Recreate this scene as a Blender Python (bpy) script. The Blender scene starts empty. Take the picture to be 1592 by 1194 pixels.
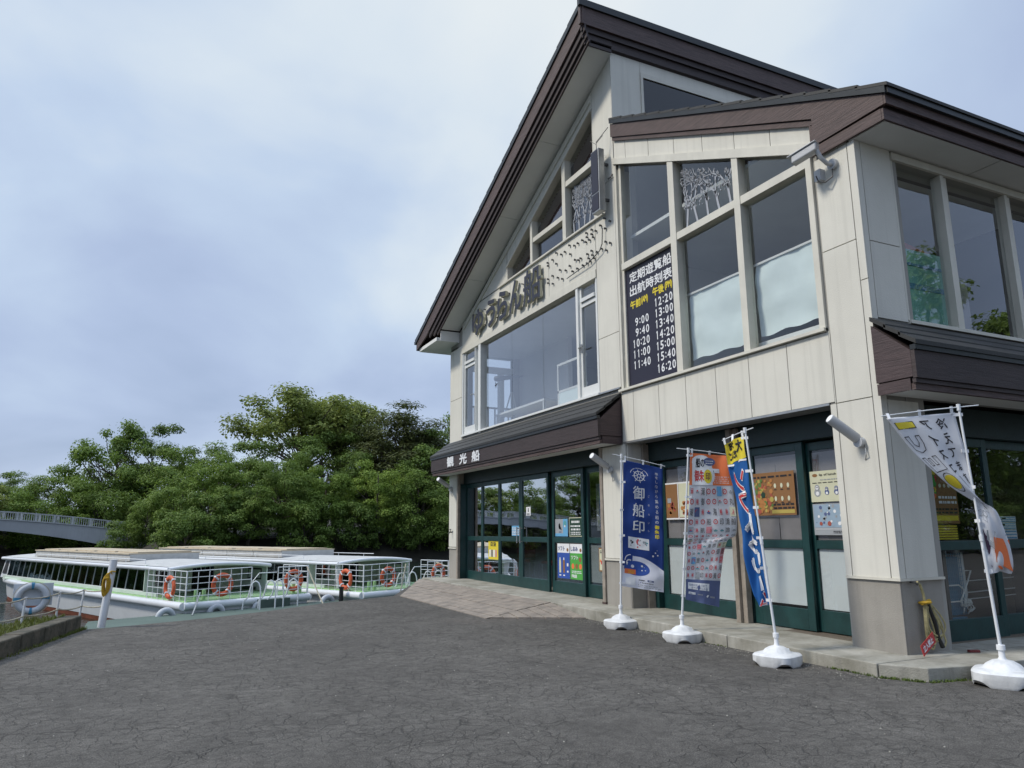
import bpy, bmesh, math, random
from mathutils import Vector, Matrix, noise
R = random.Random(7)
PI = math.pi
scene = bpy.context.scene
COL = scene.collection

# ---------------------------------------------------------------- camera
cam_d = bpy.data.cameras.new('camera')
cam = bpy.data.objects.new('camera', cam_d); COL.objects.link(cam)
cam_d.sensor_width = 36.0
cam_d.lens = 1137.586 / 1592 * 36.0
cam_d.clip_start = 0.05; cam_d.clip_end = 3000
_r = Vector((0.90129703, -0.43315159, -0.00658566)); _u = Vector((-0.07866358, -0.17859403, 0.98077327))
_f = Vector((0.42599966, 0.88344999, 0.19503952))
M = Matrix((_r, _u, -_f)).transposed().to_4x4(); M.translation = Vector((0, 0, 1.25))
cam.matrix_world = M
scene.camera = cam
scene.render.resolution_x = 1024; scene.render.resolution_y = 768
scene.view_settings.view_transform = 'Standard'; scene.view_settings.look = 'None'
scene.view_settings.exposure = 0.70; scene.view_settings.gamma = 1
scene.render.engine = 'CYCLES'
scene.cycles.use_denoising = True
scene.cycles.max_bounces = 8; scene.cycles.transparent_max_bounces = 24
scene.cycles.caustics_reflective = False; scene.cycles.caustics_refractive = False

# ---------------------------------------------------------------- sky
SUN_EL, SUN_AZ = math.radians(46), math.atan2(-0.86, 0.24)     # azimuth from +Y toward +X
w = bpy.data.worlds.new('World'); scene.world = w; w.use_nodes = True
nt = w.node_tree; nt.nodes.clear()
def N(t, **k):
    n = nt.nodes.new(t)
    for a, b in k.items(): setattr(n, a, b)
    return n
out = N('ShaderNodeOutputWorld'); mix = N('ShaderNodeMixShader')
sky = N('ShaderNodeTexSky', sky_type='NISHITA', sun_disc=False)
sky.sun_elevation = SUN_EL; sky.sun_rotation = SUN_AZ
bg1 = N('ShaderNodeBackground'); bg1.inputs[1].default_value = 0.07
bg2 = N('ShaderNodeBackground'); bg2.inputs[1].default_value = 0.62
tc = N('ShaderNodeTexCoord'); sep = N('ShaderNodeSeparateXYZ')
nt.links.new(tc.outputs['Generated'], sep.inputs[0])
# project the direction on a cloud layer so that clouds flatten toward the horizon
zc = N('ShaderNodeMath', operation='MAXIMUM'); zc.inputs[1].default_value = 0.0
nt.links.new(sep.outputs[2], zc.inputs[0])
za = N('ShaderNodeMath', operation='ADD'); za.inputs[1].default_value = 0.35
nt.links.new(zc.outputs[0], za.inputs[0])
dv = N('ShaderNodeVectorMath', operation='DIVIDE'); cb = N('ShaderNodeCombineXYZ')
for i in range(3): nt.links.new(za.outputs[0], cb.inputs[i])
nt.links.new(tc.outputs['Generated'], dv.inputs[0]); nt.links.new(cb.outputs[0], dv.inputs[1])
mp = N('ShaderNodeMapping'); mp.inputs['Scale'].default_value = (1.0, 1.0, 0.6); mp.inputs['Location'].default_value = (3.1, 0.55, 0.0)
nt.links.new(dv.outputs[0], mp.inputs[0])
n1 = N('ShaderNodeTexNoise'); n1.inputs['Scale'].default_value = 1.7; n1.inputs['Detail'].default_value = 6; n1.inputs['Roughness'].default_value = 0.46; n1.inputs['Distortion'].default_value = 0.3
nt.links.new(mp.outputs[0], n1.inputs['Vector'])
# thin bright part of the overcast round the veiled sun side of the sky, as in the photograph
sd = Vector((0.13, 0.80, 0.58)).normalized()
dt = N('ShaderNodeVectorMath', operation='DOT_PRODUCT'); nm = N('ShaderNodeVectorMath', operation='NORMALIZE')
nt.links.new(tc.outputs['Generated'], nm.inputs[0]); nt.links.new(nm.outputs[0], dt.inputs[0]); dt.inputs[1].default_value = sd
mr = N('ShaderNodeMapRange'); mr.inputs[1].default_value = 0.62; mr.inputs[2].default_value = 1.0; mr.inputs[3].default_value = 0.0; mr.inputs[4].default_value = 0.30
nt.links.new(dt.outputs['Value'], mr.inputs[0])
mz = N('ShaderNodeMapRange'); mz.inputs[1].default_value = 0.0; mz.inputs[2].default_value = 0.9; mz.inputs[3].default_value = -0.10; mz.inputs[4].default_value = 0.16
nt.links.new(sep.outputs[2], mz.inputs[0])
a1 = N('ShaderNodeMath', operation='ADD'); a2 = N('ShaderNodeMath', operation='ADD')
nc_ = N('ShaderNodeMapRange'); nc_.clamp = False; nc_.inputs[1].default_value = 0.3; nc_.inputs[2].default_value = 0.7; nc_.inputs[3].default_value = 0.22; nc_.inputs[4].default_value = 0.70; nt.links.new(n1.outputs['Fac'], nc_.inputs[0]); nt.links.new(nc_.outputs[0], a1.inputs[0]); nt.links.new(mr.outputs[0], a1.inputs[1])
nt.links.new(a1.outputs[0], a2.inputs[0]); nt.links.new(mz.outputs[0], a2.inputs[1])
cr = N('ShaderNodeValToRGB'); e = cr.color_ramp.elements
e[0].position = 0.30; e[0].color = (0.38, 0.475, 0.67, 1)
e[1].position = 0.98; e[1].color = (0.86, 0.92, 0.95, 1)
x = e.new(0.48); x.color = (0.47, 0.57, 0.78, 1)
x = e.new(0.66); x.color = (0.58, 0.70, 0.88, 1)
x = e.new(0.82); x.color = (0.76, 0.85, 0.93, 1)
nt.links.new(a2.outputs[0], cr.inputs[0])
# overcast zenith with an added boost above the view to lift ambient light
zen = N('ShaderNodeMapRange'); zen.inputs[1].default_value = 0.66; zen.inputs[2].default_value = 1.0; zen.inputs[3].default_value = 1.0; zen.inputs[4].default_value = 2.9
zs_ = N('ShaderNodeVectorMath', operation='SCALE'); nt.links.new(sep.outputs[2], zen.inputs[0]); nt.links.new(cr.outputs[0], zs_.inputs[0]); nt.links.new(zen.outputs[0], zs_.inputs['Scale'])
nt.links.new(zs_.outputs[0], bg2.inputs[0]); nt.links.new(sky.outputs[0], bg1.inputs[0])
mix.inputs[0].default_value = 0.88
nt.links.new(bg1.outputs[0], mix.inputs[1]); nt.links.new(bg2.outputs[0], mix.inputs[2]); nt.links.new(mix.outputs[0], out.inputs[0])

sl = bpy.data.lights.new('sun', 'SUN'); sun = bpy.data.objects.new('sun', sl); COL.objects.link(sun)
sl.energy = 1.75; sl.angle = math.radians(10); sl.color = (1.0, 0.94, 0.83)
sdir = Vector((math.sin(SUN_AZ) * math.cos(SUN_EL), math.cos(SUN_AZ) * math.cos(SUN_EL), math.sin(SUN_EL)))
sun.rotation_euler = sdir.to_track_quat('Z', 'Y').to_euler(); sun.location = (-20, 10, 30)

# ---------------------------------------------------------------- materials
def newmat(name):
    m = bpy.data.materials.new(name); m.use_nodes = True
    return m, m.node_tree, m.node_tree.nodes['Principled BSDF']
def pm(name, col, rough=.6, var=.12, scale=2.0, bump=.15, bscale=60, streak=0., metal=0., tint=None, spec=.5, grain=0.):
    """painted / plain surface: colour drift, optional vertical streaks, optional grain along the long axis, fine relief"""
    m, t, b = newmat(name); L = t.links
    g = t.nodes.new('ShaderNodeNewGeometry')
    n = t.nodes.new('ShaderNodeTexNoise'); n.inputs['Scale'].default_value = scale; n.inputs['Detail'].default_value = 6; n.inputs['Roughness'].default_value = .6
    L.new(g.outputs['Position'], n.inputs['Vector'])
    dark = tuple(c * (1 - 2 * var) for c in col) if tint is None else tint
    mx = t.nodes.new('ShaderNodeMix'); mx.data_type = 'RGBA'
    r = t.nodes.new('ShaderNodeMapRange'); r.inputs[1].default_value = .35; r.inputs[2].default_value = .7
    L.new(n.outputs['Fac'], r.inputs[0]); L.new(r.outputs[0], mx.inputs[0])
    mx.inputs[6].default_value = (*col, 1); mx.inputs[7].default_value = (*dark, 1)
    last = mx.outputs[2]
    if streak:
        mpp = t.nodes.new('ShaderNodeMapping'); mpp.inputs['Scale'].default_value = (14, 14, .5)
        ns = t.nodes.new('ShaderNodeTexNoise'); ns.inputs['Scale'].default_value = 1; ns.inputs['Detail'].default_value = 4
        L.new(g.outputs['Position'], mpp.inputs[0]); L.new(mpp.outputs[0], ns.inputs['Vector'])
        rs = t.nodes.new('ShaderNodeMapRange'); rs.inputs[1].default_value = .5; rs.inputs[2].default_value = .78; rs.inputs[4].default_value = streak
        L.new(ns.outputs['Fac'], rs.inputs[0])
        m2 = t.nodes.new('ShaderNodeMix'); m2.data_type = 'RGBA'; m2.inputs[7].default_value = (*[c * .45 for c in col], 1)
        L.new(rs.outputs[0], m2.inputs[0]); L.new(last, m2.inputs[6]); last = m2.outputs[2]
    hsrc = None
    if grain:
        mpp = t.nodes.new('ShaderNodeMapping'); mpp.inputs['Scale'].default_value = (4, 4, 70)
        ns = t.nodes.new('ShaderNodeTexNoise'); ns.inputs['Scale'].default_value = 1; ns.inputs['Detail'].default_value = 5; ns.inputs['Roughness'].default_value = .7
        L.new(g.outputs['Position'], mpp.inputs[0]); L.new(mpp.outputs[0], ns.inputs['Vector'])
        rs = t.nodes.new('ShaderNodeMapRange'); rs.inputs[1].default_value = .38; rs.inputs[2].default_value = .62; rs.inputs[4].default_value = grain
        L.new(ns.outputs['Fac'], rs.inputs[0])
        m2 = t.nodes.new('ShaderNodeMix'); m2.data_type = 'RGBA'; m2.inputs[7].default_value = (*[min(1, c * 2.3 + .01) for c in col], 1)
        L.new(rs.outputs[0], m2.inputs[0]); L.new(last, m2.inputs[6]); last = m2.outputs[2]; hsrc = ns
    L.new(last, b.inputs['Base Color'])
    b.inputs['Roughness'].default_value = rough; b.inputs['Metallic'].default_value = metal
    b.inputs['Specular IOR Level'].default_value = spec
    if bump:
        nb = t.nodes.new('ShaderNodeTexNoise'); nb.inputs['Scale'].default_value = bscale; nb.inputs['Detail'].default_value = 4
        L.new(g.outputs['Position'], nb.inputs['Vector'])
        bp = t.nodes.new('ShaderNodeBump'); bp.inputs['Strength'].default_value = bump; bp.inputs['Distance'].default_value = .01
        L.new((hsrc or nb).outputs['Fac'], bp.inputs['Height']); L.new(bp.outputs[0], b.inputs['Normal'])
    return m
def glass(name, tint=(.955, .965, .96), boost=1.9, body=None, bodyf=0.):
    m, t, b = newmat(name); L = t.links; t.nodes.remove(b)
    o = t.nodes['Material Output']
    tr = t.nodes.new('ShaderNodeBsdfTransparent'); tr.inputs[0].default_value = (*tint, 1)
    gl = t.nodes.new('ShaderNodeBsdfGlossy'); gl.inputs['Roughness'].default_value = .012; gl.inputs[0].default_value = (.95, .97, 1, 1)
    fr = t.nodes.new('ShaderNodeFresnel'); fr.inputs[0].default_value = 1.5
    mu = t.nodes.new('ShaderNodeMath'); mu.operation = 'MULTIPLY'; mu.inputs[1].default_value = boost; mu.use_clamp = True
    L.new(fr.outputs[0], mu.inputs[0])
    g = t.nodes.new('ShaderNodeNewGeometry'); nb = t.nodes.new('ShaderNodeTexNoise'); nb.inputs['Scale'].default_value = 1.3
    bf = t.nodes.new('ShaderNodeMath'); bf.operation = 'SUBTRACT'; bf.inputs[0].default_value = 1.0; L.new(g.outputs['Backfacing'], bf.inputs[1])
    m2_ = t.nodes.new('ShaderNodeMath'); m2_.operation = 'MULTIPLY'; L.new(mu.outputs[0], m2_.inputs[0]); L.new(bf.outputs[0], m2_.inputs[1])
    bp = t.nodes.new('ShaderNodeBump'); bp.inputs['Strength'].default_value = .05; bp.inputs['Distance'].default_value = .03
    L.new(g.outputs['Position'], nb.inputs['Vector']); L.new(nb.outputs['Fac'], bp.inputs['Height']); L.new(bp.outputs[0], gl.inputs['Normal'])
    mx = t.nodes.new('ShaderNodeMixShader'); L.new(m2_.outputs[0], mx.inputs[0]); L.new(tr.outputs[0], mx.inputs[1]); L.new(gl.outputs[0], mx.inputs[2])
    L.new(mx.outputs[0], o.inputs[0])
    return m
def flat(name, col, rough=.55, spec=.4):
    """printed ink or plain plastic: barely uneven"""
    return pm(name, col, rough, .04, 6, .05, 120, spec=spec)

MT = dict(
    wall=pm('cream_wall_paint', (.68, .66, .585), .75, .06, 1.1, .25, 90, streak=.22),
    wallback=pm('wall_joint_sealant', (.33, .32, .29), .9, .05),
    soffit=pm('soffit_board', (.74, .74, .71), .8, .04, 1.5, .1, 50),
    trim=pm('cream_window_frame', (.66, .635, .55), .45, .07, 3, .1, 60, streak=.12),
    white=pm('white_window_frame', (.72, .73, .71), .4, .05, 4, .05),
    concrete=pm('grey_concrete', (.33, .31, .275), .88, .12, 1.6, .3, 120, streak=.25),
    step=pm('step_concrete', (.40, .385, .335), .9, .20, 2.6, .5, 80, tint=(.20, .19, .15), streak=.55),
    brown=pm('brown_stained_board', (.060, .038, .034), .62, .15, 2.5, .5, 40, grain=.5),
    brown3=pm('plum_brown_board', (.048, .030, .030), .6, .15, 2.5, .4, 40, grain=.35), brown2=pm('dark_brown_board', (.036, .024, .023), .6, .15, 2.5, .4, 40, grain=.25),
    roof=pm('dark_metal_roofing', (.036, .036, .034), .58, .12, 3, .12, 30, metal=.2),
    cap=pm('dark_metal_capping', (.030, .034, .036), .4, .12, 3, .08, 30, metal=.3),
    green=pm('dark_green_joinery', (.012, .052, .050), .38, .18, 6, .15, 30, streak=.2),
    green2=pm('dark_green_lintel', (.008, .026, .026), .5, .18, 6, .15, 30),
    post=pm('weathered_brown_post', (.33, .285, .235), .7, .18, 8, .3, 40, streak=.3),
    timber=pm('weathered_ramp_board', (.31, .265, .22), .85, .22, 5, .5, 70, tint=(.17, .15, .13)),
    glass=glass('window_glass'), glassd=glass('door_glass', (.90, .92, .91), 6.5), glassw=glass('wide_window_glass', (.955, .965, .96), 2.9), glassv=glass('side_window_glass', (.955, .965, .96), 2.3), glasss=glass('side_door_glass', (.93, .95, .94), 2.6),
    glassb=glass('boat_glass', (.55, .62, .60), 2.4),
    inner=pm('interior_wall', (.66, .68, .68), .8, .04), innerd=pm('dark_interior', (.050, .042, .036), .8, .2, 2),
    innerw=pm('interior_white_wall', (.84, .84, .86), .8, .03), floor2=pm('upstairs_floor', (.52, .49, .44), .5, .1), floor=pm('interior_floor', (.16, .13, .10), .5, .1),
    paperb=pm('pale_blue_sheet', (.72, .82, .83), .7, .05, 1.4, .35, 5), paperw=pm('white_panel_sheet', (.64, .68, .70), .7, .05, 2, .3, 4),
    papergr=pm('grey_backing_paper', (.27, .25, .26), .8, .12, 3, .2, 8),
    curtain=pm('brown_curtain', (.060, .033, .033), .85, .2, 9, .4, 9),
    metal=pm('galvanised_metal', (.42, .43, .43), .38, .1, 10, .1, metal=.7), metald=pm('dark_metal', (.06, .06, .06), .45, .1),
    plw=pm('white_plastic', (.78, .79, .80), .35, .04, 4, .05, 40), camgrey=pm('camera_housing', (.50, .51, .52), .4, .05),
    pole=pm('white_pole', (.72, .74, .76), .35, .05), orange=pm('orange_buoy', (.62, .11, .035), .6, .15, 9, .1),
    boatw=pm('boat_white_paint', (.69, .71, .73), .3, .05, 2, .05, 30), boatg=pm('boat_pale_green', (.62, .72, .62), .35, .05, 2, .05),
    boatgl=pm('boat_lime_deck', (.34, .56, .25), .5, .1, 3), boatr=pm('red_brown_waterline', (.26, .075, .035), .6, .25, 4, .1, streak=.2),
    tan=pm('tan_roof_boards', (.52, .44, .32), .8, .12, 3, .3), roofgrey=pm('boat_roof_sheet', (.50, .50, .48), .6, .1, 4, .1),
    seat=pm('dark_red_seat', (.16, .03, .03), .6, .1), rope=pm('pale_rope', (.46, .42, .32), .9, .15, 30, .4, 200),
    ropey=pm('yellow_rope', (.62, .38, .03), .8, .2, 30, .4, 200), hose=pm('hose_yellow_green', (.46, .40, .20), .6, .2, 20, .2),
    dock=pm('green_grey_dock', (.085, .125, .105), .8, .12, 1.2, .3, 60), bollard=pm('black_bollard', (.015, .015, .015), .5, .1),
    bridge=pm('bridge_concrete', (.40, .41, .42), .8, .10, .4, .2, 20, streak=.2), bridger=pm('bridge_rail_paint', (.44, .45, .45), .6, .1),
    navy=pm('navy_letter_face', (.020, .022, .040), .5, .1), letterside=pm('letter_side', (.20, .20, .17), .5, .1),
    ink_w=flat('white_print', (.78, .79, .80)), ink_y=flat('yellow_print', (.72, .58, .04)), ink_k=flat('black_print', (.02, .02, .025)),
    ink_b=flat('blue_print', (.030, .085, .36)), ink_lb=flat('light_blue_print', (.14, .38, .62)), ink_r=flat('red_print', (.58, .05, .05)),
    ink_o=flat('orange_print', (.80, .19, .06)), ink_g=flat('green_print', (.08, .36, .06)), ink_dg=flat('dark_green_print', (.015, .05, .03)),
    ink_br=flat('brown_print', (.26, .13, .05)), ink_c=flat('cream_print', (.62, .62, .45)), ink_v=flat('plum_print', (.020, .017, .030), .3),
    ink_p=flat('pink_print', (.60, .25, .28)), ink_s=flat('slate_print', (.10, .13, .26)), ink_gr=flat('grey_print', (.34, .36, .38)), ink_t=flat('teal_print', (.10, .33, .36)),
    po=flat('muted_orange_print', (.46, .20, .06)), py=flat('muted_yellow_print', (.46, .36, .09)), pr=flat('muted_red_print', (.38, .09, .06)), pg=flat('muted_green_print', (.12, .20, .05)), pb=flat('muted_blue_print', (.30, .40, .50)),
    redsign=flat('red_sign', (.42, .035, .03)), weed=pm('weed_leaf', (.10, .15, .02), .8, .3, 20),
    curb=pm('old_kerb_stone', (.115, .10, .075), .95, .3, 6, 1.0, 25, tint=(.030, .032, .022)),
    blue=pm('blue_plastic', (.05, .22, .36), .4, .05), teal=pm('teal_stack', (.22, .52, .43), .7, .1), redcloth=pm('salmon_cloth', (.55, .16, .10), .8, .1),
    wood=pm('wicker', (.34, .19, .07), .7, .3, 30, .5),
)
# translucent cloth for the banners
def cloth(name, col):
    m = pm(name, col, .75, .04, 5, .1, 200)
    t = m.node_tree; b = t.nodes['Principled BSDF']; o = t.nodes['Material Output']
    tl = t.nodes.new('ShaderNodeBsdfTranslucent'); tl.inputs[0].default_value = (*col, 1)
    mx = t.nodes.new('ShaderNodeMixShader'); mx.inputs[0].default_value = .4
    t.links.new(b.outputs[0], mx.inputs[1]); t.links.new(tl.outputs[0], mx.inputs[2]); t.links.new(mx.outputs[0], o.inputs[0])
    return m
MT['cl_blue'] = cloth('blue_banner_cloth', (.035, .09, .36)); MT['cl_white'] = cloth('white_banner_cloth', (.82, .83, .86))
MT['cl_sky'] = cloth('bright_blue_banner_cloth', (.02, .16, .48))
MT['buoyw'] = pm('weathered_white_buoy', (.50, .53, .56), .6, .1, 8)

# asphalt
def asphalt():
    m, t, b = newmat('asphalt'); L = t.links
    g = t.nodes.new('ShaderNodeNewGeometry')
    def noi(s, d=6, r=.6):
        n = t.nodes.new('ShaderNodeTexNoise'); n.inputs['Scale'].default_value = s; n.inputs['Detail'].default_value = d; n.inputs['Roughness'].default_value = r
        L.new(g.outputs['Position'], n.inputs['Vector']); return n
    big = noi(.45, 5, .6); mid = noi(14, 6, .8); fine = noi(110, 4, .85)
    dis = noi(2.2, 4)
    vm = t.nodes.new('ShaderNodeVectorMath'); vm.operation = 'MULTIPLY_ADD'; vm.inputs[1].default_value = (.42, .42, 0)
    L.new(dis.outputs['Color'], vm.inputs[0]); L.new(g.outputs['Position'], vm.inputs[2])
    def crack(sc, w):
        v = t.nodes.new('ShaderNodeTexVoronoi'); v.feature = 'DISTANCE_TO_EDGE'; v.inputs['Scale'].default_value = sc
        L.new(vm.outputs[0], v.inputs['Vector'])
        r = t.nodes.new('ShaderNodeMapRange'); r.inputs[1].default_value = 0; r.inputs[2].default_value = w; r.inputs[3].default_value = 1; r.inputs[4].default_value = 0
        L.new(v.outputs['Distance'], r.inputs[0]); return r
    c1 = crack(3.6, .017); c2 = crack(9.0, .045)
    # cracks come and go
    gate = noi(.9, 3); gr = t.nodes.new('ShaderNodeMapRange'); gr.inputs[1].default_value = .28; gr.inputs[2].default_value = .52
    L.new(gate.outputs['Fac'], gr.inputs[0])
    gm = t.nodes.new('ShaderNodeMath'); gm.operation = 'MULTIPLY'; L.new(c2.outputs[0], gm.inputs[0]); L.new(gr.outputs[0], gm.inputs[1])
    g2 = t.nodes.new('ShaderNodeMath'); g2.operation = 'MULTIPLY'; L.new(gm.outputs[0], g2.inputs[0]); g2.inputs[1].default_value = .7
    cm = t.nodes.new('ShaderNodeMath'); cm.operation = 'MAXIMUM'; c1m = t.nodes.new('ShaderNodeMath'); c1m.operation = 'MULTIPLY'; L.new(c1.outputs[0], c1m.inputs[0]); gq = noi(1.7, 3); gqr = t.nodes.new('ShaderNodeMapRange'); gqr.inputs[1].default_value = .40; gqr.inputs[2].default_value = .60; gqr.inputs[3].default_value = .1; L.new(gq.outputs['Fac'], gqr.inputs[0]); L.new(gqr.outputs[0], c1m.inputs[1]); L.new(c1m.outputs[0], cm.inputs[0]); L.new(g2.outputs[0], cm.inputs[1])
    ramp = t.nodes.new('ShaderNodeValToRGB'); el = ramp.color_ramp.elements
    el[0].position = .3; el[0].color = (.078, .073, .066, 1); el[1].position = .72; el[1].color = (.118, .111, .100, 1)
    L.new(big.outputs['Fac'], ramp.inputs[0])
    sp = t.nodes.new('ShaderNodeMapRange'); sp.inputs[1].default_value = .35; sp.inputs[2].default_value = .70; sp.inputs[3].default_value = .30; sp.inputs[4].default_value = 2.1
    L.new(fine.outputs['Fac'], sp.inputs[0])
    mm = t.nodes.new('ShaderNodeVectorMath'); mm.operation = 'SCALE'; L.new(ramp.outputs[0], mm.inputs[0]); L.new(sp.outputs[0], mm.inputs['Scale'])
    md = t.nodes.new('ShaderNodeMapRange'); md.inputs[1].default_value = .3; md.inputs[2].default_value = .7; md.inputs[3].default_value = .66; md.inputs[4].default_value = 1.30
    L.new(mid.outputs['Fac'], md.inputs[0])
    m3 = t.nodes.new('ShaderNodeVectorMath'); m3.operation = 'SCALE'; L.new(mm.outputs[0], m3.inputs[0]); L.new(md.outputs[0], m3.inputs['Scale'])
    lo = noi(2.6, 5, .7); lr = t.nodes.new('ShaderNodeMapRange'); lr.inputs[1].default_value = .36; lr.inputs[2].default_value = .64; lr.inputs[3].default_value = .86; lr.inputs[4].default_value = 1.12
    L.new(lo.outputs['Fac'], lr.inputs[0]); m3b = t.nodes.new('ShaderNodeVectorMath'); m3b.operation = 'SCALE'; L.new(m3.outputs[0], m3b.inputs[0]); L.new(lr.outputs[0], m3b.inputs['Scale']); m3 = m3b
    # pale brownish worn patches
    st = noi(.33, 3, .5); sr = t.nodes.new('ShaderNodeMapRange'); sr.inputs[1].default_value = .60; sr.inputs[2].default_value = .76; sr.inputs[4].default_value = .5
    L.new(st.outputs['Fac'], sr.inputs[0])
    m4 = t.nodes.new('ShaderNodeMix'); m4.data_type = 'RGBA'; L.new(sr.outputs[0], m4.inputs[0]); L.new(m3.outputs[0], m4.inputs[6]); m4.inputs[7].default_value = (.15, .13, .115, 1)
    mc = t.nodes.new('ShaderNodeMix'); mc.data_type = 'RGBA'; cf = t.nodes.new('ShaderNodeMath'); cf.operation = 'MULTIPLY'; cf.inputs[1].default_value = .74
    L.new(cm.outputs[0], cf.inputs[0]); L.new(cf.outputs[0], mc.inputs[0]); L.new(m4.outputs[2], mc.inputs[6]); mc.inputs[7].default_value = (.018, .017, .016, 1)
    L.new(mc.outputs[2], b.inputs['Base Color']); b.inputs['Roughness'].default_value = .88; b.inputs['Specular IOR Level'].default_value = .25
    h = t.nodes.new('ShaderNodeMath'); h.operation = 'MULTIPLY_ADD'; h.inputs[1].default_value = -1.3; L.new(cm.outputs[0], h.inputs[0]); L.new(fine.outputs['Fac'], h.inputs[2])
    bp = t.nodes.new('ShaderNodeBump'); bp.inputs['Strength'].default_value = .7; bp.inputs['Distance'].default_value = .008
    L.new(h.outputs[0], bp.inputs['Height']); L.new(bp.outputs[0], b.inputs['Normal'])
    return m
MT['asphalt'] = asphalt()
def water():
    m, t, b = newmat('lake_water'); L = t.links
    b.inputs['Base Color'].default_value = (.012, .020, .015, 1); b.inputs['Roughness'].default_value = .06; b.inputs['IOR'].default_value = 1.33
    g = t.nodes.new('ShaderNodeNewGeometry'); mp = t.nodes.new('ShaderNodeMapping'); mp.inputs['Scale'].default_value = (.7, 1.6, 1); mp.inputs['Rotation'].default_value = (0, 0, .35)
    n = t.nodes.new('ShaderNodeTexNoise'); n.inputs['Scale'].default_value = 2.2; n.inputs['Detail'].default_value = 4
    L.new(g.outputs['Position'], mp.inputs[0]); L.new(mp.outputs[0], n.inputs['Vector'])
    bp = t.nodes.new('ShaderNodeBump'); bp.inputs['Strength'].default_value = .45; bp.inputs['Distance'].default_value = .12
    L.new(n.outputs['Fac'], bp.inputs['Height']); L.new(bp.outputs[0], b.inputs['Normal'])
    return m
MT['water'] = water()
def leaf(name, c1, c2, tr=.28):
    m, t, b = newmat(name); L = t.links; o = t.nodes['Material Output']
    g = t.nodes.new('ShaderNodeNewGeometry'); oi = t.nodes.new('ShaderNodeObjectInfo')
    n = t.nodes.new('ShaderNodeTexNoise'); n.inputs['Scale'].default_value = .55; n.inputs['Detail'].default_value = 5; n.inputs['Roughness'].default_value = .7
    L.new(g.outputs['Position'], n.inputs['Vector'])
    a = t.nodes.new('ShaderNodeMath'); a.operation = 'MULTIPLY_ADD'; a.inputs[1].default_value = .35; L.new(oi.outputs['Random'], a.inputs[0]); L.new(n.outputs['Fac'], a.inputs[2])
    rp = t.nodes.new('ShaderNodeMath'); rp.operation = 'MULTIPLY_ADD'; rp.inputs[1].default_value = .35; L.new(g.outputs['Random Per Island'], rp.inputs[0]); L.new(a.outputs[0], rp.inputs[2])
    r = t.nodes.new('ShaderNodeMapRange'); r.inputs[1].default_value = .45; r.inputs[2].default_value = 1.15; L.new(rp.outputs[0], r.inputs[0])
    mx = t.nodes.new('ShaderNodeMix'); mx.data_type = 'RGBA'; mx.inputs[6].default_value = (*c1, 1); mx.inputs[7].default_value = (*c2, 1); L.new(r.outputs[0], mx.inputs[0])
    L.new(mx.outputs[2], b.inputs['Base Color']); b.inputs['Roughness'].default_value = .6; b.inputs['Specular IOR Level'].default_value = .3
    tl = t.nodes.new('ShaderNodeBsdfTranslucent'); L.new(mx.outputs[2], tl.inputs[0])
    ms = t.nodes.new('ShaderNodeMixShader'); ms.inputs[0].default_value = tr; L.new(b.outputs[0], ms.inputs[1]); L.new(tl.outputs[0], ms.inputs[2]); L.new(ms.outputs[0], o.inputs[0])
    return m
MT['leafA'] = leaf('oak_leaf', (.072, .125, .024), (.180, .265, .048), .34)
MT['leafB'] = leaf('bright_leaf', (.100, .175, .028), (.235, .330, .055), .36)
MT['leafC'] = leaf('dark_pine_needle', (.062, .082, .026), (.150, .170, .055), .3)
MT['leafD'] = leaf('olive_leaf', (.120, .165, .036), (.265, .315, .075), .36)
MT['bark'] = pm('bark', (.085, .070, .055), .9, .2, 3, .8, 20)
MT['soil'] = pm('bank_soil', (.035, .032, .02), .95, .3, 1.5, .8, 6)
MT['grass'] = leaf('grass_blade', (.07, .10, .02), (.16, .18, .04))

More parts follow.
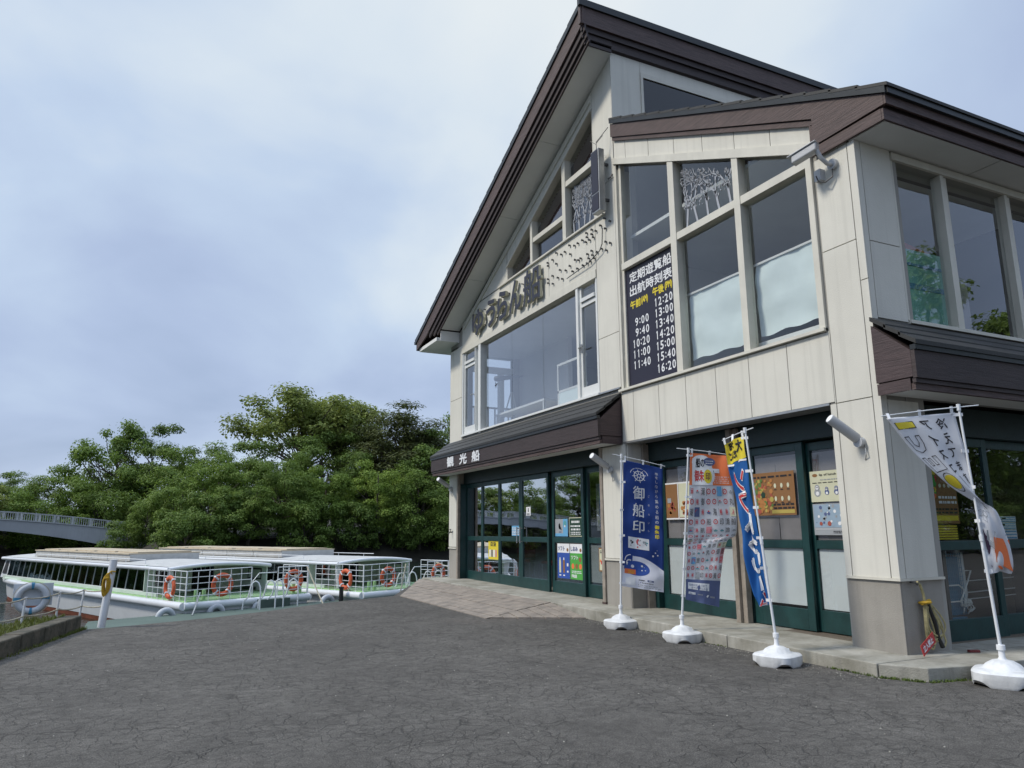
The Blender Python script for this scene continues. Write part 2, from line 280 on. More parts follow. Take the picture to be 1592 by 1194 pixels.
# ---------------------------------------------------------------- mesh helpers
class MB:
    def __init__(s): s.v = []; s.f = []; s.m = []
    def add(s, vs, fs, mi=0):
        b = len(s.v); s.v += [tuple(p) for p in vs]
        for f in fs: s.f.append(tuple(i + b for i in f)); s.m.append(mi)
        return s
    def box(s, x0, x1, y0, y1, z0, z1, mi=0):
        vs = [(x, y, z) for z in (z0, z1) for y in (y0, y1) for x in (x0, x1)]
        return s.add(vs, [(0, 2, 3, 1), (4, 5, 7, 6), (0, 1, 5, 4), (2, 6, 7, 3), (0, 4, 6, 2), (1, 3, 7, 5)], mi)
    def obox(s, c, ux, uy, uz, mi=0):
        c, ux, uy, uz = Vector(c), Vector(ux), Vector(uy), Vector(uz)
        vs = [c + ux * a + uy * b + uz * d for d in (-.5, .5) for b in (-.5, .5) for a in (-.5, .5)]
        return s.add(vs, [(0, 2, 3, 1), (4, 5, 7, 6), (0, 1, 5, 4), (2, 6, 7, 3), (0, 4, 6, 2), (1, 3, 7, 5)], mi)
    def prism(s, pts, ax, a0, a1, mi=0):
        """pts: 2-D polygon in the two axes other than ax (in x,y,z order)"""
        def P(p, a):
            q = list(p); q.insert(ax, a); return q
        n = len(pts); vs = [P(p, a0) for p in pts] + [P(p, a1) for p in pts]
        fs = [tuple(range(n))[::-1], tuple(range(n, 2 * n))] + [(i, (i + 1) % n, n + (i + 1) % n, n + i) for i in range(n)]
        return s.add(vs, fs, mi)
    def tube(s, pts, r, n=8, mi=0, caps=True):
        pts = [Vector(p) for p in pts]; rings = []
        rr = r if isinstance(r, (list, tuple)) else [r] * len(pts)
        prev = None
        for i, p in enumerate(pts):
            d = (pts[min(i + 1, len(pts) - 1)] - pts[max(i - 1, 0)]).normalized()
            if prev is None:
                a = d.orthogonal().normalized()
            else:
                a = (prev - d * prev.dot(d))
                a = a.normalized() if a.length > 1e-6 else d.orthogonal().normalized()
            prev = a; b = d.cross(a)
            rings.append([p + (a * math.cos(2 * PI * k / n) + b * math.sin(2 * PI * k / n)) * rr[i] for k in range(n)])
        vs = [q for ring in rings for q in ring]; fs = []
        for i in range(len(pts) - 1):
            for k in range(n):
                fs.append((i * n + k, i * n + (k + 1) % n, (i + 1) * n + (k + 1) % n, (i + 1) * n + k))
        if caps: fs.append(tuple(range(n))[::-1]); fs.append(tuple(range((len(pts) - 1) * n, len(pts) * n)))
        return s.add(vs, fs, mi)
    def torus(s, c, n1, R_, r, seg=28, sd=10, mi=0, squash=1.0):
        c = Vector(c); nrm = Vector(n1).normalized(); a = nrm.orthogonal().normalized(); b = nrm.cross(a); vs = []; fs = []
        for i in range(seg):
            d = a * math.cos(2 * PI * i / seg) + b * math.sin(2 * PI * i / seg)
            for k in range(sd):
                vs.append(c + d * (R_ + r * math.cos(2 * PI * k / sd)) + nrm * r * squash * math.sin(2 * PI * k / sd))
        for i in range(seg):
            for k in range(sd):
                fs.append((i * sd + k, ((i + 1) % seg) * sd + k, ((i + 1) % seg) * sd + (k + 1) % sd, i * sd + (k + 1) % sd))
        return s.add(vs, fs, mi)
    def lathe(s, c, prof, n=20, mi=0):
        vs = [(c[0] + r * math.cos(2 * PI * k / n), c[1] + r * math.sin(2 * PI * k / n), c[2] + z) for r, z in prof for k in range(n)]
        fs = [(i * n + k, i * n + (k + 1) % n, (i + 1) * n + (k + 1) % n, (i + 1) * n + k) for i in range(len(prof) - 1) for k in range(n)]
        fs.append(tuple(range(n))[::-1]); fs.append(tuple(range((len(prof) - 1) * n, len(prof) * n)))
        return s.add(vs, fs, mi)
def shift_of(par):
    s = Vector((0, 0, 0))
    while par is not None: s += par.location; par = par.parent
    return s
def props(o, label=None, cat=None, group=None, kind=None):
    for k, v in (('label', label), ('category', cat), ('group', group), ('kind', kind)):
        if v: o[k] = v
    return o
def link(mb, name, mat, parent=None, loc=None, local=False, smooth=False, bevel=0, fix=True, **k):
    """one mesh object; vertices are given in world space unless local=True"""
    me = bpy.data.meshes.new(name)
    org = Vector(loc) if loc is not None else Vector((0, 0, 0))
    off = Vector((0, 0, 0)) if local else shift_of(parent) + org
    me.from_pydata([tuple(Vector(v) - off) for v in mb.v], [], mb.f)
    mats = mat if isinstance(mat, (list, tuple)) else [mat]
    for q in mats: me.materials.append(MT[q] if isinstance(q, str) else q)
    if len(mats) > 1: me.polygons.foreach_set('material_index', mb.m)
    if smooth: me.polygons.foreach_set('use_smooth', [True] * len(me.polygons))
    if fix:
        bm = bmesh.new(); bm.from_mesh(me); bmesh.ops.recalc_face_normals(bm, faces=bm.faces); bm.to_mesh(me); bm.free()
    if smooth: me.set_sharp_from_angle(angle=math.radians(40))
    o = bpy.data.objects.new(name, me); COL.objects.link(o)
    if parent is not None: o.parent = parent
    if loc is not None: o.location = loc
    if bevel:
        bv = o.modifiers.new('bevel', 'BEVEL'); bv.width = bevel; bv.segments = 2; bv.limit_method = 'ANGLE'
    return props(o, **k)
def thing(name, label, cat, loc=(0, 0, 0), rz=0, group=None):
    o = bpy.data.objects.new(name, None); COL.objects.link(o); o.empty_display_size = .2
    o.location = loc; o.rotation_euler = (0, 0, rz)
    return props(o, label, cat, group)
def dup(o, loc=None, rz=None, parent=None, label=None, scale=None):
    c = o.copy(); COL.objects.link(c)
    if parent is not None: c.parent = parent
    if loc is not None: c.location = loc
    if rz is not None: c.rotation_euler = (0, 0, rz)
    if scale is not None: c.scale = scale
    if label: c['label'] = label
    for ch in list(o.children): dup(ch, parent=c)
    return c

# ---------------------------------------------------------------- lettering and flat print
_tc = {}
def text_geo(s, bold=0.0):
    k = (s, bold)
    if k in _tc: return _tc[k]
    c = bpy.data.curves.new('lettering', 'FONT'); c.body = s; c.size = 1; c.resolution_u = 2
    o = bpy.data.objects.new('lettering', c); COL.objects.link(o)
    dg = bpy.context.evaluated_depsgraph_get(); m = bpy.data.meshes.new_from_object(o.evaluated_get(dg))
    v = [(p.co.x, p.co.y) for p in m.vertices]; f = [tuple(p.vertices) for p in m.polygons]
    bpy.data.objects.remove(o); bpy.data.curves.remove(c); bpy.data.meshes.remove(m)
    if not v: v = [(0, 0), (.01, 0), (0, .01)]; f = [(0, 1, 2)]
    x0 = min(p[0] for p in v); x1 = max(p[0] for p in v); y0 = min(p[1] for p in v); y1 = max(p[1] for p in v)
    _tc[k] = (v, f, x0, x1, y0, y1); return _tc[k]
class Print:
    """flat print on a surface fn(u, v) -> (point, normal); u, v in metres from the lower left"""
    def __init__(s, fn, both=False): s.fn = fn; s.mb = MB(); s.mats = []; s.both = both
    def mi(s, m):
        if m not in s.mats: s.mats.append(m)
        return s.mats.index(m)
    def put(s, uv, fs, m, layer):
        for sg in ((1, -1) if s.both else (1,)):
            vs = []
            for u, v in uv:
                p, n = s.fn(u, v); vs.append(p + n * (sg * (.0016 * layer + (.002 if s.both else 0))))
            s.mb.add(vs, fs, s.mi(m))
    def rect(s, u0, v0, u1, v1, m, layer=1, nu=1, nv=1):
        uv = [(u0 + (u1 - u0) * i / nu, v0 + (v1 - v0) * j / nv) for j in range(nv + 1) for i in range(nu + 1)]
        s.put(uv, [(j * (nu + 1) + i, j * (nu + 1) + i + 1, (j + 1) * (nu + 1) + i + 1, (j + 1) * (nu + 1) + i) for j in range(nv) for i in range(nu)], m, layer)
    def poly(s, uv, m, layer=1): s.put(uv, [tuple(range(len(uv)))], m, layer)
    def disc(s, u, v, r, m, layer=1, n=14, ry=None):
        ry = ry or r
        if r < .05: s.poly([(u + r * math.cos(2 * PI * i / n), v + ry * math.sin(2 * PI * i / n)) for i in range(n)], m, layer); return
        k = 7; uv = [(u + r * (j + .01) / k * math.cos(2 * PI * i / n), v + ry * (j + .01) / k * math.sin(2 * PI * i / n)) for j in range(k + 1) for i in range(n)]
        s.put(uv, [(j * n + i, j * n + (i + 1) % n, (j + 1) * n + (i + 1) % n, (j + 1) * n + i) for j in range(k) for i in range(n)], m, layer)
    def ring(s, u, v, r, w, m, layer=1, n=24, a0=0, a1=2 * PI):
        uv = []; 
        for i in range(n + 1):
            a = a0 + (a1 - a0) * i / n
            uv += [(u + r * math.cos(a), v + r * math.sin(a)), (u + (r + w) * math.cos(a), v + (r + w) * math.sin(a))]
        s.put(uv, [(2 * i, 2 * i + 1, 2 * i + 3, 2 * i + 2) for i in range(n)], m, layer)
    def stroke(s, pts, w, m, layer=1):
        for a, b in zip(pts, pts[1:]):
            d = Vector((b[0] - a[0], b[1] - a[1]));
            if d.length < 1e-6: continue
            q = Vector((-d.y, d.x)).normalized() * w / 2; e_ = d.normalized() * w * .3
            A = Vector(a) - e_; B = Vector(b) + e_
            s.poly([(A.x - q.x, A.y - q.y), (B.x - q.x, B.y - q.y), (B.x + q.x, B.y + q.y), (A.x + q.x, A.y + q.y)], m, layer)
    def text(s, t, u, v, w=None, h=None, m='ink_k', layer=2, bold=0, rot=0):
        """fits the string into a box of width w and height h with its lower left at (u, v)"""
        vv, ff, x0, x1, y0, y1 = text_geo(t)
        sx = (w / (x1 - x0)) if w else None; sy = (h / (y1 - y0)) if h else None
        if sx is None: sx = sy
        if sy is None: sy = sx
        offs = [(0, 0)] if not bold else [(bold * math.cos(a), bold * math.sin(a)) for a in (0, PI / 2, PI, 3 * PI / 2)]
        for k, (ox, oy) in enumerate(offs):
            uv = []
            for x, y in vv:
                X, Y = (x - x0) * sx + ox, (y - y0) * sy + oy
                if rot == 90: X, Y = Y, (h * 0) - X
                uv.append((u + X, v + Y))
            s.put(uv, ff, m, layer + k * .12)
    def vtext(s, t, u, v, size, m='ink_k', layer=2, pitch=None, bold=0):
        """characters one under the other, the first with its top at v"""
        pitch = pitch or size * 1.1
        for i, ch in enumerate(t):
            if ch == ' ': continue
            if ch == 'ー': s.rect(u + size * .42, v - i * pitch - size, u + size * .55, v - i * pitch, m, layer); continue
            vv, ff, x0, x1, y0, y1 = text_geo(ch)
            sc = size / .95; offs = [(0, 0)] if not bold else [(bold, 0), (-bold, 0), (0, bold), (0, -bold)]
            for k, (ox, oy) in enumerate(offs):
                s.put([(u + ox + size / 2 + (x - (x0 + x1) / 2) * sc, v + oy - i * pitch - size / 2 + (y - (y0 + y1) / 2) * sc) for x, y in vv], ff, m, layer + k * .12)
    def done(s, name, parent):
        return link(s.mb, name, s.mats, parent, fix=False)
def plane_x(x, y0, z0):      # faces -X; u runs toward -Y (left to right for the viewer)
    return lambda u, v: (Vector((x, y0 - u, z0 + v)), Vector((-1, 0, 0)))
def plane_y(y, x0, z0):      # faces -Y; u runs toward +X
    return lambda u, v: (Vector((x0 + u, y, z0 + v)), Vector((0, -1, 0)))

# ================================================================ setting
G = .045                                    # asphalt level beside the building
WZ = -1.72                                  # water level
mb = MB(); mb.add([(-900, -900, WZ), (900, -900, WZ), (900, 900, WZ), (-900, 900, WZ)], [(0, 1, 2, 3)])
link(mb, 'lake_water', 'water', fix=False, kind='structure')
# paved quay: one thick slab with a vertical face down to the water
edge = [(-.51, 11.10), (-.14, 11.24), (.78, 11.63), (1.66, 12.17), (2.22, 12.62), (2.86, 13.14), (4.14, 13.75), (5.2, 16.1), (6.0, 16.35), (18, 16.9), (70, 18), (70, -70), (-60, -70), (-40, -24), (-9, -9), (-3.9, .6), (-2.15, 8.9), (-1.55, 11.0)]
mb = MB(); mb.prism(edge, 2, -3.0, G)
link(mb, 'asphalt_ground', 'asphalt', kind='structure')
# bed / surrounding terrain
mb = MB(); mb.add([(-900, -900, -6), (900, -900, -6), (900, 900, -6), (-900, 900, -6)], [(0, 1, 2, 3)])
link(mb, 'lake_bed', 'soil', fix=False, kind='structure')
def bankz(x, y):
    t = (y - 66 - 24 * max(0, min(1, (-x - .5) / 4)) - 3 * math.sin(x * .07) * (x > 0) - 2 * math.sin(x * .19 + 1)) / 8
    t = max(0, min(1, t)); h = -2.4 + 3.4 * (t * t * (3 - 2 * t)) + min(3.5, max(0, y - 90) * .05)
    return h + noise.noise(Vector((x * .15, y * .15, 0))) * .35
mb = MB(); nx, ny = 90, 26; vs = []
for j in range(ny):
    y = 60 + 12 * (j / 10) if j < 10 else 72 + (j - 9) ** 2 * 2.6
    for i in range(nx): x = -170 + 380 * i / (nx - 1); vs.append((x, y, bankz(x, y)))
mb.add(vs, [(j * nx + i, j * nx + i + 1, (j + 1) * nx + i + 1, (j + 1) * nx + i) for j in range(ny - 1) for i in range(nx - 1)])
link(mb, 'far_bank', 'soil', smooth=True, fix=False, kind='structure')
mb = MB(); mb.prism([(-200, -70), (-60, -70), (-40, -24), (-90, -10), (-200, 0)], 2, -3, .3); mb.prism([(-200, -300), (300, -300), (300, -70), (-200, -70)], 2, -3, .3)
mb.prism([(70, -70), (300, -70), (300, 30), (70, 18)], 2, -3, .3)
link(mb, 'near_shore', 'soil', kind='structure')

# floating dock behind the quay edge
DZ = -1.03
mb = MB(); mb.prism([(-1.35, 14.5), (-1.35, 22.75), (11.0, 27.7), (11.0, 17.5), (3.0, 15.2)], 2, DZ - .45, DZ)
link(mb, 'floating_dock', 'dock', kind='structure')

# step along the building, chamfered at the corner, its joints cut as separate slabs
def zs(y): return .15 + .006 * max(0, min(12, y - 4.55))
stp = [(5.44, y) for y in (4.42, 6.2, 8.05, 9.9, 11.75, 13.6, 15.95)]
base = thing('concrete_step', 'long low concrete step running along the foot of the building', 'step', (5.44, 4.4, 0))
for i in range(len(stp) - 1):
    y0, y1 = stp[i][1] + .005, stp[i + 1][1] - .005
    mb = MB(); v = [(5.44, y0), (6.9, y0), (6.9, y1), (5.44, y1)]
    mb.add([(x, y, -.2) for x, y in v] + [(x, y, zs(y)) for x, y in v], [(3, 2, 1, 0), (4, 5, 6, 7), (0, 1, 5, 4), (1, 2, 6, 5), (2, 3, 7, 6), (3, 0, 4, 7)])
    link(mb, 'step_slab', 'step', base, bevel=.008)
mb = MB(); mb.prism([(5.44, 4.41), (5.62, 4.10), (6.15, 3.99), (8.2, 3.95), (8.2, 4.41)], 2, -.2, .15); link(mb, 'step_slab', 'step', base, bevel=.008)
mb = MB(); mb.prism([(8.21, 3.95), (10.6, 3.95), (10.6, 4.8), (8.21, 4.8)], 2, -.2, .15); link(mb, 'step_slab', 'step', base, bevel=.008)
mb = MB(); mb.prism([(6.91, 4.415), (8.2, 4.415), (8.2, 4.9), (6.91, 4.9)], 2, -.2, .15); link(mb, 'step_slab', 'step', base)
mb = MB(); mb.prism([(10.61, 3.95), (14, 3.95), (14, 4.8), (10.61, 4.8)], 2, -.2, .15); link(mb, 'step_slab', 'step', base)

# wooden ramp: boards run along the building, each row a little higher
ramp = thing('wooden_ramp', 'weathered grey board ramp sloping up to the glazed doors', 'ramp', (4.8, 12, 0))
rows = 9; xa, xb = 4.22, 5.42
for i in range(rows):
    x0 = xa + (xb - xa) * i / rows + .006; x1 = xa + (xb - xa) * (i + 1) / rows - .006
    def zt(x): return G + .012 + (.19 - G - .012) * (x - xa) / (xb - xa)
    def y_lo(x): return 9.62 + (x - xa) * .28
    def y_hi(x): return 13.6 + (x - xa) * 2.05
    cuts = [0, R.uniform(.35, .6), 1]
    for k in range(2):
        ya0 = y_lo(x0) + (y_hi(x0) - y_lo(x0)) * cuts[k] + (.003 if k else 0); ya1 = y_lo(x0) + (y_hi(x0) - y_lo(x0)) * cuts[k + 1] - .003
        yb0 = ya0 + (y_lo(x1) - y_lo(x0)) * (1 - cuts[k]); yb1 = ya1 + (y_hi(x1) - y_hi(x0)) * cuts[k + 1]
        j = R.uniform(-.003, .005)
        mb = MB(); q = [(x0, ya0), (x1, yb0), (x1, yb1), (x0, ya1)]
        mb.add([(x, y, zt(x) - .035 + j) for x, y in q] + [(x, y, zt(x) + j) for x, y in q], [(3, 2, 1, 0), (4, 5, 6, 7), (0, 1, 5, 4), (1, 2, 6, 5), (2, 3, 7, 6), (3, 0, 4, 7)])
        link(mb, 'board', 'timber', ramp)
# triangular side flap of the ramp, boards fanning to the asphalt
A, B_, C_ = Vector((4.27, 9.60, G + .02)), Vector((5.40, 9.90, .185)), Vector((5.42, 8.95, G + .02))
n = 7
for i in range(n):
    t0, t1 = i / n + .008, (i + 1) / n - .008
    p0, p1 = A.lerp(C_, t0), A.lerp(C_, t1); q0, q1 = A.lerp(B_, t0), A.lerp(B_, t1)
    q0 = A.lerp(B_, min(1, t0 * 1.0)); q1 = A.lerp(B_, min(1, t1 * 1.0)); dz = Vector((0, 0, R.uniform(0, .006)))
    mb = MB(); top = [p0 + dz, p1 + dz, q1 + dz, q0 + dz]; mb.add([v - Vector((0, 0, .03)) for v in top] + top, [(3, 2, 1, 0), (4, 5, 6, 7), (0, 1, 5, 4), (1, 2, 6, 5), (2, 3, 7, 6), (3, 0, 4, 7)])
    link(mb, 'board', 'timber', ramp)
mb = MB(); mb.add([(4.3, 9.66, G), (5.44, 9.95, G), (5.44, 15.8, G), (4.3, 13.5, G), (5.44, 9.95, .13), (5.44, 15.8, .13)], [(0, 1, 4), (0, 4, 5, 3), (2, 3, 5), (0, 3, 2, 1)])
link(mb, 'joist', 'brown2', ramp)

# ================================================================ the building
BL = thing('boathouse_building', 'cream two storey building with dark split gable roof and green glazed doors', 'building', (6, 4.55, 0))
X0, Y0 = 6.0, 4.55
ZS = lambda y: 8.71 - .4545 * (y - 8.73)                      # soffit line of the tall roof
BT = lambda y: 5.307 + .4413 * (y - 5.131)                    # upper and lower edge of the sloping beam over the bay
BB = lambda y: 5.181 + .448 * (y - 5.135)
FT = lambda y: 5.392 + .470 * (y - 4.15)                      # top and bottom of the right roof's sloping board
FB = lambda y: 5.421 + .470 * (y - 4.976)
wallo = MB()
def bk(y0, y1, z0, z1, d=.2): wallo.box(6.014, 6.014 + d, y0, y1, z0, z1)
bk(4.566, 5.13, .1, 5.05, .35); wallo.prism([(4.6, 5.05), (5.13, 5.05), (5.13, 5.45), (4.95, 5.4)], 0, 6.02, 6.2)
bk(5.13, 8.72, 2.47, 3.22); bk(8.72, 9.34, .1, 7.1, .36); bk(8.766, 9.34, 7.1, 8.0, .2); wallo.prism([(8.76, 8.0), (9.34, 8.0), (9.34, 8.38), (8.76, 8.66)], 0, 6.014, 6.2)
wallo.prism([(5.13, BB(5.13) + .02), (8.75, BB(8.75) + .02), (8.75, 7.3), (5.13, 5.56)], 0, 6.014, 6.2)
bk(15.3, 15.76, .1, 5.4, .36); bk(15.02, 15.3, 3.25, 5.3); bk(9.34, 15.3, 2.5, 3.26); bk(9.34, 15.02, 5.17, 6.1)
wallo.prism([(12.62, 6.1), (15.02, 6.1), (12.62, ZS(12.62) - .02)][:0] + [(12.64, 6.1), (14.4, 6.1), (12.64, ZS(12.64) - .02)], 0, 6.014, 6.2)
wallo.prism([(9.34, 8.08), (12.62, 6.42), (12.62, ZS(12.62) - .02), (9.34, ZS(9.34) - .02)], 0, 6.014, 6.2)
wallo.prism([(15.02, 5.3), (15.76, 5.3), (15.76, 5.5), (14.4, 6.1), (15.02, 6.1)][:3] + [(15.02, 5.78)], 0, 6.014, 6.2)
# V side, end and back walls
def bv(x0, x1, z0, z1): wallo.box(x0, x1, 4.564, 4.764, z0, z1)
bv(6.37, 6.62, .1, 5.05); bv(6.62, 14, 2.5, 3.22); bv(6.62, 14, 4.95, 5.06)
wallo.box(13.8, 14, 4.77, 15.6, .1, 6.5)
wallo.box(6.37, 13.8, 15.56, 15.76, .1, 3.5); wallo.box(7.56, 13.8, 15.56, 15.76, 3.5, 5.5); wallo.box(6.37, 7.56, 15.56, 15.76, 5.30, 5.5)
wallo.box(6.37, 13.8, 8.764, 8.95, 7.2, 8.9)                     # clerestory wall core (behind its panels)
wall = link(wallo, 'wall', 'wallback', BL)

def px_(pts, name='wall_panel', mat='wall', x=6.0, t=.016):       # panel on the long front, (y, z) outline
    mb = MB(); mb.prism(pts, 0, x, x + t); return link(mb, name, mat, wall)
def rx(y0, y1, z0, z1, **k): return px_([(y0, z0), (y1, z0), (y1, z1), (y0, z1)], **k)
def py_(pts, name='wall_panel', mat='wall', y=4.55, t=.016):
    mb = MB(); mb.prism(pts, 1, y, y + t); return link(mb, name, mat, wall)
def ry_(x0, x1, z0, z1, **k): return py_([(x0, z0), (x1, z0), (x1, z1), (x0, z1)], **k)
g = .005
# corner pillar, front
rx(4.55, 4.635 - g, .80, 3.60 - g); rx(4.55, 4.635 - g, 3.60 + g, 5.05)
rx(4.635 + g, 5.045 - g, .80, 2.455 - g); rx(5.045 + g, 5.12, .80, 2.455 - g); rx(4.635 + g, 5.045 - g, 2.455 + g, 4.03 - g); rx(4.635 + g, 5.045 - g, 4.03 + g, 5.05)
rx(5.045 + g, 5.06, 2.455 + g, 3.2)
rx(4.565, 5.115, .10, .775, mat='concrete', x=6.012); rx(4.54, 5.12, .776, .799, name='belt_trim', mat='trim', x=5.99, t=.03)
# pillar, shaded side
ry_(6.018, 6.085 - g, .80, 5.05); ry_(6.085 + g, 6.52, .80, 2.42); ry_(6.085 + g, 6.52, 3.22, 4.0 - g); ry_(6.085 + g, 6.52, 4.0 + g, 5.05)
ry_(6.028, 6.57, .10, .775, mat='concrete', y=4.562); ry_(6.0205, 6.60, .776, .799, name='belt_trim', mat='trim', y=4.538, t=.03)
# spandrel under the bay
js = [8.765, 8.477, 7.888, 7.324, 6.757, 6.198, 5.623, 5.06]
for a, b in zip(js, js[1:]): rx(b + g, a - g, 2.475, 3.19)
mb = MB(); mb.box(5.985, 6.25, 5.125, 8.72, 2.445, 2.470); link(mb, 'flashing', 'metal', wall)
# strip of panels between bay beam and roof board
jt = [8.74, 8.436, 7.869, 7.304, 6.742, 6.176, 5.614, 4.985]
for a, b in zip(jt, jt[1:]): px_([(b + g, BT(b + g)), (a - g, BT(a - g)), (a - g, FB(a - g) + .02), (b + g, FB(b + g) + .02)])
px_([(4.64, 5.055), (4.975, 5.055), (4.975, 5.22), (4.64, 5.1)])
# middle column
rx(8.765 + .005, 9.33, 3.29, 4.13 - g); rx(8.765 + g, 9.33, 4.13 + g, 6.60 - g)
px_([(8.76, 6.60 + g), (9.33, 6.60 + g), (9.33, ZS(9.33) - .015), (8.76, ZS(8.76) - .015)])
rx(8.725, 9.33, .835, 2.44); rx(8.735, 9.325, .10, .80, mat='concrete', x=6.012); rx(8.715, 9.335, .802, .828, name='belt_trim', mat='trim', x=5.99, t=.03)
mb = MB(); mb.box(6.02, 6.37, 8.700, 8.716, .8, 2.46); link(mb, 'wall_panel', 'wall', wall)
mb = MB(); mb.box(6.02, 6.37, 8.703, 8.714, .10, .795); link(mb, 'wall_panel', 'concrete', wall)
# left corner column and wall beside the window
rx(15.31, 15.76, .885, 2.45); rx(15.32, 15.75, .10, .84, mat='concrete', x=6.012); rx(15.30, 15.77, .842, .868, name='belt_trim', mat='trim', x=5.99, t=.03)
rx(15.04, 15.76, 3.20, 4.17 - g); rx(15.04, 15.76, 4.17 + g, 5.35)
mb = MB(); mb.box(6.02, 13.9, 15.761, 15.78, .1, 3.45); mb.box(7.6, 13.9, 15.761, 15.78, 3.46, 5.5); link(mb, 'wall_panel', 'wall', wall)
# band that carries the letters, ledge, and the wall round the gable windows
jb = [9.34, 10.9, 12.5, 14.0]
for a, b in zip(jb, jb[1:]):
    if b < 14: rx(a + g, b - g, 5.29, 6.085)
px_([(12.5 + g, 5.29), (15.03, 5.29), (15.03, ZS(15.03) - .015), (14.42, ZS(14.42) - .015), (12.97, 6.085 + .66), (12.97, 6.085), (12.5 + g, 6.085)][:0] + [(12.5 + g, 5.29), (15.03, 5.29), (15.03, ZS(15.03) - .015), (14.35, 6.085), (12.5 + g, 6.085)])
px_([(12.66, 6.12), (14.30, 6.12), (12.66, ZS(12.66) - .03)])
px_([(9.34, 8.10), (12.62, 6.44), (12.62, ZS(12.62) - .03), (9.34, ZS(9.34) - .03)])
mb = MB(); mb.box(5.955, 6.05, 9.05, 13.0, 6.090, 6.118); link(mb, 'ledge', 'trim', wall)
mb = MB(); mb.prism([(9.36, 8.05), (12.63, 6.395), (12.63, 6.45), (9.36, 8.105)], 0, 5.97, 6.1); link(mb, 'gable_window_head', 'trim', wall)
mb = MB(); mb.prism([(9.36, 8.20), (14.9, 5.70), (14.9, 5.80), (9.36, 8.33)], 0, 5.975, 6.0); link(mb, 'rake_moulding', 'wall', wall)
mb = MB(); mb.box(5.985, 6.12, 9.345, 15.03, 5.155, 5.285); link(mb, 'window_head', 'trim', wall)
# ledge at floor level
mb = MB(); mb.box(5.975, 6.03, 8.78, 9.36, 3.262, 3.285); mb.box(5.975, 6.03, 15.04, 15.76, 3.19, 3.20); link(mb, 'flashing', 'metal', wall)
# gable stud marks: short pegs left on the band where letters were taken down
pegs = [(300, 270), (1320, 272), (1285, 255), (1258, 302), (1290, 322), (1200, 330), (1227, 338), (1165, 352), (1200, 360), (1168, 380), (1210, 380), (1138, 400), (1185, 398), (1160, 412), (1052, 434), (1108, 420), (1085, 436), (965, 484), (1022, 477), (998, 494), (1058, 492), (940, 530), (908, 550), (910, 570), (965, 556), (1090, 530), (1112, 532), (1127, 520), (1055, 570), (990, 597), (1028, 600), (1073, 606), (1105, 588), (1142, 566), (1170, 553), (1190, 540), (1215, 518), (1180, 520), (1172, 492), (1205, 498), (1200, 470), (1235, 478), (1265, 456), (1297, 466), (1293, 410), (1323, 418), (940, 636), (975, 648), (1005, 656), (910, 658), (912, 684), (942, 688)]
PEG = None
for (a, b) in pegs[1:]:
    # zoomed coordinates -> band plane
    u = a / 1535 * 360 + 640; v = b / 1194 * 280 + 280
    d = _f + _r * ((u - 796) / 1137.586) - _u * ((v - 597) / 1137.586); t = 6.0 / d.x
    y_, z_ = d.y * t, 1.25 + d.z * t
    if PEG is None:
        mb = MB(); mb.tube([(0, 0, 0), (-.035, 0, 0)], .014, 8); mb.tube([(-.025, 0, 0), (-.035, 0, 0)], .020, 8)
        PEG = link(mb, 'mounting_peg', 'metald', wall, local=True); PEG.location = Vector((6.0, y_, z_)) - BL.location
    else:
        dup(PEG, loc=Vector((6.0, y_, z_)) - BL.location, parent=wall)
mb = MB(); mb.tube([(5.95, 9.05, 5.86), (5.94, 9.06, 5.6), (5.95, 9.15, 5.52), (5.95, 9.5, 5.43), (5.96, 10.2, 5.40)], .008, 6); link(mb, 'cable', 'metald', wall)

# ---- windows
def window(label=None): 
    return None
def frame_obj(mb, name='window', mat='trim', **k): return link(mb, name, mat, BL, bevel=.003, **k)
# upper left wide window with two narrow doors
mb = MB()
mb.box(6.0, 6.13, 14.965, 15.02, 3.28, 5.155); mb.box(6.0, 6.13, 14.275, 14.30, 3.28, 5.155)
mb.box(5.99, 6.14, 13.96, 14.08, 3.24, 5.155); mb.box(6.06, 6.13, 14.08, 14.275, 3.24, 5.155)
mb.box(5.97, 6.14, 9.34, 15.02, 3.262, 3.30); mb.box(5.995, 6.13, 9.925, 9.995, 3.30, 5.155); mb.box(6.0, 6.13, 9.345, 9.38, 3.30, 5.155)
wn = frame_obj(mb, mat='white')
for y0, y1 in ((9.995, 11.30), (11.31, 12.60), (12.61, 13.96)):
    m2 = MB(); m2.box(6.085, 6.095, y0, y1, 3.30, 5.155); link(m2, 'pane', 'glassw', wn)
def bdoor(y0, y1, hy):
    m = MB(); w_ = .06
    m.box(6.03, 6.09, y0, y0 + w_, 3.31, 5.15); m.box(6.03, 6.09, y1 - w_, y1, 3.31, 5.15)
    m.box(6.03, 6.09, y0 + w_, y1 - w_, 3.31, 3.47); m.box(6.03, 6.09, y0 + w_, y1 - w_, 4.80, 4.87); m.box(6.0, 6.10, y0 + w_, y1 - w_, 4.88, 4.94)
    d = link(m, 'balcony_door', 'white', BL)
    m = MB(); m.box(6.055, 6.065, y0 + w_, y1 - w_, 3.47, 4.80); link(m, 'pane', 'glass', d)
    m = MB(); m.box(6.055, 6.065, y0 + w_, y1 - w_, 4.94, 5.15); link(m, 'pane', 'glass', d)
    m = MB(); m.tube([(6.03, hy, 4.12), (5.97, hy, 4.12), (5.97, hy - .12 * (1 if hy > y0 + .3 else -1), 4.12)], .012, 6); m.box(6.02, 6.03, hy - .02, hy + .02, 4.05, 4.19); link(m, 'door_handle', 'metal', d)
bdoor(14.30, 14.965, 14.34); bdoor(9.38, 9.925, 9.89)
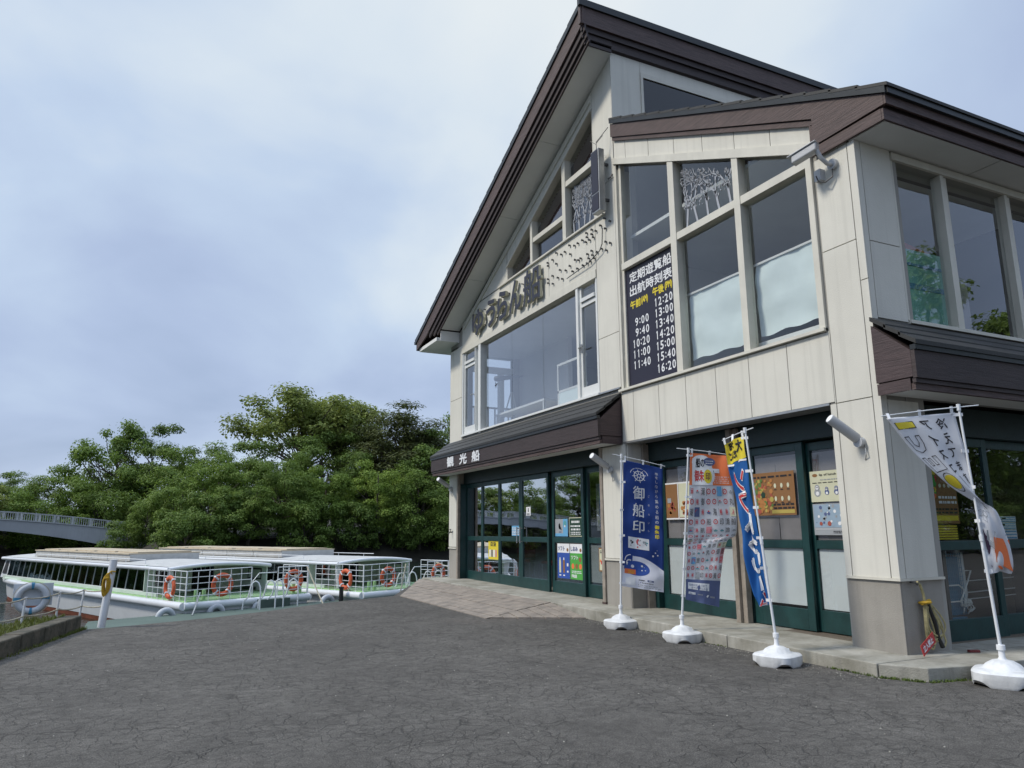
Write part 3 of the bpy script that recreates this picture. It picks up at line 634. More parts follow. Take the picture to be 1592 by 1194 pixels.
# gable windows
def ztop(y): return 8.05 - .504 * (y - 9.36)
mb = MB()
mb.prism([(11.50, 6.118), (11.59, 6.118), (11.59, ztop(11.59)), (11.50, ztop(11.50))], 0, 5.985, 6.12)
mb.prism([(10.245, 6.118), (10.355, 6.118), (10.355, ztop(10.355)), (10.245, ztop(10.245))], 0, 5.985, 6.12)
mb.prism([(12.60, 6.118), (12.66, 6.118), (12.66, ztop(12.6)), (12.60, ztop(12.6))], 0, 5.99, 6.12)
mb.box(5.995, 6.12, 10.36, 11.495, 6.53, 6.62); mb.box(5.995, 6.12, 9.35, 10.24, 7.09, 7.19); wg = frame_obj(mb)
mb = MB(); mb.box(6.0, 6.12, 9.335, 9.349, 6.118, 8.05); link(mb, 'jamb', 'trim', wg)
for P_ in ([(11.59, 6.118), (12.60, 6.118), (12.60, ztop(12.6)), (11.59, ztop(11.59))], [(10.36, 6.62), (11.5, 6.62), (11.5, ztop(11.5)), (10.36, ztop(10.36))], [(10.36, 6.118), (11.5, 6.118), (11.5, 6.53), (10.36, 6.53)],
           [(9.35, 7.19), (10.24, 7.19), (10.24, ztop(10.24)), (9.35, ztop(9.35))], [(9.35, 6.118), (10.24, 6.118), (10.24, 7.09), (9.35, 7.09)]):
    m = MB(); m.prism(P_, 0, 6.085, 6.095); link(m, 'pane', 'glass', wg)
for y0, y1 in ((11.62, 12.58), (10.40, 11.47), (9.38, 10.22)):        # brown blinds behind the gable panes
    m = MB(); n_ = 14
    for i in range(n_):
        a = y0 + (y1 - y0) * i / n_; b = y0 + (y1 - y0) * (i + .5) / n_; c = y0 + (y1 - y0) * (i + 1) / n_; 
        lo = 6.13 if y0 > 11.5 else (6.64 if y0 > 10 else 7.2)
        m.add([(6.16, a, lo), (6.20, b, lo), (6.16, c, lo), (6.16, a, ztop(a) - .02), (6.20, b, ztop(b) - .02), (6.16, c, ztop(c) - .02)], [(0, 1, 4, 3), (1, 2, 5, 4)])
    link(m, 'blind', 'curtain', BL, fix=False)
# bay window
mb = MB()
mb.prism([(7.335, 3.24), (7.455, 3.24), (7.455, BB(7.455)), (7.335, BB(7.335))], 0, 5.985, 6.12)
mb.prism([(6.135, 3.24), (6.235, 3.24), (6.235, BB(6.235)), (6.135, BB(6.135))], 0, 5.985, 6.12)
mb.prism([(5.075, 3.20), (5.15, 3.20), (5.15, BB(5.15)), (5.075, BB(5.075))], 0, 5.98, 6.12)
mb.prism([(8.64, 3.24), (8.70, 3.24), (8.70, BB(8.70)), (8.64, BB(8.64))], 0, 6.04, 6.12)
for a, b in ((5.15, 6.135), (6.235, 7.335), (7.455, 8.64)): mb.box(5.995, 6.11, a, b, 5.03, 5.13) if BB(a) > 5.13 or a > 5.14 else None
wb = frame_obj(mb)
mb = MB(); mb.box(5.955, 6.13, 5.075, 8.78, 3.205, 3.238); link(mb, 'window_sill', 'trim', wb)
mb = MB(); mb.prism([(5.055, BB(5.055)), (8.765, BB(8.765)), (8.765, BT(8.765) - .006), (5.055, BT(5.055) - .006)], 0, 5.975, 6.014); link(mb, 'beam', 'trim', wb)
mb = MB(); mb.prism([(8.705, 3.24), (8.76, 3.24), (8.76, BB(8.76)), (8.705, BB(8.70))], 0, 6.0, 6.014); mb.box(6.018, 6.26, 8.702, 8.716, 3.24, 6.7); link(mb, 'jamb', 'trim', wb)
for P_ in ([(7.455, 5.13), (8.64, 5.13), (8.64, BB(8.64)), (7.455, BB(7.455))], [(6.235, 5.13), (7.335, 5.13), (7.335, BB(7.335)), (6.235, BB(6.235))], [(5.15, 5.13), (6.135, 5.13), (6.135, BB(6.135)), (5.15, BB(5.15))],
           [(7.455, 3.24), (8.64, 3.24), (8.64, 5.03), (7.455, 5.03)], [(6.235, 3.24), (7.335, 3.24), (7.335, 5.03), (6.235, 5.03)], [(5.15, 3.24), (6.135, 3.24), (6.135, 5.03), (5.15, 5.03)]):
    m = MB(); m.prism(P_, 0, 6.075, 6.085); link(m, 'pane', 'glass', wb)
# branch-like white film pattern on two panes
def film(x, y0, y1, z0, z1, seed, name='window_film', clip=0):
    rr = random.Random(seed); P = Print(plane_x(x, y1, z0)); W, H = y1 - y0, z1 - z0
    def tree(u, v, a, l, w, d):
        if d == 0 or l < .04: return
        u2, v2 = u + l * math.cos(a), v + l * math.sin(a)
        if 0.01 < u2 < W - .01 and 0.01 < v2 < H - .01 - clip * u2:
            P.stroke([(u, v), (u2, v2)], w, 'filmw', 1)
            tree(u2, v2, a + rr.uniform(.15, .6), l * rr.uniform(.7, .95), w * .68, d - 1); tree(u2, v2, a - rr.uniform(.15, .6), l * rr.uniform(.7, .95), w * .68, d - 1)
    for i in range(5): tree(W * (i + .5) / 5, .02, PI / 2 + rr.uniform(-.25, .25), H * .27, .035, 7)
    for i in range(150):
        u = rr.uniform(.05, W - .05); v = rr.uniform(H * .2, H - .06 - clip * u); a = rr.uniform(.8, 2.3); q = rr.uniform(.02, .06)
        P.poly([(u, v), (u + q * .25, v + q * .5), (u + q * math.cos(a), v + q * math.sin(a) * 1.4), (u - q * .25, v + q * .5)], 'filmw', 1)
    return P.done(name, BL)
MT['filmw'] = flat('frosted_film', (.36, .38, .42), .7)
film(6.072, 6.27, 7.30, 5.16, 6.08, 3, clip=.46); film(6.082, 9.38, 10.2, 6.15, 7.06, 5)
# sheets hung inside the bay
def sheet(x, y0, y1, z0, z1, seed, mat='paperb', sag=.04):
    rr = random.Random(seed); m = MB(); n1, n2 = 16, 12; vs = []
    for j in range(n2 + 1):
        for i in range(n1 + 1):
            y = y0 + (y1 - y0) * i / n1; z = z0 + (z1 - z0) * j / n2
            vs.append((x + .03 * noise.noise(Vector((y * 2.2 + seed, z * 3, seed))) + .012 * noise.noise(Vector((y * 9, z * 7 + seed, 0))), y, z + (sag * math.sin(i * .9 + seed) * .3 if j == 0 else 0)))
    m.add(vs, [(j * (n1 + 1) + i, j * (n1 + 1) + i + 1, (j + 1) * (n1 + 1) + i + 1, (j + 1) * (n1 + 1) + i) for j in range(n2) for i in range(n1)])
    o = link(m, 'blind_sheet', mat, BL, smooth=True, fix=False); return o
sheet(6.17, 6.30, 7.36, 3.40, 4.28, 2); sheet(6.17, 5.12, 6.16, 3.42, 4.28, 5)
m = MB(); m.box(6.15, 6.17, 5.12, 7.38, 4.275, 4.30); m.box(6.19, 6.6, 5.0, 6.2, 3.24, 3.36); link(m, 'curtain_rail', 'white', BL)

# V side windows
mb = MB(); xs = [6.53]
k = 0
for xm in (7.30, 8.42, 9.54, 10.66, 11.78, 12.90):
    mb.box(xm, xm + .055, 4.545, 4.66, 3.245, 4.95); mb.box(xm + .055, xm + .135, 4.57, 4.66, 3.245, 4.95)
mb.box(6.525, 6.555, 4.552, 4.66, 3.245, 4.95); mb.box(6.53, 13.9, 4.52, 4.66, 3.205, 3.243); mb.box(6.53, 13.9, 4.53, 4.66, 4.952, 5.03)
wv = frame_obj(mb)
xl = 6.555
for xm in (7.30, 8.42, 9.54, 10.66, 11.78, 12.90):
    m = MB(); m.box(xl, xm, 4.62, 4.63, 3.243, 4.952); link(m, 'pane', 'glassv', wv); xl = xm + .135

# ---- roofs
roof = MB()
def TOP(y): return 9.41 - .4545 * (y - 8.68)
roof.prism([(8.70, TOP(8.70) - .05), (16.5, TOP(16.5) - .05), (16.5, TOP(16.5) - .16), (15.9, TOP(15.9) - .2), (15.25, ZS(15.25) + .05), (8.70, ZS(8.70) + .05)], 0, 5.56, 14.4)
rf = link(roof, 'roof', 'brown2', BL)
nc = 22
for i in range(nc):                                               # metal courses lapping down the slope
    ya = 8.66 + (16.62 - 8.66) * i / nc; yb = 8.66 + (16.62 - 8.66) * (i + 1) / nc + .03
    m = MB(); m.prism([(ya, TOP(ya) + .0), (yb, TOP(yb) + .022), (yb, TOP(yb) - .03), (ya, TOP(ya) - .03)], 0, 5.40, 14.45); link(m, 'roof_course', 'roof', rf)
def rake(d0, d1, x, mat, name, y0=8.62, y1=16.6, cut=None):
    """sloping board between d0 and d1 below the roof top, its face at x"""
    m = MB(); P_ = [(y0, TOP(y0) - d1), (y1, TOP(y1) - d1), (y1, TOP(y1) - d0), (y0, TOP(y0) - d0)]
    if cut: P_ = [(y0, TOP(y0) - d1), (cut[0], TOP(cut[0]) - d1), (y1, cut[1]), (y1, TOP(y1) - d0), (y0, TOP(y0) - d0)]
    m.prism(P_, 0, x, x + .03); return link(m, name, mat, rf)
rake(.02, .11, 5.395, 'cap', 'roof_capping'); rake(.115, .42, 5.42, 'brown', 'fascia_board', cut=(15.85, 5.53), y1=16.55)
rake(.435, .54, 5.455, 'brown2', 'fascia_board', y1=15.75); rake(.55, .64, 5.49, 'brown2', 'fascia_board', y1=15.55); rake(.65, .715, 5.525, 'brown2', 'fascia_board', y1=15.40)
m = MB(); m.box(5.56, 14.4, 16.50, 16.55, 5.52, 5.72); m.box(5.425, 14.4, 16.555, 16.60, 5.53, TOP(16.6) - .03); link(m, 'fascia_board', 'brown2', rf)
m = MB(); m.box(5.40, 14.4, 16.61, 16.70, 5.70, 5.77); link(m, 'gutter', 'cap', rf)
m = MB(); m.box(5.47, 14.4, 15.28, 16.49, 5.48, 5.56); m.box(5.56, 14.3, 15.255, 15.275, 5.48, 5.72); link(m, 'eave_box', 'soffit', rf)
ys = [8.72, 10.4, 12.05, 13.7, 15.25]
for a, b in zip(ys, ys[1:]):
    m = MB(); m.prism([(a + .004, ZS(a + .004)), (b - .004, ZS(b - .004)), (b - .004, ZS(b) + .02), (a + .004, ZS(a) + .02)], 0, 5.53, 6.013); link(m, 'soffit_panel', 'soffit', rf)
# ridge side of the tall roof
m = MB(); m.box(5.36, 14.45, 8.60, 8.665, TOP(8.66) - .10, TOP(8.66) + .015); link(m, 'roof_capping', 'cap', rf)
m = MB(); m.box(5.39, 14.4, 8.63, 8.69, TOP(8.66) - .40, TOP(8.66) - .105); link(m, 'fascia_board', 'brown', rf)
m = MB(); m.box(5.43, 14.4, 8.665, 8.699, TOP(8.66) - .50, TOP(8.66) - .41); link(m, 'fascia_board', 'brown2', rf)
m = MB(); m.box(5.46, 6.0, 8.69, 8.715, TOP(8.66) - .60, TOP(8.66) - .51); m.box(5.50, 6.0, 8.70, 8.722, TOP(8.66) - .70, TOP(8.66) - .61); link(m, 'fascia_board', 'brown2', rf)
# clerestory wall
py_([(6.0, 7.46), (6.57, 7.46), (6.57, 8.92), (6.0, 8.92)], y=8.748); py_([(6.57 + g, 8.56), (14, 8.56), (14, 8.92), (6.57 + g, 8.92)], y=8.748); py_([(9.4, 7.4), (14, 7.4), (14, 8.55), (9.4, 8.55)], y=8.748)
m = MB(); m.box(6.575, 9.4, 8.73, 8.76, 8.47, 8.55); m.box(6.575, 6.62, 8.73, 8.76, 7.4, 8.469); m.box(9.35, 9.4, 8.73, 8.76, 7.4, 8.469); cw = link(m, 'window', 'trim', BL)
m = MB(); m.box(6.62, 9.35, 8.752, 8.76, 7.4, 8.47); link(m, 'pane', glass('clerestory_glass', (.10, .10, .10), 1.6), cw)
# right roof
ro = MB(); ro.prism([(4.18, FT(4.18) - .03), (8.73, FT(8.73) - .03), (8.73, FB(8.73) + .05), (5.0, FB(5.0) + .05), (5.0, 5.09), (4.18, 5.09)], 0, 5.99, 14.4)
rr_ = link(ro, 'roof', 'brown2', BL)
nc = 15
for i in range(nc):
    ya = 4.10 + (8.73 - 4.10) * i / nc - .03; yb = 4.10 + (8.73 - 4.10) * (i + 1) / nc
    m = MB(); m.prism([(ya, FT(ya) + .034), (yb, FT(yb) + .015), (yb, FT(yb) - .02), (ya, FT(ya) - .0)], 0, 5.915, 14.45); link(m, 'roof_course', 'roof', rr_)
m = MB(); m.prism([(4.10, FT(4.10) - .075), (8.73, FT(8.73) - .075), (8.73, FT(8.73) + .012), (4.10, FT(4.10) + .012)], 0, 5.918, 5.94); link(m, 'roof_capping', 'cap', rr_)
m = MB(); m.prism([(4.145, 5.20), (4.98, 5.19), (4.98, 5.50), (8.735, FB(8.735) + .06), (8.735, FT(8.735) - .08), (4.145, FT(4.145) - .08)], 0, 5.942, 5.985); link(m, 'fascia_board', 'brown', rr_)
m = MB(); m.prism([(4.99, FB(4.99) + .00), (8.72, FB(8.72)), (8.72, FB(8.72) + .055), (4.99, 5.49)], 0, 5.962, 5.985); m.box(5.962, 5.985, 4.985, 5.035, 5.09, FB(5.03)); link(m, 'fascia_board', 'brown', rr_)
m = MB(); m.prism([(4.19, 5.06), (4.93, 5.06), (4.975, 5.09), (4.975, 5.175), (4.19, 5.18)], 0, 5.955, 5.985); link(m, 'fascia_board', 'brown', rr_)
m = MB(); m.box(5.9405, 14.45, 4.085, 4.12, FT(4.12) - .085, FT(4.12) + .02); link(m, 'roof_capping', 'cap', rr_)
m = MB(); m.box(5.945, 14.4, 4.122, 4.144, 5.20, FT(4.145) - .085); link(m, 'fascia_board', 'brown', rr_)
m = MB(); m.box(5.957, 14.4, 4.165, 4.188, 5.06, 5.175); link(m, 'fascia_board', 'brown', rr_)
for xa_ in (5.99, 7.8, 9.6, 11.4):
    m = MB(); m.box(xa_ + .003, xa_ + 1.797, 4.19, 4.60, 5.055, 5.07); link(m, 'soffit_panel', 'soffit', rr_)

# ---- awnings: d = distance from wall
def awning(kind):
    a = MB()
    if kind == 'front': put = lambda mb_, P_, s0, s1: mb_.prism([(6.0 - d, z) for d, z in P_], 1, s0, s1)
    else: put = lambda mb_, P_, s0, s1: mb_.prism([(4.55 - d, z) for d, z in P_], 0, s0, s1)
    s0, s1 = (8.79, 15.86) if kind == 'front' else (5.965, 14.0)
    put(a, [(.002, 2.50), (.37, 2.50), (.37, 2.80), (.002, 3.12)], s0 + .03, s1 - .03)
    o = link(a, 'awning', 'brown2', BL)
    def part(P_, nm, mt, e=0., bev=0): m = MB(); put(m, P_, s0 - e, s1 + e); link(m, nm, mt, o, bevel=bev)
    for i in range(3):
        d0, d1 = .42 - .14 * i + .02, .42 - .14 * (i + 1); z0, z1 = 2.875 + .105 * i, 2.875 + .105 * (i + 1)
        part([(d0, z0 - .03), (d0, z0 + .012), (max(d1, .002), z1 + .012), (max(d1, .002), z1 - .03)], 'roof_course', 'roof', .012)
    part([(.375, 2.80), (.43, 2.80), (.43, 2.845), (.375, 2.845)], 'capping', 'cap', .008)
    part([(.373, 2.545), (.412, 2.545), (.412, 2.797), (.373, 2.797)], 'fascia_board', 'brown2', 0.004)
    part([(.36, 2.503), (.395, 2.503), (.395, 2.541), (.36, 2.541)], 'fascia_board', 'brown2', 0)
    part([(.34, 2.445), (.378, 2.445), (.378, 2.50), (.34, 2.50)], 'fascia_board', 'brown', -.01)
    part([(.002, 2.46), (.338, 2.46), (.338, 2.485), (.002, 2.485)], 'soffit_panel', 'soffit', -.03)
    for e0, e1 in ((s0 - .004, s0 + .026), (s1 - .026, s1 + .004)):
        m = MB(); put(m, [(.002, 2.56), (.371, 2.56), (.371, 2.80), (.002, 3.115)], e0, e1); put(m, [(.002, 2.445), (.338, 2.445), (.338, 2.55), (.002, 2.55)], e0 + .006, e1 - .006); link(m, 'end_board', 'brown3', o)
awning('front'); awning('side')

# ---- ground floor glazing.  door leaf: stiles, rails, two panes
def leaf_x(x, ya, yb, name='sliding_door', zt=2.24, zr=(1.025, 1.115), zb=.39, sl=(.06, .06), z0=.17, panes=('glassd', 'glassd'), handle=False):
    m = MB(); a, b = ya + sl[0], yb - sl[1]
    m.box(x, x + .045, ya, a, z0, zt); m.box(x, x + .045, b, yb, z0, zt)
    m.box(x, x + .045, a, b, z0, zb); m.box(x, x + .045, a, b, zr[0], zr[1]); m.box(x, x + .045, a, b, zt - .09, zt)
    d = link(m, name, 'green', BL, bevel=.004)
    m = MB(); m.box(x + .018, x + .026, a, b, zb, zr[0]); link(m, 'pane', panes[0], d)
    m = MB(); m.box(x + .018, x + .026, a, b, zr[1], zt - .09); link(m, 'pane', panes[1], d)
    return d
x_ = 6.22
m = MB(); m.box(x_ - .06, x_ + .2, 9.42, 15.30, 2.245, 2.50); link(m, 'lintel', 'green2', BL)
m = MB(); m.box(x_ - .04, x_ + .1, 9.42, 9.46, .17, 2.245); link(m, 'door_frame', 'green', BL)
lf = [(14.40, 15.30, (.05, .10), 0.0), (13.53, 14.395, (.055, .05), 0.0), (12.57, 13.525, (.075, .05), 0.0), (11.47, 12.565, (.06, .075), 0.0), (10.36, 11.44, (.08, .08), .05), (9.46, 10.40, (.06, .10), .10)]
for ya, yb, sl, dx in lf:   # six leaves of the long opening
    d = leaf_x(x_ + dx, ya, yb, sl=sl, z0=.19, zt=2.24)
    if ya == 12.57:
        m = MB(); m.tube([(x_ - .05, 12.63, 1.0), (x_ - .05, 12.63, 1.30)], .012, 8); m.tube([(x_, 12.63, 1.03), (x_ - .05, 12.63, 1.03)], .008, 6); m.tube([(x_, 12.63, 1.27), (x_ - .05, 12.63, 1.27)], .008, 6); link(m, 'door_handle', 'metal', d)
    if ya == 11.47:
        m = MB(); m.tube([(x_ - .05, 12.50, 1.0), (x_ - .05, 12.50, 1.30)], .012, 8); m.tube([(x_, 12.50, 1.03), (x_ - .05, 12.50, 1.03)], .008, 6); m.tube([(x_, 12.50, 1.27), (x_ - .05, 12.50, 1.27)], .008, 6); link(m, 'door_handle', 'metal', d)
m = MB(); m.box(5.985, 6.19, 9.335, 9.41, zs(9.4), 2.45); link(m, 'post', 'post', BL, bevel=.004)
m = MB(); m.box(6.0, 6.06, 15.23, 15.30, .21, 2.45); link(m, 'post', 'post', BL, bevel=.004)
m = MB(); m.box(6.065, 6.30, 15.262, 15.30, .19, 2.244); link(m, 'door_frame', 'green', BL)
m = MB(); m.box(5.98, 6.19, 9.33, 9.42, .14, .21); link(m, 'post_foot', 'brown', BL)
# right section
x2 = 6.40
m = MB(); m.box(x2 - .06, x2 + .2, 5.13, 8.70, 2.19, 2.46); link(m, 'lintel', 'green2', BL)
m = MB(); m.box(x2 - .04, x2 + .1, 8.56, 8.70, .17, 2.19); link(m, 'door_frame', 'green', BL)
leaf_x(x2 + .04, 6.93, 8.56, sl=(.05, .13), zt=2.18, zb=.37, panes=('glass', 'glass'))
leaf_x(x2, 5.90, 6.78, sl=(.10, .12), zt=2.185, zb=.39, panes=('glass', 'glass'))
leaf_x(x2 + .06, 5.06, 5.93, sl=(.06, .07), zt=2.17, zb=.39, panes=('glass', 'glass'))
m = MB(); m.box(6.26, 6.38, 6.875, 6.945, zs(6.9), 2.44); link(m, 'post', 'post', BL, bevel=.004)
m = MB(); m.box(6.30, 6.38, 6.80, 6.87, zs(6.9), 2.44); link(m, 'post', 'post', BL, bevel=.004)
m = MB(); m.box(6.39, 6.50, 6.785, 6.93, .16, 2.19); link(m, 'door_frame', 'green2', BL)
m = MB(); m.box(6.25, 6.36, 8.64, 8.69, .17, 2.44); link(m, 'post', 'post', BL)
# V side glazing
yv = 4.82
def leaf_y(y, xa_, xb_, sl=(.06, .08), zt=2.16, zb=.36):
    m = MB(); a, b = xa_ + sl[0], xb_ - sl[1]
    m.box(xa_, a, y, y + .045, .155, zt); m.box(b, xb_, y, y + .045, .155, zt); m.box(a, b, y, y + .045, .155, zb); m.box(a, b, y, y + .045, 1.02, 1.11); m.box(a, b, y, y + .045, zt - .09, zt)
    d = link(m, 'sliding_door', 'green', BL, bevel=.004)
    m = MB(); m.box(a, b, y + .018, y + .026, zb, 1.02); link(m, 'pane', 'glasss', d)
    m = MB(); m.box(a, b, y + .018, y + .026, 1.11, zt - .09); link(m, 'pane', 'glasss', d)
m = MB(); m.box(6.62, 14, yv - .05, yv + .2, 2.165, 2.46); link(m, 'lintel', 'green2', BL)
leaf_y(yv, 6.72, 7.92); leaf_y(yv + .05, 7.88, 9.1); leaf_y(yv, 9.1, 10.3); leaf_y(yv + .05, 10.3, 11.5)
leaf_y(yv, 11.5, 12.7); leaf_y(yv, 12.7, 13.9)
m = MB(); m.box(6.60, 6.665, 4.60, 4.80, .15, 2.44); link(m, 'post', 'post', BL, bevel=.004)
m = MB(); m.box(6.628, 6.70, 4.80, 4.86, .15, 2.16); link(m, 'door_frame', 'green', BL)

# ---- interior: floors, ceilings, walls
m = MB(); m.box(6.24, 13.8, 4.79, 15.55, .10, .16); link(m, 'floor', 'floor', BL)
m = MB(); m.box(6.24, 13.8, 4.79, 15.55, 3.10, 3.20); link(m, 'floor', 'floor2', BL)
m = MB(); m.box(6.24, 13.8, 4.79, 15.55, 2.52, 2.56); link(m, 'ceiling', 'innerd', BL)
m = MB(); m.box(9.6, 9.7, 8.6, 15.5, .16, 2.52); m.box(9.7, 13.7, 8.6, 8.7, .16, 2.52); link(m, 'inner_wall', 'innerd', BL)
m = MB(); m.box(10.0, 10.1, 9.42, 15.55, 3.2, 6.1); m.box(6.24, 13.8, 9.34, 9.42, 3.2, 8.2); link(m, 'inner_wall', 'inner', BL)
m = MB(); m.box(7.70, 7.80, 13.2, 15.55, 3.2, 5.9); link(m, 'inner_wall', 'innerw', BL)
m = MB(); m.box(6.24, 10.0, 9.42, 15.55, 5.30, 5.34); m.box(6.24, 13.7, 4.79, 9.33, 5.6, 5.65); link(m, 'ceiling', 'inner', BL)
m = MB(); m.box(11.0, 11.1, 4.79, 9.3, 3.2, 5.6); link(m, 'inner_wall', 'innerd', BL)
m = MB(); m.box(6.37, 6.45, 15.57, 15.74, 3.5, 5.3); m.box(6.45, 7.56, 15.57, 15.74, 4.93, 5.06); m.box(7.20, 7.30, 15.57, 15.74, 3.5, 4.93); m.box(6.45, 7.56, 15.57, 15.74, 3.45, 3.5); we = link(m, 'window', 'inner', BL)
for a, b, c, d in ((6.45, 7.20, 3.5, 4.93), (7.30, 7.56, 3.5, 4.93), (6.45, 7.56, 5.06, 5.3)):
    m = MB(); m.box(a, b, 15.64, 15.65, c, d); link(m, 'pane', 'glass', we)
# balcony rail seen through the end window, beyond the wall
m = MB(); m.box(6.3, 7.9, 16.02, 16.06, 4.13, 4.17)
for i in range(9): m.box(6.35 + i * .18, 6.38 + i * .18, 16.02, 16.05, 3.4, 4.13)
m.box(6.3, 7.9, 15.79, 16.08, 3.33, 3.40); link(m, 'balcony_rail', 'post', BL)
# framed board with pale sheet behind the wide window
m = MB(); m.box(6.20, 6.23, 10.06, 11.02, 4.06, 4.10); m.box(6.20, 6.23, 10.98, 11.02, 3.32, 4.06); m.box(6.20, 6.23, 10.06, 11.02, 3.58, 3.62); link(m, 'display_frame', 'white', BL)
m = MB(); m.box(6.205, 6.22, 10.06, 10.98, 3.33, 3.58); link(m, 'display_sheet', 'paperb', BL)

# ================================================================ signs on the building
# large letters on the band
sg = thing('letter_sign', 'large dark three dimensional letters mounted on the cream band under the gable', 'sign', (5.95, 12.6, 5.3))
MT['letterw'] = pm('letter_edge', (.50, .49, .36), .5, .1)
def letter3d(ch, y_left, y_right, z0, z1, x_face=5.90, depth=.055, bold=.018, par=None, face='navy', side='letterside'):
    """thick letter reading left to right toward -Y, standing off the wall"""
    vv, ff, x0, x1, a0, a1 = text_geo(ch); W_ = y_left - y_right; H_ = z1 - z0
    bm = bmesh.new()
    offs = [(bold * math.cos(t), bold * math.sin(t)) for t in (0, 1.05, 2.1, 3.14, 4.19, 5.24)] if bold else [(0, 0)]
    for k, (ox, oy) in enumerate(offs):
        P_ = [(y_left - ((x - x0) / (x1 - x0) * W_ + ox), z0 + (y - a0) / (a1 - a0) * H_ + oy) for x, y in vv]
        xo = x_face + k * .0006
        f_ = [bm.verts.new((xo, y, z)) for y, z in P_]; b_ = [bm.verts.new((xo + depth, y, z)) for y, z in P_]
        edges = {}
        for q in ff:
            try: fc = bm.faces.new([f_[i] for i in q]); fc.material_index = 0
            except ValueError: continue
            for i in range(len(q)):
                e_ = (q[i], q[(i + 1) % len(q)]); edges[e_] = edges.get(e_, 0) + 1
        for (i, j) in list(edges):
            if (j, i) not in edges:
                try: fc = bm.faces.new([f_[j], f_[i], b_[i], b_[j]]); fc.material_index = 1
                except ValueError: pass
    me = bpy.data.meshes.new('letter'); off = shift_of(par)
    for v in bm.verts: v.co -= off
    bm.to_mesh(me); bm.free(); me.materials.append(MT[face]); me.materials.append(MT[side])
    o = bpy.data.objects.new('letter', me); COL.objects.link(o); o.parent = par; return o
for ch, yl, yr, z0, z1 in (('ゆ', 14.22, 13.62, 5.36, 5.88), ('う', 13.46, 13.02, 5.36, 5.90), ('ら', 12.90, 12.44, 5.36, 5.92), ('ん', 12.34, 11.82, 5.37, 5.96), ('船', 11.74, 11.04, 5.34, 5.98)):
    letter3d(ch, yl, yr, z0, z1, par=sg, bold=(.014 if ch == '船' else .020), side='letterw', depth=.05, x_face=5.905)
m = MB()
for yy in (14.1, 13.7, 13.4, 13.1, 12.8, 12.5, 12.2, 11.9, 11.6, 11.2):
    for zz in (5.5, 5.84): m.tube([(5.95, yy, zz), (6.0, yy, zz)], .012, 6)
link(m, 'mounting_peg', 'metald', sg, kind='stuff')
# white letters on the awning
sg = thing('awning_letter_sign', 'three white letters fixed to the left end of the brown awning board', 'sign', (5.58, 14, 2.6))
for ch, yl, yr in (('観', 14.80, 14.42), ('光', 14.08, 13.70), ('船', 13.42, 13.04)):
    letter3d(ch, yl, yr, 2.570, 2.775, x_face=5.572, depth=.014, bold=.009, par=sg, face='ink_w', side='ink_w')
# timetable board behind the left bay pane
tt = thing('timetable_sign', 'dark timetable board with white departure times in the lower left bay pane', 'sign', (6.06, 8.05, 3.3))
m = MB(); m.box(6.062, 6.070, 7.458, 8.638, 3.245, 5.028); link(m, 'sign_board', 'ink_v', tt)
P = Print(plane_x(6.0615, 8.638, 3.245))        # width 1.18, height 1.78
P.text('定期遊覧船', .10, 1.555, .98, .155, 'ink_w', 1, bold=.004); P.text('出航時刻表', .10, 1.350, .98, .155, 'ink_w', 1, bold=.004)
P.text('午前', .10, 1.155, .25, .12, 'ink_y', 1, bold=.005); P.text('(AM)', .37, 1.155, .15, .12, 'ink_y', 1, bold=.004)
P.text('午後', .64, 1.200, .25, .12, 'ink_y', 1, bold=.005); P.text('(PM)', .92, 1.200, .15, .12, 'ink_y', 1, bold=.004)
def ttime(s, u, v, w_):
    cw = w_ / (len(s) - .5); x = u
    for ch in s:
        if ch == ':': P.text(ch, x + cw * .17, v + .022, cw * .16, .075, 'ink_w', 1, bold=.004); x += cw * .5; continue
        if ch == '1': P.rect(x + cw * .42, v, x + cw * .60, v + .118, 'ink_w', 1); P.poly([(x + cw * .22, v + .085), (x + cw * .42, v + .095), (x + cw * .42, v + .118)], 'ink_w', 1.3)
        else: P.text(ch, x + cw * .12, v, cw * .70, .118, 'ink_w', 1, bold=.003)
        x += cw
for i, s_ in enumerate(('12:20', '13:00', '13:40', '14:20', '15:00', '15:40', '16:20')): ttime(s_, .655, 1.035 - .157 * i, .43)
for i, (s_, w_) in enumerate((('9:00', .35), ('9:40', .35), ('10:20', .43), ('11:00', .43), ('11:40', .43))): ttime(s_, .54 - w_, 1.035 - .157 * (i + 1), w_)
P.done('lettering', tt)

# blank light box on the column, seen edge on
lb = thing('light_box_sign', 'slim grey upright light box bracketed to the cream column', 'sign', (5.88, 8.93, 6.1))
m = MB(); m.box(5.79, 5.90, 8.86, 9.08, 6.06, 7.10); link(m, 'box_body', 'metal', lb, bevel=.006)
m = MB(); m.box(5.782, 5.789, 8.875, 9.065, 6.38, 7.08); m.box(5.782, 5.789, 8.875, 9.065, 6.09, 6.355); link(m, 'face_panel', 'ink_v', lb)
m = MB(); m.box(5.901, 6.0, 8.90, 8.94, 6.25, 6.29); m.box(5.901, 6.0, 8.90, 8.94, 6.85, 6.89); m.tube([(5.96, 8.86, 6.6), (5.96, 8.80, 6.6), (5.99, 8.79, 6.66)], .012, 6); link(m, 'bracket', 'metald', lb)
m = MB(); m.tube([(5.8, 8.92, 7.10), (5.8, 8.92, 7.22), (5.95, 8.80, 7.45)], .006, 5); m.tube([(5.8, 8.92, 7.18), (5.78, 9.06, 7.30)], .005, 5); m.tube([(5.8, 8.92, 7.2), (5.86, 8.82, 7.30)], .005, 5); link(m, 'cable', 'metald', lb)

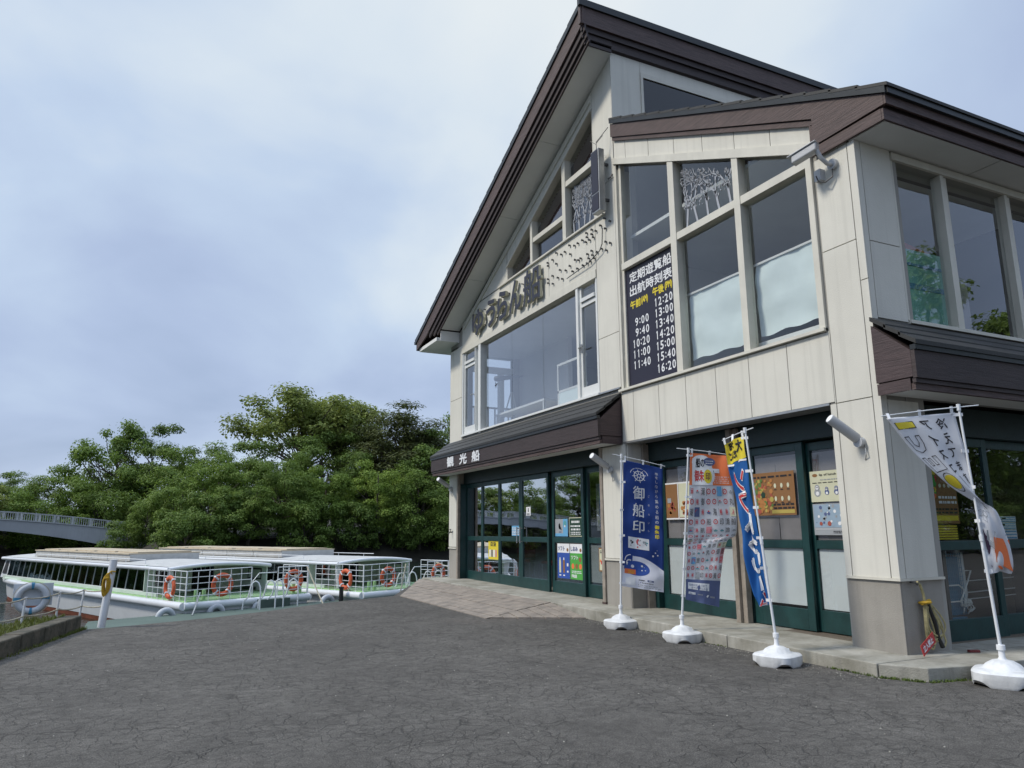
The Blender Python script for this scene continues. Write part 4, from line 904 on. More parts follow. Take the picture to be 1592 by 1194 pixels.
# tube shaped floodlights
def lamp(label, tip, root, plate_n=(1, 0, 0)):
    tip, root = Vector(tip), Vector(root); t = thing('wall_lamp', label, 'lamp', root, group='tubular lamps on the ground floor columns')
    d = (root - tip).normalized(); e_ = tip + d * .34
    m = MB(); m.tube([tip, tip + d * .02, tip + d * .32, e_], [.044, .048, .048, .038], 16); link(m, 'lamp_body', 'camgrey', t, smooth=True)
    m = MB(); m.tube([tip - d * .002, tip + d * .003], .041, 16); link(m, 'lens', 'plw', t)
    m = MB(); m.tube([e_ - d * .02, root + Vector((-.05, 0, 0))], .014, 8); m.tube([root + Vector((-.06, 0, 0)), root], .05, 14); m.torus(root + Vector((-.05, 0, 0)), (1, 0, 0), .035, .012, 14, 6); link(m, 'bracket', 'camgrey', t, smooth=True)
    m = MB(); m.tube([root + Vector((-.01, -.04, 0)), root + Vector((-.03, -.06, -.12)), root + Vector((-.0, -.02, -.17))], .005, 5); link(m, 'cable', 'metal', t)
lamp('grey tube lamp on the cream corner pillar beside the yellow hose side', (5.70, 4.89, 2.265), (6.0, 4.80, 2.04))
lamp('grey tube lamp on the middle column behind the blue banner', (5.62, 9.02, 2.29), (6.0, 9.09, 2.10))
lamp('grey tube lamp on the far left column below the awning letters', (5.60, 15.42, 2.36), (6.0, 15.60, 2.16))
for o in bpy.data.objects:
    if o.get('category') == 'lamp': del o['group']

# security camera
sc_ = thing('security_camera', 'pale grey security camera on a curved arm at the bay corner', 'security camera', (6.0, 4.85, 5.0))
c0, c1 = Vector((5.72, 5.05, 5.00)), Vector((5.80, 4.83, 5.06)); d = (c1 - c0).normalized()
m = MB(); m.obox((c0 + c1) / 2, d * .27, d.cross(Vector((0, 0, 1))).normalized() * .10, Vector((0, 0, .085))); link(m, 'camera_body', 'camgrey', sc_, bevel=.012)
m = MB(); m.obox((c0 + c1) / 2 - d * .02 + Vector((0, 0, .05)), d * .31, d.cross(Vector((0, 0, 1))).normalized() * .125, Vector((0, 0, .012))); link(m, 'sun_shade', 'camgrey', sc_, bevel=.004)
m = MB(); m.tube([c0 - d * .003, c0 + d * .004], .034, 14); link(m, 'lens', 'metald', sc_)
m = MB(); m.tube([c1 + Vector((0, 0, -.03)), c1 + Vector((.03, -.02, -.12)), c1 + Vector((.10, -.03, -.17)), (6.0, 4.80, 4.90)], .022, 10); m.tube([(5.96, 4.80, 4.90), (6.0, 4.80, 4.90)], .055, 16); link(m, 'arm', 'camgrey', sc_, smooth=True)
m = MB(); m.tube([(5.97, 4.80, 4.85), (5.96, 4.80, 4.76), (5.93, 4.87, 4.72), (5.92, 4.94, 4.76), (5.9, 4.95, 4.82)], .007, 6); link(m, 'cable', 'metald', sc_)
m = MB(); m.box(5.93, 6.0, 4.92, 5.0, 4.78, 4.90); link(m, 'junction_box', 'camgrey', sc_)
# small wall tap on the left column
tp = thing('wall_tap', 'small dark tap on the far left column below the lamp', 'tap', (6.0, 15.55, 1.2))
m = MB(); m.tube([(6.0, 15.55, 1.2), (5.93, 15.55, 1.2), (5.91, 15.55, 1.16)], .015, 8); m.tube([(5.95, 15.55, 1.2), (5.95, 15.55, 1.26)], .008, 6); m.box(5.94, 5.96, 15.51, 15.59, 1.255, 1.27); link(m, 'tap_body', 'metald', tp)

# ---- posters
def poster(name, label, fn_, W_, H_, base, cat='poster', group=None, loc=(0, 0, 0)):
    t = thing(name, label, cat, loc, group=group); P_ = Print(fn_)
    m = MB(); vs = [];
    p0, n_ = fn_(0, 0)
    for u, v in ((0, 0), (W_, 0), (W_, H_), (0, H_)): vs.append(fn_(u, v)[0])
    vs += [v - n_ * .004 for v in vs]; m.add(vs, [(0, 1, 2, 3), (7, 6, 5, 4), (0, 4, 5, 1), (1, 5, 6, 2), (2, 6, 7, 3), (3, 7, 4, 0)]); link(m, 'paper', base, t)
    return t, P_
def lines(P_, rr, u0, v0, u1, v1, n_, m_, th=.5, layer=2):
    for i in range(n_):
        v = v1 - (v1 - v0) * (i + 1) / n_; h = (v1 - v0) / n_ * th; u = u0
        while u < u1 - .01:
            L_ = rr.uniform(.03, .12) * (u1 - u0) * 2; L_ = min(L_, u1 - u); P_.rect(u, v, u + L_ * .9, v + h, m_, layer); u += L_ + (u1 - u0) * .03
rq = random.Random(11)
XG = x_ + .018                                   # glass of the left doors
t, P = poster('poster', 'yellow notice behind the lower pane of the second door leaf', plane_x(XG - .003, 14.10, .66), .50, .37, 'ink_y', loc=(XG, 13.9, .66))
P.text('日没', .12, .26, .26, .08, 'ink_k', 1, bold=.004); [P.rect(.05 + .1 * i, .05, .12 + .1 * i, .19, ('ink_w', 'ink_s', 'ink_w', 'ink_p')[i], 1) for i in range(4)]; P.done('print', t)
t, P = poster('notice', 'small white notice at the top left of the fourth door leaf', plane_x(XG - .003, 12.36, 1.50), .18, .16, 'ink_w', cat='notice', loc=(XG, 12.3, 1.5))
P.disc(.09, .12, .018, 'ink_k'); P.rect(.07, .07, .11, .1, 'ink_k'); lines(P, rq, .03, .01, .15, .05, 3, 'ink_k'); P.done('print', t)
t, P = poster('notice', 'pale blue notice next to the handle of the third door leaf', plane_x(XG - .003, 12.98, 1.13), .34, .19, 'ink_lb', cat='notice', loc=(XG, 12.8, 1.13))
lines(P, rq, .02, .02, .32, .17, 5, 'ink_w'); P.done('print', t)
xg5 = x_ + .05 + .018
t, P = poster('poster', 'pale blue poster with a dark bird, left of the dark green notice', plane_x(xg5 - .003, 11.34, 1.13), .43, .29, 'ink_gr', loc=(xg5, 11.1, 1.13))
P.rect(.27, .0, .43, .29, 'ink_lb'); P.disc(.34, .21, .05, 'ink_t', 2); P.disc(.34, .17, .02, 'ink_w', 3); P.disc(.15, .17, .03, 'ink_k', 2, ry=.05); P.poly([(.12, .2), (.2, .15), (.22, .1), (.14, .13)], 'ink_k', 2); P.rect(0, 0, .27, .05, 'ink_lb'); lines(P, rq, .13, .06, .22, .09, 2, 'ink_s'); P.done('print', t)
t, P = poster('notice', 'dark green notice with white lines of text on the fifth door leaf', plane_x(xg5 - .003, 10.86, 1.13), .42, .31, 'ink_c', cat='notice', loc=(xg5, 10.7, 1.13))
P.rect(.012, .012, .408, .298, 'ink_dg', 1); lines(P, rq, .08, .22, .34, .27, 1, 'ink_w', .7); lines(P, rq, .05, .155, .37, .2, 1, 'ink_w', .6); lines(P, rq, .06, .10, .36, .14, 1, 'ink_w', .7); lines(P, rq, .05, .03, .37, .09, 2, 'ink_w', .5); P.done('print', t)
def icepost(name, label, y0, W_, col, kind):
    t, P = poster(name, label, plane_x(xg5 - .003, y0, .44), W_, .57, 'ink_w', loc=(xg5, y0 - .2, .44))
    P.rect(.0, .0, W_, .42, col, 1); P.text('しおみ' if kind else 'ソフト', .03, .455, .22, .07, 'ink_s', 2, bold=.003); P.disc(W_ * .85, .47, .03, 'ink_br', 2)
    if kind == 0:
        for i, c in enumerate(('ink_c', 'ink_br')): P.rect(.06 + .13 * i, .09, .12 + .13 * i, .30, c, 2); P.rect(.075 + .13 * i, .30, .105 + .13 * i, .34, 'ink_w', 2); P.rect(.06 + .13 * i, .04, .12 + .13 * i, .06, 'ink_w', 2)
        P.rect(.32, .2, .37, .25, 'ink_w', 2); P.rect(.32, .1, .37, .13, 'ink_w', 2)
    else:
        P.text('ソフト', .04, .32, .22, .06, 'ink_w', 2, bold=.003)
        for i in range(3): P.disc(.09 + .12 * i, .21, .045, ('ink_o', 'ink_br', 'ink_o')[i], 2)
        P.disc(.32, .32, .04, 'ink_br', 2); lines(P, rq, .05, .10, .36, .15, 2, 'ink_w'); P.text('FREE', .05, .03, .16, .045, 'ink_w', 2, bold=.003)
    P.done('print', t)
icepost('poster', 'blue poster with two bars low on the fifth door leaf', 11.28, .41, 'ink_b', 0)
icepost('poster', 'green poster with round sweets low on the fifth door leaf', 10.85, .40, 'ink_g', 1)
xg6 = x_ + .10 + .018
t, P = poster('poster', 'tall blue poster of a boat behind the upper pane of the sixth door leaf', plane_x(xg6 + .03, 10.12, 1.22), .62, .74, 'ink_gr', loc=(xg6, 9.8, 1.22))
P.rect(.09, .06, .62, .74, 'ink_s', 1); P.rect(.09, .42, .62, .74, 'ink_lb', 2)
for i in range(26): P.disc(rq.uniform(.12, .6), rq.uniform(.5, .71), rq.uniform(.012, .035), rq.choice(('ink_w', 'ink_b', 'ink_gr')), 3)
P.rect(.09, .06, .3, .42, 'ink_b', 2); P.poly([(.2, .36), (.62, .12), (.62, .26), (.34, .40)], 'ink_w', 3); P.poly([(.3, .33), (.6, .17), (.62, .22), (.36, .37)], 'ink_t', 4); P.rect(.14, .07, .58, .1, 'ink_gr', 3); P.done('print', t)
m = MB(); m.box(xg6 + .014, xg6 + .02, 9.56, 10.32, .42, 1.00); link(m, 'panel_sheet', 'paperw', BL)
t, P = poster('poster', 'brown food poster on the white sheet of the sixth door leaf', plane_x(xg6 - .003, 10.04, .60), .48, .36, 'ink_br', loc=(xg6, 9.8, .6))
P.rect(.26, 0, .48, .36, 'ink_y', 1); P.rect(.02, .02, .25, .34, 'ink_c', 1)
for i in range(14): P.disc(rq.uniform(.04, .44), rq.uniform(.04, .24), rq.uniform(.012, .03), rq.choice(('ink_br', 'ink_o', 'ink_k', 'ink_r')), 2)
lines(P, rq, .04, .28, .44, .33, 2, 'ink_k'); P.done('print', t)

# right section: white sheets below, grey papers and posters above
def psheet(x, y0, y1, z0, z1, mat): m = MB(); m.box(x, x + .004, y0, y1, z0, z1); link(m, 'panel_sheet', mat, BL)
xa1, xa2, xa3 = x2 + .04 + .03, x2 + .03, x2 + .06 + .03
psheet(xa1, 6.98, 8.43, .38, 1.02, 'paperw'); psheet(xa2, 6.0, 6.66, .42, 1.02, 'paperw'); psheet(xa3, 5.12, 5.86, .40, 1.02, 'paperw')
for x, a, b in ((xa1, 6.98, 8.43), (xa2, 6.0, 6.66), (xa3, 5.12, 5.86)):
    n_ = max(1, round((b - a) / .36))
    for i in range(n_): psheet(x + .002 * (i % 2), a + (b - a) * i / n_ + .01, a + (b - a) * (i + 1) / n_ - .004, 1.12, 2.0 - .03 * i, 'papergr'); psheet(x + .006 + .001 * i, a + (b - a) * i / n_, a + (b - a) * (i + 1) / n_, 1.98 if 0 else 1.30, 2.06, 'paperw' if False else 'papergr')
def foodposter(label, x, y0, z0, W_, H_, seed, style):
    rr = random.Random(seed); t, P = poster('poster', label, plane_x(x, y0, z0), W_, H_, 'ink_br', loc=(x, y0 - W_ / 2, z0))
    if style == 0:
        for i in range(2):
            P.rect(W_ * (.02 + .5 * i), .03, W_ * (.47 + .5 * i), H_ - .02, ('ink_br', 'ink_c')[i], 1)
            for k in range(14): P.disc(W_ * (.1 + .5 * i) + rr.uniform(0, W_ * .3), rr.uniform(.06, H_ * .45), rr.uniform(.012, .03), rr.choice(('pr', 'po', 'pr')), 2)
        P.rect(0, 0, W_, .02, 'ink_w', 1); P.rect(0, H_ - .02, W_, H_, 'ink_w', 1); P.rect(W_ * .48, 0, W_ * .51, H_, 'ink_w', 2); P.rect(.04, H_ * .45, .12, H_ * .58, 'ink_gr', 3)
    else:
        for k in range(80): P.disc(rr.uniform(.03, W_ * .48), rr.uniform(.04, H_ - .08), rr.uniform(.010, .032), rr.choice(('po', 'py', 'pr', 'pg', 'po')), 1 + k * .04)
        P.disc(W_ * .27, H_ * .48, .035, 'ink_dg', 4)
        for i in range(3):
            for j in range(2):
                u, v = W_ * (.56 + .15 * i), H_ * (.38 + .30 * j); P.disc(u, v, .018, 'ink_c', 2, ry=.028); P.rect(u - .02, v - .05, u + .02, v - .04, 'ink_k', 2)
        lines(P, rr, .03, H_ - .06, W_ - .03, H_ - .02, 1, 'ink_k'); lines(P, rr, W_ * .5, .07, W_ - .02, .15, 2, 'ink_k'); P.rect(W_ * .45, .02, W_ - .02, .06, 'py', 2)
    P.done('print', t)
foodposter('brown menu poster with two photos, left of the stamp banner', x2 + .03, 8.40, 1.37, .55, .50, 3, 0)
foodposter('wide brown food menu poster right of the pale wooden post', x2 - .003, 6.69, 1.39, .65, .49, 5, 1)
t, P = poster('poster', 'cream poster with three animal drawings beside the corner pillar', plane_x(xa3 - .035, 5.87, 1.52), .42, .33, 'ink_c', loc=(xa3, 5.7, 1.52))
P.disc(.07, .285, .035, 'ink_br', 1, ry=.018); P.text('lip of lunch', .13, .27, .22, .03, 'ink_k', 1, bold=.001); lines(P, rq, .14, .23, .38, .25, 1, 'ink_gr'); lines(P, rq, .03, .2, .38, .215, 1, 'ink_k')
for i, (c, s_) in enumerate((('ink_gr', .045), ('ink_s', .03), ('ink_s', .033))):
    u = .09 + .125 * i; P.disc(u, .10, s_, c, 1); P.disc(u, .10 + s_ * 1.2, s_ * .7, c, 2); P.disc(u, .10 + s_ * 1.1, s_ * .45, 'ink_w', 3); P.disc(u - s_ * .15, .10 + s_ * 1.2, .005, 'ink_k', 4); P.disc(u + s_ * .2, .10 + s_ * 1.2, .005, 'ink_k', 4); P.disc(u, .09, s_ * .5, 'ink_w', 2)
P.done('print', t)
t, P = poster('poster', 'pale blue poster under the cream animal poster beside the corner pillar', plane_x(xa3 - .035, 5.865, 1.17), .42, .33, 'ink_gr', loc=(xa3, 5.7, 1.17))
P.rect(.01, .08, .41, .32, 'pb', 1)
for i in range(34): P.disc(rq.uniform(.03, .39), rq.uniform(.1, .31), rq.uniform(.006, .02), rq.choice(('ink_w', 'ink_gr', 'ink_s', 'pb')), 2)
P.disc(.1, .12, .02, 'pr', 3); P.disc(.21, .12, .025, 'pr', 3); P.disc(.34, .12, .02, 'ink_w', 3); lines(P, rq, .25, .02, .4, .05, 2, 'ink_k'); P.rect(.02, .06, .4, .065, 'ink_w', 2); P.done('print', t)

# ================================================================ behind the side glazing
us = thing('umbrella_stand', 'blue wire umbrella stand holding clear umbrellas behind the side door glass', 'stand', (7.45, 5.15, .16))
m = MB()
for i in range(9):
    m.box(7.38 + i * .03, 7.385 + i * .03, 5.05, 5.055, .36, .98)
for j in range(14): m.box(7.38, 7.63, 5.05, 5.055, .38 + j * .045, .385 + j * .045)
m.box(7.38, 7.63, 5.056, 5.30, .30, .34); link(m, 'wire_frame', 'blue', us)
m = MB(); m.box(7.40, 7.62, 5.08, 5.10, .36, .94); link(m, 'back_panel', 'blue', us)
for i, (xx, zz) in enumerate(((7.46, 1.0), (7.66, 1.02), (7.72, .98))):
    u_ = link(MB().tube([(xx, 5.14, .42), (xx + .01, 5.14, .55), (xx + .01, 5.13, zz)], [.015, .045, .03], 10), 'umbrella', 'paperw', None, loc=(xx, 5.14, .42), smooth=True, label=('clear umbrella inside the blue wire stand, nearest the pillar', 'taller clear umbrella in the middle beside the blue wire stand', 'rightmost clear umbrella leaning beside the blue wire stand')[i], cat='umbrella', group='clear umbrellas in the stand')
    m = MB(); m.tube([(xx + .01, 5.13, zz), (xx + .01, 5.13, zz + .09), (xx + .04, 5.13, zz + .12), (xx + .07, 5.13, zz + .08)], .008, 6); link(m, 'umbrella_handle', 'white', u_)
ch = thing('wire_rack', 'tangled white wire rack on the floor behind the side door', 'rack', (7.6, 5.05, .2))
m = MB(); m.tube([(7.25, 5.02, .50), (7.5, 5.02, .50), (7.6, 5.02, .62), (7.72, 5.02, .80), (7.60, 5.02, .80)], .008, 6); m.tube([(7.25, 5.02, .66), (7.5, 5.02, .66), (7.62, 5.02, .58)], .008, 6)
for i in range(16):
    a = R.uniform(0, 6.28); m.torus((7.62 + R.uniform(-.09, .09), 5.04, .44 + R.uniform(-.05, .08)), (math.cos(a), 1, math.sin(a)), .03, .005, 10, 5)
for zz in (.66, .54, .47): m.tube([(7.72, 5.3, zz), (8.9, 5.3, zz + .02)], .006, 5)
link(m, 'wire', 'white', ch)
bx = [(8.20, 1.115, .30, .10), (8.20, 1.22, .30, .07), (8.23, 1.295, .28, .06)]
for i, (xx, zz, w_, h_) in enumerate(bx):
    t = thing('carton', ('lowest', 'middle', 'topmost')[i] + ' white and blue carton stacked behind the side door glass', 'box', (xx, 5.0, zz))
    m = MB(); m.box(xx, xx + w_, 4.96, 5.2, zz, zz + h_); link(m, 'carton_body', 'ink_w', t)
    P = Print(plane_y(4.959, xx, zz)); [P.rect(.01, h_ * (k + .2) / 3, w_ - .01, h_ * (k + .6) / 3, 'ink_lb', 1) for k in range(3)]; P.rect(.03, h_ * .5, .1, h_ * .8, 'ink_k', 2); P.done('print', t)
m = MB(); m.box(7.2, 9.0, 4.95, 5.35, 1.07, 1.112); m.box(7.2, 7.24, 4.95, 5.35, .16, 1.07); m.box(8.95, 9.0, 4.95, 5.35, .16, 1.07); link(m, 'counter', 'metald', None, loc=(8, 5.1, .16), label='dark counter standing just behind the side doors', cat='counter')
m = MB(); m.box(7.02, 7.42, 4.92, 5.2, 1.116, 1.27)
wk = thing('wicker_basket', 'brown wicker basket on the counter behind the side door', 'basket', (7.2, 5.1, 1.11)); link(m, 'basket_body', 'wood', wk)
m = MB()
for j in range(6): m.box(7.015, 7.425, 4.913, 4.919, 1.122 + j * .025, 1.137 + j * .025)
link(m, 'wicker_band', 'ink_y', wk)
t, P = poster('poster', 'dark brown food poster above the wicker basket behind the side door', plane_y(4.885, 6.98, 1.28), .46, .62, 'ink_br', loc=(7.2, 4.9, 1.28))
for i in range(46): P.disc(rq.uniform(.02, .14), rq.uniform(.25, .6), rq.uniform(.01, .028), rq.choice(('ink_o', 'ink_y', 'ink_g', 'ink_r')), 1 + .02 * i)
for i in range(8): P.disc(.2 + .07 * (i % 4), .38 + .12 * (i // 4), .02, rq.choice(('ink_c', 'ink_p')), 2)
lines(P, rq, .16, .2, .44, .3, 2, 'ink_w'); lines(P, rq, .1, .1, .44, .17, 2, 'ink_k'); P.rect(.1, .03, .44, .08, 'ink_y', 1); P.done('print', t)
# stack upstairs behind the side window
st_ = thing('covered_stack', 'large pile under a pale green sheet behind the upstairs side window', 'pile', (7.24, 5.1, 3.2))
m = MB(); m.box(6.82, 7.66, 4.86, 5.5, 3.21, 4.20); link(m, 'sheet', 'teal', st_, bevel=.03)
m = MB(); m.box(6.815, 7.67, 4.85, 5.51, 4.00, 4.03); m.box(6.82, 7.67, 4.853, 4.857, 3.74, 3.80); link(m, 'strap', 'blue', st_)
m = MB(); m.add([(6.98, 4.9, 4.2), (7.58, 4.9, 4.2), (7.58, 5.3, 4.2), (6.98, 5.3, 4.2), (7.08, 5.0, 4.31), (7.28, 5.05, 4.38), (7.46, 5.05, 4.29)], [(0, 1, 6, 5, 4), (1, 2, 6), (2, 3, 5, 6), (3, 0, 4, 5), (3, 4, 5)]); link(m, 'folded_cloth', 'redcloth', None, loc=(7.28, 5.1, 4.2), label='salmon coloured cloth heaped on the covered pile upstairs', cat='cloth', smooth=True)
m = MB(); m.box(7.86, 8.14, 4.9, 5.3, 3.21, 4.02); link(m, 'plastic_roll', 'papergr', None, loc=(8.0, 5.1, 3.21), bevel=.05, label='grey wrapped roll standing behind the second upstairs side window', cat='roll')
# upstairs room: telescope on a tripod and low table
te = thing('telescope', 'dark telescope on a tripod standing inside the wide upstairs window', 'telescope', (6.72, 13.9, 3.2))
m = MB(); m.tube([(6.52, 14.35, 4.50), (6.72, 13.95, 4.48)], [.06, .045], 12); m.tube([(6.72, 13.95, 4.48), (6.86, 13.7, 4.46)], [.03, .025], 10); link(m, 'scope_tube', 'metald', te, smooth=True)
m = MB(); m.tube([(6.72, 13.95, 4.46), (6.72, 13.95, 4.15)], .035, 8); link(m, 'mount', 'metald', te)
for a in (0.3, 2.4, 4.5): link(MB().tube([(6.72, 13.95, 4.2), (6.72 + .3 * math.cos(a), 13.95 + .3 * math.sin(a), 3.2)], .015, 6), 'leg', 'metal', te)
tb = thing('low_table', 'long pale table below the wide upstairs window', 'table', (6.7, 12.6, 3.2))
m = MB(); m.box(6.40, 7.0, 11.9, 14.1, 3.62, 3.66); link(m, 'table_top', 'inner', tb)
for xx, yy in ((6.43, 11.95), (6.97, 11.95), (6.43, 14.05), (6.97, 14.05)): link(MB().box(xx - .02, xx + .02, yy - .02, yy + .02, 3.2, 3.62), 'leg', 'inner', tb)
bs = MB(); bs.poly = None
rr = thing('bird_sticker', 'small dark bird shaped sticker on the wide upstairs window', 'sticker', (6.08, 13.3, 4.1))
P = Print(plane_x(6.083, 13.45, 4.08)); P.poly([(0, .06), (.06, .08), (.05, .14), (.1, .09), (.17, .1), (.11, .06), (.07, 0), (.06, .055)], 'ink_k', 1); P.done('print', rr)
# shop furniture seen through the doors
for i, (xx, yy) in enumerate(((7.0, 12.3), (7.3, 13.2), (7.1, 14.2))):
    c = thing('chair', ('nearest of the three dark red chairs behind the glazed doors', 'middle one of the three dark red chairs behind the glazed doors', 'farthest of the three dark red chairs behind the glazed doors')[i], 'chair', (xx, yy, .16), rz=.4 * i)
    link(MB().box(-.2, .2, -.2, .2, .42, .47), 'seat', 'seat', c, local=True); link(MB().box(.17, .2, -.2, .2, .5, .88), 'backrest', 'seat', c, local=True)
    for a, b in ((-.18, -.18), (.18, -.18), (-.18, .18), (.18, .18)): link(MB().tube([(a, b, 0), (a, b, .42)], .012, 6), 'leg', 'metal', c, local=True)

# ================================================================ hose, small red sign
hz = thing('rope_coil', 'yellow green rope coil hanging from a hook on the shaded pillar side', 'rope', (6.2, 4.52, .75))
m = MB(); m.tube([(6.13, 4.55, .765), (6.13, 4.50, .765), (6.15, 4.495, .745)], .010, 6); link(m, 'hook', 'metald', hz)
m = MB()
m.tube([(6.15, 4.50, .77), (6.19, 4.50, .74), (6.22, 4.50, .66), (6.225, 4.50, .60)], .012, 8)
for i in range(6):
    w_ = .060 + .012 * i; lo = .10 + .03 * (i % 4) + .02 * i; cx = 6.235 + .010 * i; pts = []
    for k in range(21):
        a = 2 * PI * k / 20; s_ = math.sin(a / 2) ** 1.2
        pts.append((cx + w_ * math.sin(a) * (1 if a < PI else .8) + .10 * s_ * (.5 + .08 * i), 4.515 - .006 * (i % 3) + .004 * math.sin(k), .59 - (.59 - lo) * s_ * .82))
    m.tube(pts, .0070, 6, caps=False)
m.tube([(6.30, 4.505, .58), (6.36, 4.505, .47), (6.43, 4.505, .34), (6.46, 4.505, .24), (6.43, 4.505, .20)], .009, 6)
link(m, 'coil', 'hose', hz, smooth=True)
m = MB(); m.tube([(6.19, 4.505, .585), (6.30, 4.505, .60)], .018, 8); m.torus((6.235, 4.505, .59), (0, .1, 1), .045, .012, 14, 6); link(m, 'rope_wrap', 'ropey', hz, smooth=True)
m = MB(); m.tube([(6.27, 4.50, .57), (6.33, 4.50, .42), (6.36, 4.50, .28), (6.40, 4.50, .20)], [.012, .017, .014, .02], 8); link(m, 'strap', 'bollard', hz, smooth=True)
rs_ = thing('small_sign', 'small red sign with white letters leaning on the pillar foot under the rope', 'sign', (6.12, 4.46, .15))
def fn_s(u, v):
    o_ = Vector((5.95, 4.36, .175)); U_ = Vector((.225, .05, .085)).normalized(); V_ = Vector((.0, .25, .95)).normalized(); return o_ + U_ * u + V_ * v, U_.cross(V_)
P = Print(fn_s); 
vs = [fn_s(u, v)[0] for u, v in ((0, 0), (.27, 0), (.27, .085), (0, .085))]; n_ = fn_s(0, 0)[1]; vs += [v - n_ * .006 for v in vs]
link(MB().add(vs, [(0, 1, 2, 3), (7, 6, 5, 4), (0, 4, 5, 1), (1, 5, 6, 2), (2, 6, 7, 3), (3, 7, 4, 0)]), 'sign_plate', 'redsign', rs_)
P.text('立入禁止', .025, .018, .20, .05, 'ink_w', 1, bold=.0015); P.done('lettering', rs_)
m = MB(); m.prism([(6.62, 4.40), (6.70, 4.36), (6.73, 4.40), (6.64, 4.44)], 2, .152, .17); link(m, 'rubber_wedge', 'seat', None, loc=(6.67, 4.4, .152), label='small dark red wedge lying on the step by the side post', cat='wedge')

MT['basew'] = pm('scuffed_white_plastic', (.74, .75, .75), .45, .10, 9, .2, 60, streak=.35)
